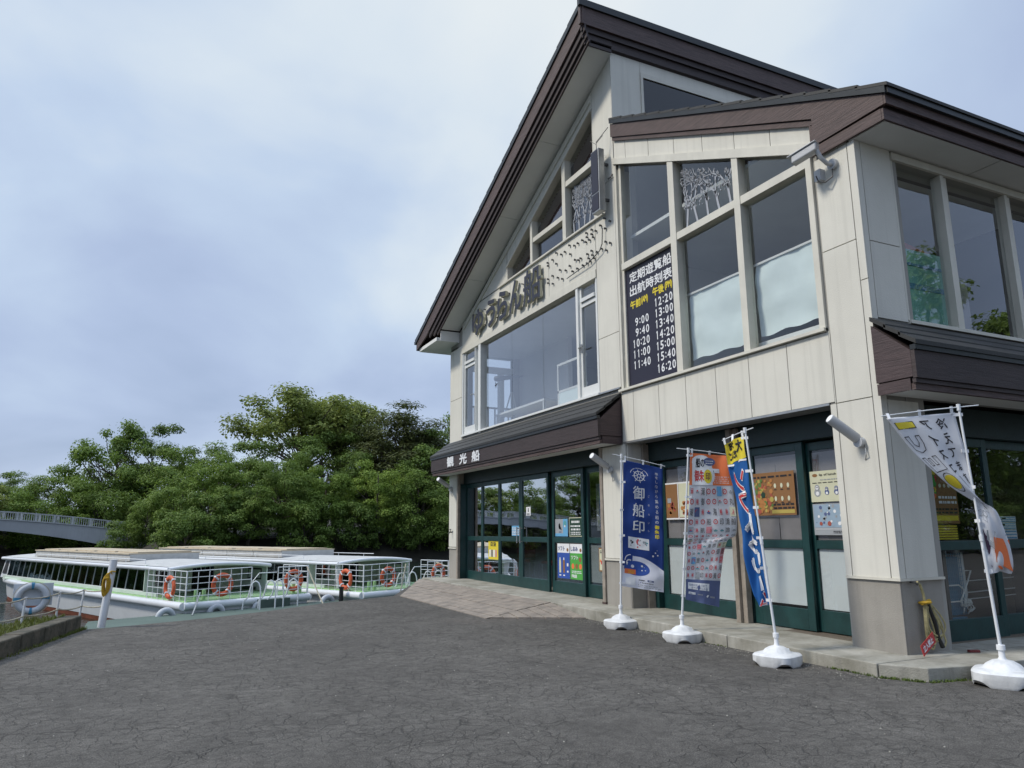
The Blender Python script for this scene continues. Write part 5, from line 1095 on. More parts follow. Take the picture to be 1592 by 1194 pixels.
# ================================================================ banners on water filled bases
K = .978
def near(p): return Vector((p[0] * K, p[1] * K, 1.25 + (p[2] - 1.25) * K))
def catmull(a, b, c, d, t): return .5 * ((2 * b) + (c - a) * t + (2 * a - 5 * b + 4 * c - d) * t * t + (3 * b - a - 3 * c + d) * t ** 3)
def banner(label, pole, bar, rows, cmat, H_, W_, seed, depth=.03, rzb=0., ties=6, art=None, base_s=1.0, vrow=None):
    pole = [near(p) for p in pole]; bar = [near(p) for p in bar]; rows = [(near(a), near(b)) for a, b in rows]
    foot = pole[0].copy(); foot.z = G
    dxy = (pole[1] - pole[0]); foot.x -= dxy.x * .06; foot.y -= dxy.y * .06
    t = thing('banner_flag', label, 'banner', foot)
    # water tank base: square with rounded corners and scalloped foot, domed middle
    s_ = base_s; n_ = 48
    m = MB(); rings = []
    def sq(a, r):
        k = 1 / (abs(math.cos(a)) ** 3.4 + abs(math.sin(a)) ** 3.4) ** (1 / 3.4); return r * k
    prof = [(.180, .0), (.188, .016), (.188, .088), (.176, .100), (.135, .106), (.118, .112), (.098, .136), (.062, .158), (.034, .165), (.030, .167)]
    for pi_, (r, z) in enumerate(prof):
        ring = []
        for k in range(n_):
            a = 2 * PI * k / n_ + rzb; q = sq(a - rzb, r) if pi_ < 5 else r * (1 + .05 * (math.cos(8 * a) > .3) * (pi_ < 8))
            zz = z + (.034 * max(0, math.cos(4 * (a - rzb) + PI)) if pi_ == 0 else 0) + (.024 * max(0, math.cos(4 * (a - rzb) + PI)) if pi_ == 1 else 0)
            ring.append((foot.x + s_ * q * math.cos(a), foot.y + s_ * q * math.sin(a), G + s_ * zz))
        rings += ring
    fs = [(i * n_ + k, i * n_ + (k + 1) % n_, (i + 1) * n_ + (k + 1) % n_, (i + 1) * n_ + k) for i in range(len(prof) - 1) for k in range(n_)] + [tuple(range(n_))[::-1], tuple(range((len(prof) - 1) * n_, len(prof) * n_))]
    m.add(rings, fs); b_ = link(m, 'base', 'basew', t, smooth=True)
    m = MB(); m.lathe((foot.x, foot.y, G + .163 * s_), [(.028 * s_, 0), (.02 * s_, .02), (.019 * s_, .07), (.027 * s_, .072), (.027 * s_, .11), (.018 * s_, .112)], 16); link(m, 'socket', 'plw', b_, smooth=True)
    m = MB(); m.lathe((foot.x + .075 * s_, foot.y - .05 * s_, G + .118 * s_), [(.018, 0), (.018, .02), (.014, .024)], 12); link(m, 'filler_cap', 'plw', b_, smooth=True)
    s0 = foot + Vector((0, 0, .2 * s_)); mid = s0.lerp(pole[1], .45)
    m = MB(); m.tube([s0, mid], .0125, 10); m.tube([mid, pole[1] + Vector((0, 0, .01))], .0095, 10); m.tube([mid - (pole[1] - mid).normalized() * .02, mid + (pole[1] - mid).normalized() * .03], .0165, 10); link(m, 'pole', 'pole', t, smooth=True)
    m = MB(); m.tube([bar[0], (bar[0] + bar[1]) / 2 + Vector((0, 0, .006)), bar[1]], .0048, 8); m.tube([pole[1] - Vector((0, 0, .035)), pole[1] + Vector((0, 0, .02))], .016, 8); link(m, 'crossbar', 'pole', t, smooth=True)
    # cloth
    nr = len(rows); ext = [rows[0]] + rows + [rows[-1]]
    par_v = vrow or [i / (nr - 1) for i in range(nr)]
    wdir = (rows[0][1] - rows[0][0]).normalized(); nrm0 = wdir.cross(Vector((0, 0, 1))).normalized()
    def S0(u, v):                       # u 0..1 away from pole, v 0..1 downwards
        v = min(max(v, 0), 1); i = 0
        while i < nr - 2 and v > par_v[i + 1]: i += 1
        tt_ = (v - par_v[i]) / (par_v[i + 1] - par_v[i])
        A_ = catmull(ext[i][0], ext[i + 1][0], ext[i + 2][0], ext[i + 3][0] if i + 3 < len(ext) else ext[-1][0], tt_)
        B__ = catmull(ext[i][1], ext[i + 1][1], ext[i + 2][1], ext[i + 3][1] if i + 3 < len(ext) else ext[-1][1], tt_)
        p = A_.lerp(B__, u)
        rp = depth * (math.sin(u * 5.2 + v * 3.1 + seed) * (.35 + .65 * v) + .35 * math.sin(u * 11 - v * 9 + seed * 2)) * (.25 + u)
        rp += .010 * noise.noise(Vector((u * 5, v * 11, seed))) + .006 * math.sin(v * 26 + u * 4 + seed)
        return p + nrm0 * rp
    def fn(u, v):                       # metres from the lower left of the printed face
        uu, vv = u / W_, 1 - v / H_
        p = S0(uu, vv); e_ = .006; n_ = (S0(uu + e_, vv) - S0(uu - e_, vv)).cross(S0(uu, vv + e_) - S0(uu, vv - e_))
        n_ = -n_.normalized() if n_.length > 1e-9 else nrm0
        if n_.dot(nrm0) < 0: n_ = -n_
        return p, n_
    nu, nv = 22, 72; vs = [S0(i / nu, j / nv) for j in range(nv + 1) for i in range(nu + 1)]
    m = MB(); m.add(vs, [(j * (nu + 1) + i, j * (nu + 1) + i + 1, (j + 1) * (nu + 1) + i + 1, (j + 1) * (nu + 1) + i) for j in range(nv) for i in range(nu)])
    c = link(m, 'cloth', cmat, t, smooth=True, fix=False); sm = c.modifiers.new('thickness', 'SOLIDIFY'); sm.thickness = .0012; sm.offset = 0
    if art:
        P = Print(fn, both=True); art(P); P.done('print', c)
    # loops
    ax = pole[1] - s0
    for k in range(ties):
        v = .02 + .94 * k / (ties - 1); p = S0(0, v); tt_ = (p.z - s0.z) / ax.z; q = s0 + ax * tt_
        dd = (q - p); l = dd.length
        if l < .004: dd = -wdir * .02; q = p + dd
        ee = dd.normalized(); m = MB(); m.obox((p + q) / 2 - ee * .004, ee * (dd.length + .05), Vector((0, 0, .026)), ee.cross(Vector((0, 0, 1))) * .006); link(m, 'loop', 'plw', t)
    bd = bar[1] - bar[0]
    for k in (.04, .5, .96):
        p = S0(k, 0); tt_ = max(0, min(1, (p - bar[0]).dot(bd) / bd.length_squared)); q = bar[0] + bd * tt_; q.z += .008
        m = MB(); m.obox((p + q) / 2, wdir * .022, (q - p) + Vector((0, 0, .02)), wdir.cross(Vector((0, 0, 1))) * .006); link(m, 'loop', 'plw', t)
    return t

def art_blue(P):                        # 0.50 x 1.62
    W_, H_ = .5, 1.62
    cx, cy = .20, 1.40
    P.ring(cx, cy, .058, .010, 'ink_w', 1); P.ring(cx, cy, .018, .007, 'ink_w', 1, 14)
    for i in range(8):
        a = i * PI / 4 + .2; P.stroke([(cx + .02 * math.cos(a), cy + .02 * math.sin(a)), (cx + .086 * math.cos(a), cy + .086 * math.sin(a))], .008, 'ink_w', 1)
    for i in range(26):
        a = PI * (.08 + .84 * i / 25); 
        if i % 9 == 8: continue
        P.disc(cx + .112 * math.cos(a), cy + .112 * math.sin(a), .0045, 'ink_w', 1, 6, ry=.0065)
    for i, ch in enumerate('御船印'): P.text(ch, .125, 1.12 - .19 * i, .145, .145, 'ink_w', 1, bold=.002)
    for i, ch in enumerate('ごせんいん'): P.text(ch, .315, 1.165 - .10 * i, .020, .022, 'ink_w', 1)
    P.vtext('旅をしながら集める船の', .40, 1.50, .042, 'ink_w', 1, pitch=.058)
    P.vtext('御朱印', .398, 1.50 - .058 * 11, .048, 'ink_y', 1, pitch=.060, bold=.002)
    for i in range(3):
        u = .07 + .082 * i; P.rect(u, .545, u + .090, .675, 'ink_w', 1 + .2 * i, 2, 2)
        for k in range(9): P.disc(u + rq.uniform(.02, .07), rq.uniform(.565, .655), rq.uniform(.005, .013), ('ink_k', 'ink_r', 'ink_t')[i] if k % 3 else 'ink_gr', 2 + .2 * i, 7)
    # white wave with a curled crest and the pale lower part
    low = [(0, 0), (.5, 0), (.5, .335)]
    P.rect(0, 0, .5, .30, 'cl_ink', 1, 22, 22)
    n = 16
    crest = [(.5 - .5 * i / n, .335 + .125 * math.sin(PI * .5 * min(1, i / (n * .62)))) for i in range(int(n * .8) + 1)]
    for i in range(len(crest) - 1):
        (a, b), (c, d) = crest[i], crest[i + 1]; [P.poly([(a, .28 + (b - .28) * q / 4), (a, .28 + (b - .28) * (q + 1) / 4), (c, .28 + (d - .28) * (q + 1) / 4), (c, .28 + (d - .28) * q / 4)], 'cl_ink', 1) for q in range(4)]
    P.rect(0, .28, .06, .33, 'cl_ink', 1, 3, 3)
    P.disc(.175, .315, .155, 'ink_b', 2.0, 28, ry=.092)
    P.ring(.085, .375, .028, .014, 'cl_ink', 2.6, 14, PI * .3, PI * 1.25); P.disc(.125, .338, .020, 'cl_ink', 2.8, 12); P.ring(.10, .40, .065, .010, 'cl_ink', 2.6, 14, PI * .5, PI * 1.0)
    P.disc(.055, .372, .013, 'cl_ink', 2.8)
    for u, v, r in ((.24, .355, .013), (.24, .30, .009), (.28, .305, .006), (.37, .49, .012), (.40, .53, .008), (.43, .505, .009), (.42, .56, .004)): P.disc(u, v, r, 'ink_w', 3, 10)
    P.rect(.03, .235, .165, .300, 'ink_o', 3, 3, 1); lines(P, rq, .045, .245, .15, .29, 3, 'ink_y', .35, 3.6)
    # (the square code is left blank) small print beside it
    P.rect(.04, .06, .16, .19, 'ink_w', 3, 4, 4); P.rect(.30, .158, .375, .182, 'ink_s', 3); lines(P, rq, .32, .163, .36, .177, 1, 'ink_w', .8, 3.6)
    lines(P, rq, .20, .160, .28, .176, 1, 'ink_k', .8, 3); lines(P, rq, .24, .122, .37, .136, 1, 'ink_k', .8, 3); lines(P, rq, .19, .08, .42, .092, 1, 'ink_gr', .8, 3); lines(P, rq, .19, .045, .47, .056, 1, 'ink_gr', .8, 3)
    P.poly([(.215, .125), (.235, .14), (.22, .12)], 'ink_b', 3)
MT['cl_ink'] = flat('pale_violet_print', (.76, .77, .85), .75)

def art_stamps(P):                      # 0.50 x 1.62
    rr = random.Random(4)
    P.rect(.0, 1.37, .5, 1.62, 'ink_o', 1, 22, 14)
    P.rect(.03, 1.37, .27, 1.56, 'ink_w', 2, 12, 10); P.disc(.14, 1.53, .115, 'ink_w', 2.1, 20, ry=.07); P.disc(.24, 1.44, .06, 'ink_w', 2.1)
    P.text('船の', .075, 1.49, .10, .075, 'ink_k', 3, bold=.002); P.text('御朱', .06, 1.395, .11, .075, 'ink_r', 3, bold=.002)
    P.disc(.215, 1.43, .048, 'ink_y', 3, 18); P.text('印', .19, 1.405, .05, .05, 'ink_br', 4, bold=.002)
    P.disc(.24, 1.54, .075, 'ink_s', 3, 18, ry=.035); lines(P, rr, .19, 1.52, .29, 1.56, 2, 'ink_w', .35, 4)
    P.rect(.27, 1.455, .36, 1.485, 'ink_w', 3); lines(P, rr, .28, 1.46, .35, 1.48, 1, 'ink_k', .6, 4); lines(P, rr, .28, 1.385, .46, 1.44, 4, 'ink_w', .25, 3)
    nr, nc = 14, 8; v0, v1 = .255, 1.365
    for j in range(nr):
        for i in range(nc):
            u = .5 * i / nc; v = v0 + (v1 - v0) * j / nr; w_, h_ = .5 / nc, (v1 - v0) / nr
            bg = rr.random()
            if bg < .14: P.rect(u + .003, v + .003, u + w_ - .003, v + h_ - .003, rr.choice(('ink_lb', 'ink_c', 'ink_gr', 'ink_s', 'ink_p', 'ink_lb', 'ink_y', 'ink_gr')), 2)
            k = rr.random(); cx, cy = u + w_ / 2, v + h_ / 2
            if k < .3: P.ring(cx, cy, .015, .007, 'ink_r', 2.5, 12); P.disc(cx, cy, .004, 'ink_r', 2.5, 6)
            elif k < .55: P.rect(cx - .012, cy - .012, cx + .012, cy + .012, 'ink_p', 2.4); P.text(rr.choice('船印丸海島参拝'), cx - .014, cy - .024, .028, .048, 'ink_r', 2.7)
            elif k < .8: P.text(rr.choice('御船印航丸海潮号旅'), cx - .020, cy - .028, .038, .056, 'ink_k', 2.6)
            else: P.poly([(cx - .02, cy), (cx + .02, cy), (cx + .014, cy - .014), (cx - .014, cy - .014)], rr.choice(('ink_s', 'ink_gr', 'ink_t')), 2.5); P.rect(cx - .01, cy, cx + .008, cy + .01, rr.choice(('ink_gr', 'ink_r')), 2.5)
            if rr.random() < .5: P.rect(u + w_ * .12, v + .006, u + w_ * .17, v + h_ - .01, rr.choice(('ink_gr', 'ink_k', 'ink_p')), 2.5)
    P.rect(0, 0, .5, .25, 'ink_s', 2, 22, 16); P.rect(.03, .155, .33, .22, 'ink_w', 3, 5, 1); P.text('御船印をあつめて', .045, .185, .25, .024, 'ink_s', 4); P.text('船旅をたのしもう', .08, .16, .22, .020, 'ink_s', 4)
    P.rect(.04, .10, .14, .125, 'ink_w', 3); lines(P, rr, .05, .105, .13, .12, 1, 'ink_s', .7, 4); lines(P, rr, .17, .105, .25, .12, 1, 'ink_gr', .8, 3); P.poly([(.29, .10), (.31, .12), (.33, .115), (.31, .09)], 'ink_w', 3); lines(P, rr, .35, .095, .43, .115, 1, 'ink_gr', .8, 3)

def art_dango(P):                       # 0.45 x 1.62, seen from behind in the photograph
    P.rect(0, 1.40, .45, 1.62, 'ink_y', 1, 20, 12)
    P.text('大', .06, 1.47, .12, .12, 'ink_k', 2, bold=.007); P.text('沼', .22, 1.52, .17, .075, 'ink_k', 2, bold=.006); P.text('だんご', .19, 1.43, .23, .065, 'ink_k', 2, bold=.006)
    P.poly([(0, 1.39), (.15, 1.405), (.3, 1.385), (.45, 1.40), (.45, 1.385), (.3, 1.37), (.15, 1.39), (0, 1.375)], 'ink_w', 1.5)
    for i, ch in enumerate('ソフトクリーム'):
        col = 'ink_r' if i < 2 or i > 5 else 'ink_w'
        v = 1.14 - .19 * i
        if ch == 'ー': P.rect(.20, v - .0, .26, v + .15, 'ink_w', 2); continue
        P.text(ch, .10, v, .25, .17, 'ink_w', 2, bold=.016)
        if col == 'ink_r': P.text(ch, .105, v + .005, .24, .16, 'ink_r', 3.5, bold=.005)

def art_iced(P):                        # 0.60 x 1.80; pole side is on the right of the viewer
    P.vtext('冷えてます。', .10, 1.74, .10, 'ink_k', 1, pitch=.125, bold=.002)
    P.vtext('アイスコーヒー', .25, 1.74, .10, 'ink_k', 1, pitch=.125, bold=.002)
    def big(s_, v, fill):                # outlined capitals turned on their side
        if s_ == 'I': P.rect(.40, v, .57, v + .055, 'ink_y', 1, 4, 1); P.stroke([(.40, v), (.57, v), (.57, v + .055), (.40, v + .055), (.40, v)], .006, 'ink_k', 2)
        if s_ == 'C': P.stroke([(.42, v + .12), (.42, v + .06), (.44, v + .01), (.50, v - .01), (.555, v + .02), (.57, v + .12), (.53, v + .12), (.525, v + .06), (.49, v + .04), (.46, v + .07), (.46, v + .12), (.42, v + .12)], .006, 'ink_k', 2)
        if s_ == 'E': P.stroke([(.40, v), (.57, v), (.57, v + .12), (.53, v + .12), (.53, v + .05), (.505, v + .05), (.505, v + .11), (.475, v + .11), (.475, v + .05), (.44, v + .05), (.44, v + .12), (.40, v + .12), (.40, v)], .006, 'ink_k', 2)
        if s_ == 'D': P.disc(.485, v + .03, .085, 'ink_y', 1, 20, ry=.06); P.ring(.485, v + .03, .075, .006, 'ink_k', 2)
    big('I', 1.68, 1); big('C', 1.50, 0); big('E', 1.33, 0); big('D', 1.20, 1)
    for i in range(9):
        cx, cy = R.uniform(.08, .5), R.uniform(.72, 1.0); a = R.uniform(0, 1.5); q = .045
        P.stroke([(cx + q * math.cos(a + k * PI / 2), cy + q * math.sin(a + k * PI / 2)) for k in range(5)], .005, 'ink_gr', 1)
    P.poly([(.10, .15), (.52, .15), (.56, .66), (.06, .66)], 'ink_plum', 1); P.poly([(.20, .28), (.60, .34), (.60, .62), (.22, .60)], 'ink_o', 2); P.poly([(.10, .5), (.24, .45), (.28, .66), (.12, .66)], 'ink_gr', 2)
    P.poly([(.0, .36), (.6, .30), (.6, .27), (0, .33)], 'ink_w', 3); P.disc(.30, .22, .07, 'ink_o', 3, 12, ry=.035)
MT['ink_plum'] = flat('dark_plum_print', (.06, .03, .06))
FL = [dict(pole=[(5.44, 8.132, .146), (5.509, 8.104, 2.203)], bar=[(5.397, 8.149, 2.22), (6.05, 7.889, 2.058)], rows=[((5.531, 8.096, 2.144), (6.017, 7.902, 2.033)), ((5.495, 8.11, 1.308), (5.989, 7.914, 1.222)), ((5.461, 8.124, .532), (5.962, 7.924, .446))]),
      dict(pole=[(5.422, 6.883, .167), (5.578, 6.821, 2.155)], bar=[(5.45, 6.872, 2.17), (6.033, 6.64, 2.095)], rows=[((5.597, 6.814, 2.117), (6.032, 6.641, 2.08)), ((5.558, 6.829, 1.625), (6.047, 6.635, 1.624)), ((5.521, 6.844, 1.188), (6.055, 6.631, 1.198)), ((5.508, 6.849, 1.058), (5.945, 6.677, 1.098)), ((5.486, 6.858, .759), (5.86, 6.709, .755)), ((5.464, 6.866, .464), (5.824, 6.723, .375))]),
      dict(pole=[(5.252, 5.335, .178), (5.211, 5.494, 2.206)], bar=[(5.234, 5.403, 2.215), (5.144, 5.752, 2.123)], rows=[((5.206, 5.513, 2.144), (5.149, 5.732, 2.088)), ((5.212, 5.489, 1.812), (5.158, 5.698, 1.749)), ((5.22, 5.456, 1.437), (5.177, 5.626, 1.38)), ((5.231, 5.413, 1.133), (5.191, 5.57, 1.01)), ((5.237, 5.391, .836), (5.205, 5.517, .742)), ((5.243, 5.369, .546), (5.221, 5.455, .522))]),
      dict(pole=[(6.161, 3.845, .188), (6.081, 3.883, 2.25)], bar=[(6.236, 3.81, 2.26), (5.481, 4.17, 2.171)], rows=[((6.051, 3.898, 2.2), (5.508, 4.157, 2.149)), ((6.079, 3.884, 1.932), (5.704, 4.064, 1.848)), ((6.105, 3.872, 1.689), (5.948, 3.947, 1.584)), ((6.111, 3.869, 1.53), (6.17, 3.841, 1.424)), ((6.116, 3.867, 1.372), (6.279, 3.789, 1.371)), ((6.128, 3.861, 1.19), (6.343, 3.758, 1.111)), ((6.138, 3.856, 1.035), (6.337, 3.761, .881)), ((6.151, 3.85, .867), (6.268, 3.794, .896))])]
banner('blue banner with a ship wheel and white wave on a white base', FL[0]['pole'], FL[0]['bar'], FL[0]['rows'], 'cl_blue', 1.62, .5, 1.0, .018, .2, art=art_blue)
banner('white banner covered in small stamps with an orange head on a white base', FL[1]['pole'], FL[1]['bar'], FL[1]['rows'], 'cl_white', 1.62, .5, 2.2, .022, .2, art=art_stamps)
banner('twisted blue banner with a yellow head and red lettering on a leaning pole', FL[2]['pole'], FL[2]['bar'], FL[2]['rows'], 'cl_sky', 1.62, .45, 3.1, .045, .3, art=art_dango)
banner('white coffee banner blown sideways with black handwriting, beside the corner pillar', FL[3]['pole'], FL[3]['bar'], FL[3]['rows'], 'cl_white', 1.80, .6, .4, .03, .5, art=art_iced, base_s=1.15, vrow=[0, .17, .33, .42, .52, .67, .82, 1])

# ================================================================ kerb, rope rail, white post, life ring
kdir = Vector((.52, 2.2, 0)).normalized(); kn = Vector((-kdir.y, kdir.x, 0))
kb = thing('stone_kerb', 'old mossy stone kerb at the left edge of the asphalt', 'kerb', (-1.5, 8.5, G))
e0 = Vector((-.72, 11.08, 0)); s = 0.0; i = 0
while s < 16:
    l = .62 if i else .55; a = e0 - kdir * s; b = e0 - kdir * (s + l - .012); hh = G + .175 + R.uniform(-.008, .008); ww = .20 + R.uniform(-.01, .01)
    q = [a + kn * R.uniform(0, .012), b + kn * R.uniform(0, .012), b + kn * ww, a + kn * ww]
    m = MB(); m.add([(p.x, p.y, -.1) for p in q] + [(p.x, p.y, hh) for p in q], [(3, 2, 1, 0), (4, 5, 6, 7), (0, 1, 5, 4), (1, 2, 6, 5), (2, 3, 7, 6), (3, 0, 4, 7)])
    link(m, 'kerb_stone', 'curb', kb, bevel=.018); s += l; i += 1
# raised soil strip behind the kerb
m = MB(); P0 = e0 + kn * .2; P1 = e0 + kn * .62; Q0 = P0 - kdir * 16; Q1 = P1 - kdir * 16
m.prism([(P0.x, P0.y), (P1.x, P1.y), (Q1.x, Q1.y), (Q0.x, Q0.y)], 2, -.4, G + .15); link(m, 'kerb_bed', 'soil', kind='structure')
def blades(name, n_, fnp, hmin, hmax, mat, label=None, w_=.006):
    m = MB()
    for _ in range(n_):
        p = fnp(); h = R.uniform(hmin, hmax); a = R.uniform(0, 6.28); l = Vector((math.cos(a), math.sin(a), 0)); d = Vector((-l.y, l.x, 0)) * w_; t = p + l * h * R.uniform(.2, .8) + Vector((0, 0, h))
        mid = p + l * h * .15 + Vector((0, 0, h * .6)); m.add([p - d, p + d, mid + d * .7, t, mid - d * .7], [(0, 1, 2, 4), (4, 2, 3)])
    return link(m, name, mat, fix=False, kind='stuff')
blades('grass', 5200, lambda: e0 + kn * (.19 + .42 * R.random() ** 1.3) - kdir * R.uniform(0, 7) + Vector((0, 0, G + .14)), .02, .075, 'grass')
def weedpt():
    k = R.random()
    cl = [(.02, .12), (.35, .1), (.62, .08), (.8, .16)]
    pts = [Vector((5.435, 4.9, G)), Vector((5.435, 4.42, G)), Vector((5.61, 4.09, G)), Vector((6.15, 3.98, G)), Vector((7.6, 3.94, G))]
    i = R.choice((0, 1, 1, 2, 2, 3)); c = R.choice((.1, .3, .55, .8)) + R.gauss(0, .05); c = max(0, min(1, c))
    return pts[i].lerp(pts[i + 1], c) + Vector((-R.random() * .035, -R.random() * .035, -.002))
blades('weeds', 900, weedpt, .006, .028, 'weed', w_=.004)
def weed2():
    y = R.choice((6.3, 7.4, 9.2, 5.4)) + R.gauss(0, .12); return Vector((5.43 - R.random() * .02, y, G - .002))
blades('weeds', 220, weed2, .005, .02, 'weed', w_=.004)
def weed3(): return e0 - kdir * R.uniform(-.12, 3.0) * R.random() - kn * R.uniform(-.01, .05) + Vector((0, 0, G - .003))
blades('grass', 700, weed3, .01, .05, 'grass', w_=.004)

# small stones and leaf litter on the asphalt
m = MB()
for _ in range(700):
    x, y = R.uniform(-1, 5.3), R.uniform(2.2, 10)
    if R.random() < .65: x = 5.42 - abs(R.gauss(0, .12)); y = R.uniform(4.3, 9.5)
    r = R.uniform(.003, .009); a = R.uniform(0, 3)
    m.add([(x + r * math.cos(a + k * 1.57) * R.uniform(.7, 1.2), y + r * math.sin(a + k * 1.57), G - .001) for k in range(4)] + [(x, y, G + r * .7)], [(0, 1, 4), (1, 2, 4), (2, 3, 4), (3, 0, 4)])
link(m, 'grit', 'step', kind='stuff', fix=False)

po = thing('mooring_post', 'slim white steel post standing at the quay edge with a yellow rope on it', 'post', (-.50, 11.2, G))
m = MB(); m.tube([(-.51, 11.2, G), (-.44, 11.22, .885)], .047, 18); link(m, 'post_tube', 'pole', po, smooth=True)
m = MB(); m.tube([(-.44, 11.22, .885), (-.44, 11.22, .895)], .049, 18); link(m, 'cap', 'pole', po, smooth=True)
yr = thing('yellow_rope', 'bundle of yellow rope hanging on the white post', 'rope', (-.52, 11.15, .6)); m = MB()
m.tube([(-.44, 11.17, .71), (-.46, 11.165, .745), (-.50, 11.16, .70)], .008, 6); m.tube([(-.40, 11.17, .74), (-.45, 11.165, .75), (-.485, 11.16, .72), (-.50, 11.15, .66)], .009, 6)
for k in range(6):
    c = Vector((-.515 + .006 * k, 11.145 + .005 * k, .56 + .008 * k)); w_ = .026 + .004 * (k % 3); pts = [c + Vector((w_ * math.sin(a) , .01 * math.cos(a * 2 + k), .125 * math.cos(a))) for a in [2 * PI * j / 16 for j in range(17)]]; m.tube(pts, .0085, 6, caps=False)
m.torus((-.50, 11.145, .66), (0, .2, 1), .028, .008, 12, 6)
link(m, 'rope_loops', 'ropey', yr, smooth=True)

rl = thing('rope_railing', 'low white railing with two sagging ropes along the kerb', 'railing', (-1.4, 10, G))
pts_ = []
for i, s_ in enumerate((-.10, .42, 1.15, 1.75, 2.5, 3.3)):
    b = e0 - kdir * s_ + kn * .42; pts_.append(b)
    if i == 0: continue
post_px = [(-.80, 11.60), (-1.04, 11.25), (-1.32, 10.55), (-1.55, 10.05), (-1.85, 9.0), (-2.15, 7.9), (-2.5, 6.7)]
tops = []
for (px0, py0) in post_px:
    top = Vector((px0 + .03, py0, .50)); tops.append(top); m = MB(); m.tube([(px0, py0, G), top], .0125, 8); m.tube([top, top + Vector((0, 0, .006))], .018, 8); link(m, 'post', 'pole', rl, smooth=True)
for zf in (.49, .29):
    chain = [Vector((-.47, 11.21, zf + .03))] + [Vector((t.x - .005, t.y, zf)) for t in tops]; pts = []
    for a, b in zip(chain, chain[1:]):
        for k in range(6): t = k / 6; p = a.lerp(b, t); p.z -= .022 * 4 * t * (1 - t); pts.append(p)
    pts.append(chain[-1]); link(MB().tube(pts, .0085, 6), 'rope', 'rope', rl, smooth=True)
rb = thing('life_ring', 'white life ring with blue bands hung on the rope railing', 'life ring', (-1.31, 10.9, .5))
rc = Vector((-1.285, 11.0, .455)); vn = Vector((.14, -1, .12)).normalized()
m = MB(); m.torus(rc, vn, .150, .038, 40, 12, squash=.8); link(m, 'ring_body', 'buoyw', rb, smooth=True)
sx = vn.cross(Vector((0, 0, 1))).normalized(); sz = sx.cross(vn).normalized()
for k, a in enumerate((PI / 2, PI, -PI / 2, 0)):
    m = MB(); seg = 8; vs = []
    for i in range(4):
        aa = a - .10 + .2 * i / 3; d = sx * math.cos(aa) + sz * math.sin(aa)
        for j in range(seg + 1): b = 2 * PI * j / seg; vs.append(rc + d * (.150 + .042 * math.cos(b)) + vn * .034 * math.sin(b))
    m.add(vs, [(i * (seg + 1) + j, i * (seg + 1) + j + 1, (i + 1) * (seg + 1) + j + 1, (i + 1) * (seg + 1) + j) for i in range(3) for j in range(seg)]); link(m, 'band', 'blue', rb, smooth=True)
m = MB(); m.torus(rc + vn * .01, vn, .196, .004, 36, 5); link(m, 'grab_line', 'rope', rb)
m = MB(); c = rc - vn * .06 + Vector((.01, 0, .05)); m.obox(c, sx * .42, vn * .012, sz * .27); pb = link(m, 'backing_board', 'buoyw', None, loc=c, bevel=.004, label='pale grey board behind the white life ring on the railing', cat='board')

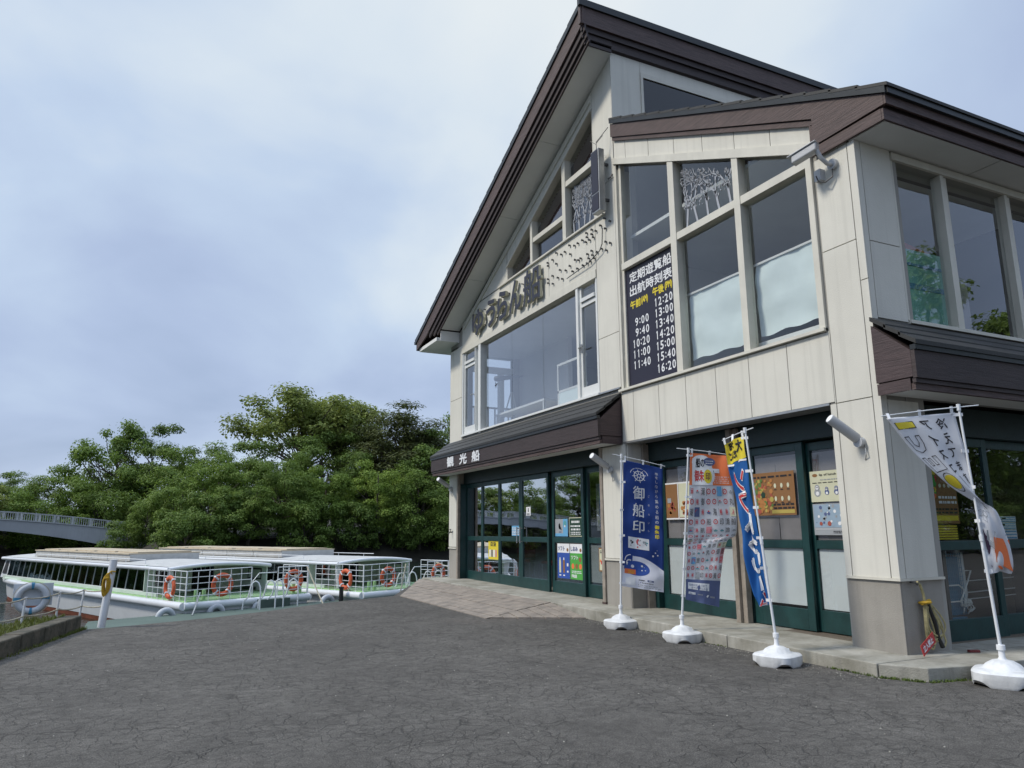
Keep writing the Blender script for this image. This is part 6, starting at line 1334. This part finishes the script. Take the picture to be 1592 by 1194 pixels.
# ================================================================ boats (local: x across, y forward from the stern, z absolute)
def make_boat(label):
    t = thing('tour_boat', label, 'boat', (.93, 23.5, 0)); W_ = 4.1; L_ = 21.5
    def half(y):                        # hull half width shape
        if y < 13: return W_ / 2
        k = (y - 13) / (L_ - 13); return W_ / 2 * math.sqrt(max(0, 1 - k ** 2.4)) + .02
    ys_ = [0, 2, 5, 9, 13, 15, 17, 18.5, 19.8, 20.8, L_]
    def loft(z_list, name, mats, inset=0):
        m = MB(); vs = []; n_ = len(ys_) * 2; 
        for z, f in z_list:
            for y in ys_: vs.append((W_ / 2 - half(y) * f, y if y < L_ else L_ * (1 - (1 - f) * .12), z))
            for y in reversed(ys_): vs.append((W_ / 2 + half(y) * f, y if y < L_ else L_ * (1 - (1 - f) * .12), z))
        fs = [(r * n_ + k, r * n_ + (k + 1) % n_, (r + 1) * n_ + (k + 1) % n_, (r + 1) * n_ + k) for r in range(len(z_list) - 1) for k in range(n_)]
        fs.append(tuple(range(n_))[::-1]); fs.append(tuple(range((len(z_list) - 1) * n_, len(z_list) * n_))); m.add(vs, fs); return link(m, name, mats, t, local=True, smooth=True)
    hull = loft([(-1.9, .86), (-1.56, .91)], 'hull_bottom', 'boatr')
    loft([(-1.56, .915), (-1.2, .955), (-.95, .975)], 'hull', 'boatw')
    loft([(-.95, .97), (-.70, .955)], 'deck_edge', 'boatgl')
    # rub rail: fat white tube round the gunwale
    pts = [(W_ / 2 - half(y), y, -.84) for y in ys_] + [(W_ / 2 + half(y), y, -.84) for y in reversed(ys_)]
    m = MB(); m.tube(pts, .115, 12); m.tube([(0, 0, -.84), (W_, 0, -.84)], .115, 12); link(m, 'rub_rail', 'boatw', t, local=True, smooth=True)
    # cabin
    cx0, cx1, y0, y1, wz0, wz1 = .22, 3.55, 3.3, 18.3, -.60, .06
    m = MB()
    for xx in (cx0, cx1): m.box(xx - .02, xx + .02, y0 - 1.0, y1, -.70, wz0)
    m.box(cx0, cx1, y1 - .02, y1 + .02, -.70, wz0); link(m, 'cabin_side', 'boatg', t, local=True)
    def win(xx, ya, yb, sg):            # leaning window unit: frame with two panes
        lean = .10 * sg; m = MB(); 
        def bar(p, q, w_): 
            p, q = Vector(p), Vector(q); m.obox((p + q) / 2, (q - p), (Vector((0, 1, 0)) if abs((q - p).y) < .01 else Vector((0, 0, 1))) * w_, Vector((.03, 0, 0)))
        top = lambda y: (xx + lean, y + .08, wz1); bot = lambda y: (xx, y, wz0)
        bar(bot(ya), top(ya), .055); bar(bot((ya + yb) / 2), top((ya + yb) / 2), .03); bar(bot(ya), bot(yb), .04); bar(top(ya), top(yb), .03)
        o = link(m, 'window', 'white', t, local=True)
        for a, b in ((ya + .03, (ya + yb) / 2 - .015), ((ya + yb) / 2 + .015, yb - .03)):
            m = MB(); m.add([bot(a), bot(b), top(b), top(a)], [(0, 1, 2, 3)]); m.add([Vector(p) + Vector((.006, 0, 0)) for p in (bot(a), bot(b), top(b), top(a))], [(3, 2, 1, 0)]); link(m, 'pane', 'glassb', o, local=True, fix=False)
    yy = y0
    while yy < y1 - .6: win(cx0, yy, yy + 1.45, 1); win(cx1, yy, yy + 1.45, -1); yy += 1.45
    ye = yy
    # bow cabin end with rounded dark windscreen
    m = MB(); m.add([(cx0, ye, wz0), (cx1, ye, wz0), (cx1 - .15, ye + .0, .2), (cx0 + .15, ye + .0, .2)], [(0, 1, 2, 3)]); link(m, 'windscreen', 'glassb', t, local=True)
    for xx, sg in ((cx0, 1), (cx1, -1)):
        m = MB(); m.add([(xx, ye, -.7), (xx + .0, ye + .95, -.7), (xx + .1 * sg, ye + .75, .14), (xx + .1 * sg, ye, .14)], [(0, 1, 2, 3)]); o = link(m, 'bow_panel', 'boatw', t, local=True)
        m = MB(); m.add([(xx - .012 * sg, ye + .14, -.52), (xx - .012 * sg, ye + .72, -.52), (xx + .085 * sg, ye + .60, .02), (xx + .085 * sg, ye + .16, .02)], [(0, 1, 2, 3)]); link(m, 'pane', 'bollard', o, local=True)
    m = MB(); m.add([(cx0, ye + .95, -.7), (cx1, ye + .95, -.7), (cx1 - .1, ye + .75, .14), (cx0 + .1, ye + .75, .14)], [(0, 1, 2, 3)]); link(m, 'bow_front', 'boatw', t, local=True)
    # roof: white rounded edge all round, slightly arched sheet, tan raised boards
    ry0, ry1 = 1.55, ye + .85; prof = []
    n_ = 12; vs = []
    for y in (ry0, ry0 + .12, ry1 - .25, ry1):
        dz = -.05 if y in (ry0, ry1) else 0
        for k in range(n_ + 1): u = k / n_; vs.append((cx0 + (cx1 - cx0) * u, y, .20 + dz + .11 * (1 - (2 * u - 1) ** 2)))
    m = MB(); m.add(vs, [(j * (n_ + 1) + k, j * (n_ + 1) + k + 1, (j + 1) * (n_ + 1) + k + 1, (j + 1) * (n_ + 1) + k) for j in range(3) for k in range(n_)])
    vs2 = [(x, y, z - .07) for x, y, z in vs]; m.add(vs2, [(j * (n_ + 1) + k, (j + 1) * (n_ + 1) + k, (j + 1) * (n_ + 1) + k + 1, j * (n_ + 1) + k + 1) for j in range(3) for k in range(n_)])
    rf_ = link(m, 'roof', 'roofgrey', t, local=True, smooth=True, fix=False)
    m = MB(); 
    for xx in (cx0 - .02, cx1 + .02): m.tube([(xx, ry0, .13), (xx, ry1, .13)], .06, 12)
    arc = [(cx0 - .02 + (cx1 - cx0 + .04) * u, ry0,   .13 + .11 * (1 - (2 * u - 1) ** 2)) for u in [k / 10 for k in range(11)]]
    m.tube(arc, .06, 10); m.tube([(a, ry1, c) for a, b, c in arc], .06, 10); link(m, 'roof_edge', 'boatw', rf_, local=True, smooth=True)
    for k in range(5):
        m = MB(); yb = 5.6 + k * 2.0; m.box(.62, 3.05, yb, yb + 1.96, .27, .49); rb_ = link(m, 'roof_box', 'roofgrey', rf_, local=True); m = MB(); m.box(.58, 3.09, yb, yb + 1.97, .491, .53); m.box(.9, 2.8, yb + .1, yb + 1.8, .531, .57); link(m, 'roof_board', 'tan', rf_, local=True)
    m = MB(); m.tube([(.5, 4.0, .36), (.5, 15.5, .36)], .012, 6); m.tube([(3.3, 3.4, .36), (3.3, 15.5, .36)], .012, 6)
    for k in range(8): m.tube([(.5, 4 + k * 1.6, .22), (.5, 4 + k * 1.6, .36)], .01, 5); m.tube([(3.3, 4 + k * 1.6, .22), (3.3, 4 + k * 1.6, .36)], .01, 5)
    link(m, 'roof_rail', 'pole', rf_, local=True)
    # after bulkhead and the side screens of the stern porch
    m = MB(); m.box(cx0, .55, 3.28, 3.32, -.9, .22); m.box(1.2, 1.75, 3.28, 3.32, -.9, .22); m.box(2.5, cx1, 3.28, 3.32, -.9, .22); m.box(.55, 1.2, 3.28, 3.32, -.9, -.45); m.box(.55, 1.2, 3.28, 3.32, .05, .25); m.box(1.75, 2.5, 3.28, 3.32, .10, .30); link(m, 'bulkhead', 'boatg', t, local=True)
    m = MB(); m.box(.55, 1.2, 3.295, 3.305, -.45, .05); link(m, 'pane', 'glassb', t, local=True)
    m = MB(); m.tube([(.42, 1.75, -.75), (.34, 1.75, .12)], .085, 10); link(m, 'porch_post', 'boatw', t, local=True, smooth=True)
    m = MB(); m.prism([(1.7, -.75), (3.3, -.75), (3.3, .12), (1.7, .12)], 0, cx1 - .02, cx1 + .02); sp_ = link(m, 'porch_screen', 'boatg', t, local=True)
    m = MB(); m.box(cx1 - .026, cx1 - .021, 2.0, 2.9, -.35, .02); m.box(cx1 + .021, cx1 + .026, 2.0, 2.9, -.35, .02); link(m, 'window_rim', 'bollard', sp_, local=True, bevel=.01)
    m = MB(); m.box(cx1 - .032, cx1 - .027, 2.06, 2.84, -.30, -.03); m.box(cx1 + .027, cx1 + .032, 2.06, 2.84, -.30, -.03); link(m, 'pane', 'boatg', sp_, local=True)
    m = MB(); m.box(.12, 3.98, .05, 18, -.76, -.70); link(m, 'deck', 'boatg', t, local=True)
    # seats inside
    for k in range(12):
        m = MB(); yk = 4.1 + k * 1.1; m.box(.5, 1.5, yk, yk + .12, -.65, -.14); m.box(2.2, 3.2, yk, yk + .12, -.65, -.14); link(m, 'seat', 'seat' if 3 < k < 7 else 'bollard', t, local=True)
    # stern rails: grids of white tube
    def grid(p, q, z0, z1, n1, name='stern_rail', lift=0):
        p, q = Vector((*p, 0)), Vector((*q, 0)); m = MB()
        for k in range(n1 + 1):
            a = p.lerp(q, k / n1); m.tube([(a.x, a.y, z0), (a.x, a.y, z1 + lift * k / n1)], .016 if k in (0, n1) else .010, 6)
        for k in range(5):
            z = z1 - (z1 - z0) * .8 * k / 4; m.tube([(p.x, p.y, z), (q.x, q.y, z + lift)], .014 if k == 0 else .010, 6)
        return link(m, name, 'pole', t, local=True, smooth=True)
    grid((.05, 2.6), (.05, 0.02), -.75, .13, 7); grid((.05, 0), (2.05, 0), -.75, .13, 6, lift=.04); grid((2.95, 0), (4.05, 0), -.75, .13, 3); grid((4.05, 0.05), (4.05, 1.5), -.75, .13, 4)
    m = MB(); m.tube([(2.1, .0, -.7), (2.1, -.0, -.25), (2.3, -.0, -.02), (2.9, 0, -.02)], .014, 6); link(m, 'gate_rail', 'pole', t, local=True)
    for xx in (.55, 3.75):
        m = MB(); m.tube([(xx - .12, .18, -.70), (xx - .12, .18, -.42)], .055, 10); m.tube([(xx + .12, .18, -.70), (xx + .12, .18, -.42)], .055, 10); link(m, 'bitt', 'boatgl', t, local=True)
    P = Print(lambda u, v: (Vector((W_ / 2 - half(2) * .0 - .003 + (.15), 3.9 - u, -.58 + v)), Vector((-1, 0, 0))))
    return t
AX1 = math.atan2(.385, .923); AX2 = math.atan2(.42, .907)
b1 = make_boat('nearer white tour boat with green trim moored left of the dock railing'); b1.rotation_euler = (0, 0, AX1)
b2 = dup(b1, loc=(6.3, 24.45, 0), rz=AX2, label='farther white tour boat with green trim, its stern beside the building corner')
b1['group'] = b2['group'] = 'white tour boats at the dock'
def bl(b, x, y, z):
    a = b.rotation_euler.z; return Vector((b.location.x + x * math.cos(a) - y * math.sin(a), b.location.y + x * math.sin(a) + y * math.cos(a), z))
def buoy(b, x, y, z, nx_, label):
    c = bl(b, x, y, z); a = b.rotation_euler.z; n_ = Vector((math.cos(a) * nx_[0] - math.sin(a) * nx_[1], math.sin(a) * nx_[0] + math.cos(a) * nx_[1], 0))
    t = thing('orange_buoy', label, 'life buoy', c, group='orange life buoys on the boat rails')
    m = MB(); m.torus(c, n_, .275, .07, 32, 10, squash=.7); link(m, 'ring_body', 'orange', t, smooth=True)
    s1 = n_.cross(Vector((0, 0, 1))).normalized(); s2 = Vector((0, 0, 1))
    for k in range(4):
        aa = PI / 4 + k * PI / 2; d = s1 * math.cos(aa) + s2 * math.sin(aa); m = MB(); m.obox(c + d * .275, d * .15, n_ * .11, d.cross(n_) * .05); link(m, 'band', 'ropey' if 0 else 'boatw', t, bevel=.01)
buoy(b1, .02, 1.0, -.35, (1, 0), 'orange life buoy on the left side rail of the nearer boat')
buoy(b1, 1.15, .05, -.30, (0, 1), 'orange life buoy in the middle of the nearer boat stern rail')
buoy(b1, 3.55, .05, -.30, (0, 1), 'orange life buoy at the right end of the nearer boat stern rail')
buoy(b2, .02, .9, -.35, (1, 0), 'orange life buoy on the left side rail of the farther boat')
buoy(b2, 1.15, .05, -.30, (0, 1), 'orange life buoy in the middle of the farther boat stern rail')
buoy(b2, 3.55, .05, -.30, (0, 1), 'orange life buoy at the right end of the farther boat stern rail')

# fenders, handrails, bollard, ropes and step box on the dock
lat = Vector((.926, .378, 0))
for i, (s_, lab) in enumerate(((.15, 'white tyre fender left of the nearer boat corner'), (1.6, 'small white tyre fender below the nearer boat corner buoy'), (3.0, 'white tyre fender under the nearer boat stern'), (5.4, 'white tyre fender between the two boats'), (7.8, 'white tyre fender below the farther boat corner'), (9.4, 'white tyre fender under the farther boat stern'))):
    c = Vector((.35, 23.1, DZ - .06)) + lat * s_ + Vector((0, .08, 0)); m = MB(); m.torus(c, Vector((-.378, .926, 0)), .20, .085, 24, 10); link(m, 'tyre_fender', 'buoyw', None, loc=c, smooth=True, label=lab, cat='fender', group='white tyre fenders on the dock edge')
def hoop(c, dx, label, h=.82):
    t = thing('hoop_handrail', label, 'handrail', c, group='white hooped handrails on the dock'); c = Vector(c); a = Vector(dx)
    for k in (0, 1):
        o_ = c + lat * (.50 * k); pts = [o_ + Vector((0, 0, 0)), o_ + Vector((0, 0, h * .62))] + [o_ + a * (.16 * (1 - math.cos(th))) + Vector((0, 0, h * .62 + h * .38 * math.sin(th))) for th in (.5, 1.0, 1.57, 2.1, 2.6)] + [o_ + a * .36 + Vector((0, 0, h * .45)), o_ + a * .50 + Vector((0, 0, h * .28)), o_ + a * .52 + Vector((0, 0, 0))]
        link(MB().tube(pts, .021, 8), 'hoop', 'pole', t, smooth=True)
hoop((3.02, 23.6, DZ), Vector((-.9, .3, 0)), 'left white hooped handrail beside the dock steps'); hoop((3.75, 24.0, DZ), Vector((-.9, .3, 0)), 'right white hooped handrail beside the dock steps')
hoop((8.15, 25.6, DZ), Vector((-.9, .3, 0)), 'white hooped handrail beside the farther boat, left of the ramp'); hoop((9.3, 26.1, DZ), Vector((-.9, .3, 0)), 'white hooped handrail beside the farther boat, just above the ramp edge')
m = MB(); c = Vector((3.5, 24.4, DZ)); m.obox(c + Vector((0, 0, .12)), lat * 1.0, Vector((-.378, .926, 0)) * .35, Vector((0, 0, .24))); link(m, 'boarding_step', 'dock', None, loc=c, bevel=.01, label='low dark green boarding step between the two left handrails', cat='step')
m = MB(); m.tube([(5.75, 25.0, DZ), (5.75, 25.0, DZ + .42)], .07, 12); m.tube([(5.75, 25.0, DZ + .42), (5.75, 25.0, DZ + .46)], .085, 12); link(m, 'bollard', 'bollard', None, loc=(5.75, 25.0, DZ), smooth=True, label='black mooring bollard on the dock left of the farther boat corner', cat='bollard')
def rope(a, b, sag, label, mat='rope', r=.022):
    a, b = Vector(a), Vector(b); pts = []
    for k in range(13): t_ = k / 12; p = a.lerp(b, t_); p.z -= sag * 4 * t_ * (1 - t_); pts.append(p)
    link(MB().tube(pts, r, 6), 'mooring_rope', mat, None, loc=a, smooth=True, label=label, cat='rope')
rope(bl(b1, .55, .18, -.50), (1.15, 22.9, DZ), .03, 'grey mooring rope from the nearer boat corner down to the dock', 'metal')
rope(bl(b1, 4.05, .1, .12), (4.95, 23.9, DZ + .03), .02, 'long pale rope slanting down from the nearer boat right rail to the dock', 'rope')
rope(bl(b2, 1.9, .0, .10), (7.6, 24.6, DZ + .02), .02, 'pale rope slanting down from the farther boat stern rail to the dock', 'rope')
rope(bl(b2, 4.05, .8, .12), (11.3, 24.6, -.55), .10, 'pale rope sagging from the farther boat right rail behind the building', 'rope')
m = MB(); c = bl(b2, 4.0, .6, -.05); m.torus(c, (1, .3, 0), .10, .02, 16, 6); link(m, 'coiled_rope', 'rope', None, loc=c, smooth=True, label='small coil of pale rope on the right end rail of the farther boat', cat='rope')

# ================================================================ footbridge on the left
br = thing('foot_bridge', 'grey arched concrete footbridge with a slatted railing at the left', 'bridge', (-22, 85, -1.7))
def zt_(x): return 3.55 - .0036 * (x + 22) ** 2
def zb_(x): return 1.97 - .0062 * (x + 22) ** 2
xs_ = [-40.8 + 37.6 * i / 30 for i in range(31)]
for yy in (83.9, 86.5):
    m = MB(); m.prism([(x, zb_(x)) for x in xs_] + [(x, zt_(x) - .80) for x in reversed(xs_)], 1, yy - .18, yy + .18); link(m, 'girder', 'bridge', br)
m = MB(); m.prism([(x, zt_(x) - 1.02) for x in xs_] + [(x, zt_(x) - .84) for x in reversed(xs_)], 1, 84.1, 86.3); link(m, 'deck', 'bridge', br)
m = MB(); m.prism([(x, zt_(x) - .80) for x in xs_] + [(x, zt_(x) - .70) for x in reversed(xs_)], 1, 83.65, 84.15); link(m, 'kerb', 'bridger', br)
for yy in (83.9, 86.5):
    m = MB(); m.prism([(x, zt_(x) - .07) for x in xs_] + [(x, zt_(x) + .02) for x in reversed(xs_)], 1, yy - .07, yy + .07); link(m, 'handrail', 'bridger', br)
    k = 0; x = -40.6
    while x < -3.3:
        if k % 8 == 0: m = MB(); m.box(x - .10, x + .10, yy - .08, yy + .08, zt_(x) - .70, zt_(x) - .02); link(m, 'rail_post', 'bridger', br)
        elif yy < 84: m = MB(); m.box(x - .03, x + .03, yy - .02, yy + .02, zt_(x) - .70, zt_(x) - .07); link(m, 'baluster', 'bridger', br)
        x += .19; k += 1
for xx in (-3.1, -41.0):
    m = MB(); m.box(xx - .30, xx + .45, 83.5, 87, -2.5, zt_(xx) - .0 if xx > -10 else 2.2); link(m, 'pier', 'bridge', br, bevel=.03)
m = MB(); m.prism([(-2.6, -2.4), (.5, -2.4), (-.5, .4), (-2.6, 1.2)], 1, 84.2, 87); link(m, 'abutment', 'bridge', br)

# ================================================================ trees
def clump_tree(seed, H_, Rx, kind, nclump, leaves, lsize, matname, crown_lo=.22, open_=False, flat_=1.0, shape='round'):
    """tree mesh pair: trunk + limbs, and a crown of many small leaf faces gathered in clumps; base at the origin"""
    rr = random.Random(seed); T = MB(); C = MB()
    trunk = [Vector((0, 0, -.5))]; n_ = 7; drift = Vector((rr.uniform(-.1, .1), rr.uniform(-.1, .1), 0))
    for i in range(1, n_ + 1): trunk.append(Vector((drift.x * i * .8 + rr.uniform(-.12, .12), drift.y * i + rr.uniform(-.12, .12), H_ * .82 * i / n_)))
    T.tube(trunk, [H_ * .022 * (1 - .11 * i) for i in range(n_ + 1)], 8)
    cl = []
    for i in range(nclump):
        for _ in range(40):
            u = rr.uniform(-1, 1); v = rr.uniform(-1, 1); k = rr.random()
            z = crown_lo + (1 - crown_lo) * k
            if shape == 'round': w_ = math.sqrt(max(0, 1 - ((k - .42) / .62) ** 2))
            elif shape == 'umbrella': w_ = math.sqrt(max(0, 1 - ((k - .70) / .34) ** 2)) if k > .36 else 0
            else: w_ = (1 - k) ** .58 * (.92 + .12 * math.sin(k * 30))
            r = math.hypot(u, v)
            if r < w_ and (shape != 'round' or r > w_ * .35 or k > .75) and w_ > .05: break
        cl.append(Vector((u * Rx, v * Rx, z * H_)))
    for c in cl:
        if rr.random() < (.9 if open_ else .45):
            s_ = trunk[min(n_, max(2, int((c.z / H_ - rr.uniform(.15, .35)) * n_ / .82)))]
            mid = s_.lerp(c, .5) + Vector((rr.uniform(-.4, .4), rr.uniform(-.4, .4), -.25 if shape != 'pine' else .1)); q = s_.lerp(mid, .5) + Vector((rr.uniform(-.2, .2), rr.uniform(-.2, .2), 0))
            T.tube([s_, q, mid, c], [H_ * .0085, H_ * .0065, H_ * .0045, .02], 5)
    per = leaves // nclump; rc_ = Rx * (.30 if not open_ else .24)
    for c in cl:
        rs = rc_ * rr.uniform(.65, 1.25); fz = .62 * flat_ if shape != 'pine' else rr.uniform(.3, .6)
        for _ in range(int(per * (rs / rc_) ** 1.5)):
            d = Vector((rr.gauss(0, 1), rr.gauss(0, 1), rr.gauss(0, 1))).normalized(); q = rr.random() ** .42
            if d.z < -.2 and rr.random() < .5: d.z = -d.z
            p = c + Vector((d.x * rs * q, d.y * rs * q, d.z * rs * fz * q)) + Vector((rr.gauss(0, .05), rr.gauss(0, .05), rr.gauss(0, .05))) * Rx * .4
            nrm = (d * .9 + Vector((0, 0, .55)) + Vector((rr.uniform(-.7, .7), rr.uniform(-.7, .7), rr.uniform(-.5, .7)))).normalized()
            a = nrm.orthogonal().normalized(); a = (a * math.cos(th := rr.uniform(0, 6.28)) + nrm.cross(a) * math.sin(th)); b = nrm.cross(a); l = lsize * rr.uniform(.6, 1.3); w_ = l * (.55 if shape != 'pine' else .28)
            C.add([p - a * l * .5, p + b * w_ * .5, p + a * l * .5 - nrm * l * .12, p - b * w_ * .5], [(0, 1, 2, 3)])
    return T, C
def tree_proto(name, label, mat, **k):
    T, C = clump_tree(matname=mat, kind=0, **k)
    t = thing(name, label, 'tree', (0, 0, 0)); link(T, 'trunk', 'bark', t, local=True, smooth=True); link(C, 'crown', mat, t, local=True, fix=False); return t
PR = [tree_proto('oak_tree', 'a', 'leafA', seed=1, H_=10, Rx=4.6, nclump=62, leaves=22000, lsize=.25, crown_lo=.08),
      tree_proto('oak_tree', 'b', 'leafA', seed=2, H_=10, Rx=4.2, nclump=52, leaves=20000, lsize=.26, crown_lo=.10, flat_=.8),
      tree_proto('broadleaf_tree', 'c', 'leafB', seed=3, H_=10, Rx=3.8, nclump=48, leaves=19000, lsize=.26, crown_lo=.12),
      tree_proto('broadleaf_tree', 'd', 'leafB', seed=4, H_=10, Rx=4.4, nclump=62, leaves=16000, lsize=.27, crown_lo=.25, open_=True, flat_=.9),
      tree_proto('spreading_tree', 'e', 'leafD', seed=5, H_=10, Rx=4.6, nclump=64, leaves=15000, lsize=.27, crown_lo=.30, open_=True, shape='umbrella', flat_=.9),
      tree_proto('pine_tree', 'f', 'leafC', seed=16, H_=10, Rx=3.0, nclump=120, leaves=27000, lsize=.25, crown_lo=.15, shape='pine'),
      tree_proto('shrub', 'g', 'leafA', seed=8, H_=10, Rx=6.5, nclump=46, leaves=12000, lsize=.5, crown_lo=.0),
      tree_proto('low_pine', 'h', 'leafD', seed=9, H_=10, Rx=5.2, nclump=56, leaves=14000, lsize=.36, crown_lo=.10, flat_=.6)]
used = set()
def plant(i, x, y, top, wide=1.0, label='tree', group='trees on the far bank', base=None):
    z0 = bankz(x, y) if base is None else base; s_ = (top - z0) / 10
    o = PR[i] if i not in used else dup(PR[i]); used.add(i)
    o.location = (x, y, z0); o.rotation_euler = (0, 0, R.uniform(0, 6.28)); o.scale = (s_ * wide, s_ * wide, s_); o['label'] = label; o['group'] = group
    for ch in o.children:
        if ch.name.startswith('crown') and top - z0 > 0: pass
    return o
pos_words = []
SPEC = [  # proto, x, y, top z, width, label
 (3, -4.6, 94, 13.0, .75, 'tall airy green tree standing behind the bridge end'), (1, -.2, 93, 13.4, .85, 'dark ragged tree right of the tall airy tree'),
 (2, -7.6, 93, 8.9, .9, 'bright green tree left of the tall airy tree behind the bridge'), (0, -12, 95, 7.6, 1.2, 'low rounded tree behind the middle of the bridge railing'),
 (1, -15.5, 100, 8.0, 1.3, 'dark green tree behind the bridge at the left edge of the picture'), (0, -20, 96, 8.2, 1.3, 'round tree beyond the left edge of the bridge view'),
 (7, -17, 90, 6.2, 1.1, 'low yellowish tree just above the bridge railing at the left edge'), (2, -10.2, 90, 5.9, 1.1, 'low bushy bright tree just above the bridge railing'),
 (0, -4.8, 89.5, 7.6, 1.0, 'bushy tree behind the right end of the bridge'), (0, 3.6, 83, 10.4, 1.1, 'round topped green tree left of centre of the far bank'),
 (1, 7.8, 84, 10.8, 1.0, 'green tree between the round topped tree and the spreading tree'), (2, 5.4, 77, 9.2, .95, 'lighter green tree in front of the round topped tree'),
 (6, 2.0, 76, 5.6, .85, 'low spreading bush right of the bridge end'), (6, -.6, 78, 4.3, .8, 'low bush touching the bridge end'),
 (4, 15.8, 90, 17.3, 1.15, 'tall spreading olive tree with open branches against the sky'), (4, 19.6, 91, 16.6, .8, 'second open crowned tree right behind the spreading olive tree'),
 (0, 12.2, 83, 11.4, 1.0, 'dense green tree below the left half of the spreading tree'), (1, 16.8, 82, 12.2, 1.0, 'dense green tree directly below the spreading tree'),
 (0, 11.0, 74, 8.6, 1.0, 'rounded tree at the water behind the nearer boat roof'), (2, 15.0, 73.5, 8.2, 1.0, 'light green maple like tree at the water behind the farther boat'),
 (1, 8.0, 73, 6.8, 1.0, 'low wide tree above the left end of the farther boat roof'), (6, 4.6, 73, 5.0, .8, 'low bush above the nearer boat tan roof boards'),
 (5, 25.0, 80, 16.4, 1.6, 'large dark pine left of the building'), (5, 22.2, 83, 14.8, 1.3, 'shorter dark pine beside the large pine'),
 (0, 20.4, 79, 9.8, 1.0, 'dense green tree under the left pine branches'), (1, 26.0, 76, 10.4, 1.0, 'dense green tree under the right pine branches'),
 (2, 20.0, 73, 8.6, 1.0, 'light green tree at the water in front of the pines'), (0, 24.2, 72, 7.6, 1.0, 'low round tree at the water left of the building corner'),
 (2, 31.0, 86, 16.2, .9, 'blue green tree top touching the building corner'), (1, 29.4, 76, 12.6, 1.0, 'green tree directly left of the building column'),
 (0, 33.0, 80, 13.5, 1.1, 'green tree hidden mostly behind the building corner'), (6, 27.5, 72.5, 4.8, .8, 'low bush at the water beside the building corner'),
 (6, 17.6, 71.5, 4.2, .8, 'low bush at the water above the farther boat stern'), (6, 12.8, 71.5, 4.4, .8, 'low bush at the water right of the tan roof boards'),
 (6, 22.3, 71.5, 4.0, .75, 'low bush at the water below the pines'),
 (6, -2.2, 80.5, 2.6, .9, 'small bush in front of the bridge pier'), (6, 2.6, 71, 3.2, .9, 'small bush at the water right of the bridge pier')]
for a in SPEC: plant(a[0], a[1], a[2], a[3], a[4], a[5])
# farther row, and the shore the door glass mirrors (left of the picture)
k = 0
for x in (-60, -52, -45, -38, -31, -25, -19):
    plant(k % 3, x, 92 + (k * 7) % 9, (11 if x < -40 else 7) + (k * 5) % 3, 1.05, ('farthest', 'sixth', 'fifth', 'fourth', 'third', 'second', 'nearest')[k] + ' tall tree on the bank beyond the left edge of the picture'); k += 1
    plant((6, 7)[k % 2], x + 3, 78 if x < -40 else 92, 6.5, .9, ('farthest', 'sixth', 'fifth', 'fourth', 'third', 'second', 'nearest')[k - 1] + ' low tree on the bank beyond the left edge of the picture')
for x in (38, 46, 55, 65): plant(k % 3, x, 84 + k % 5, 14, 1.1, 'tree on the bank hidden behind the building'); k += 1
# trees behind the camera that the side windows mirror
for (i, x, y, tp, wd) in ((0, 22, -13, 8.5, .9), (3, 28, -15, 12.0, .9), (3, 37, -16, 15.0, .9), (0, 48, -22, 11, 1.), (1, 15, -24, 9, 1.), (5, 60, -24, 13, 1.), (0, 5, -30, 9, 1.)):
    plant(i, x, y, tp, wd, 'tree behind the photographer, %d metres back, mirrored in the side glass' % round(math.hypot(x, y)), 'trees behind the photographer', base=.3)
for (x, y) in ((20, -10), (27, -11), (34, -12), (41, -13)): plant(6, x, y, 3.2, .9, 'hedge like bush behind the photographer', 'trees behind the photographer', base=.1)
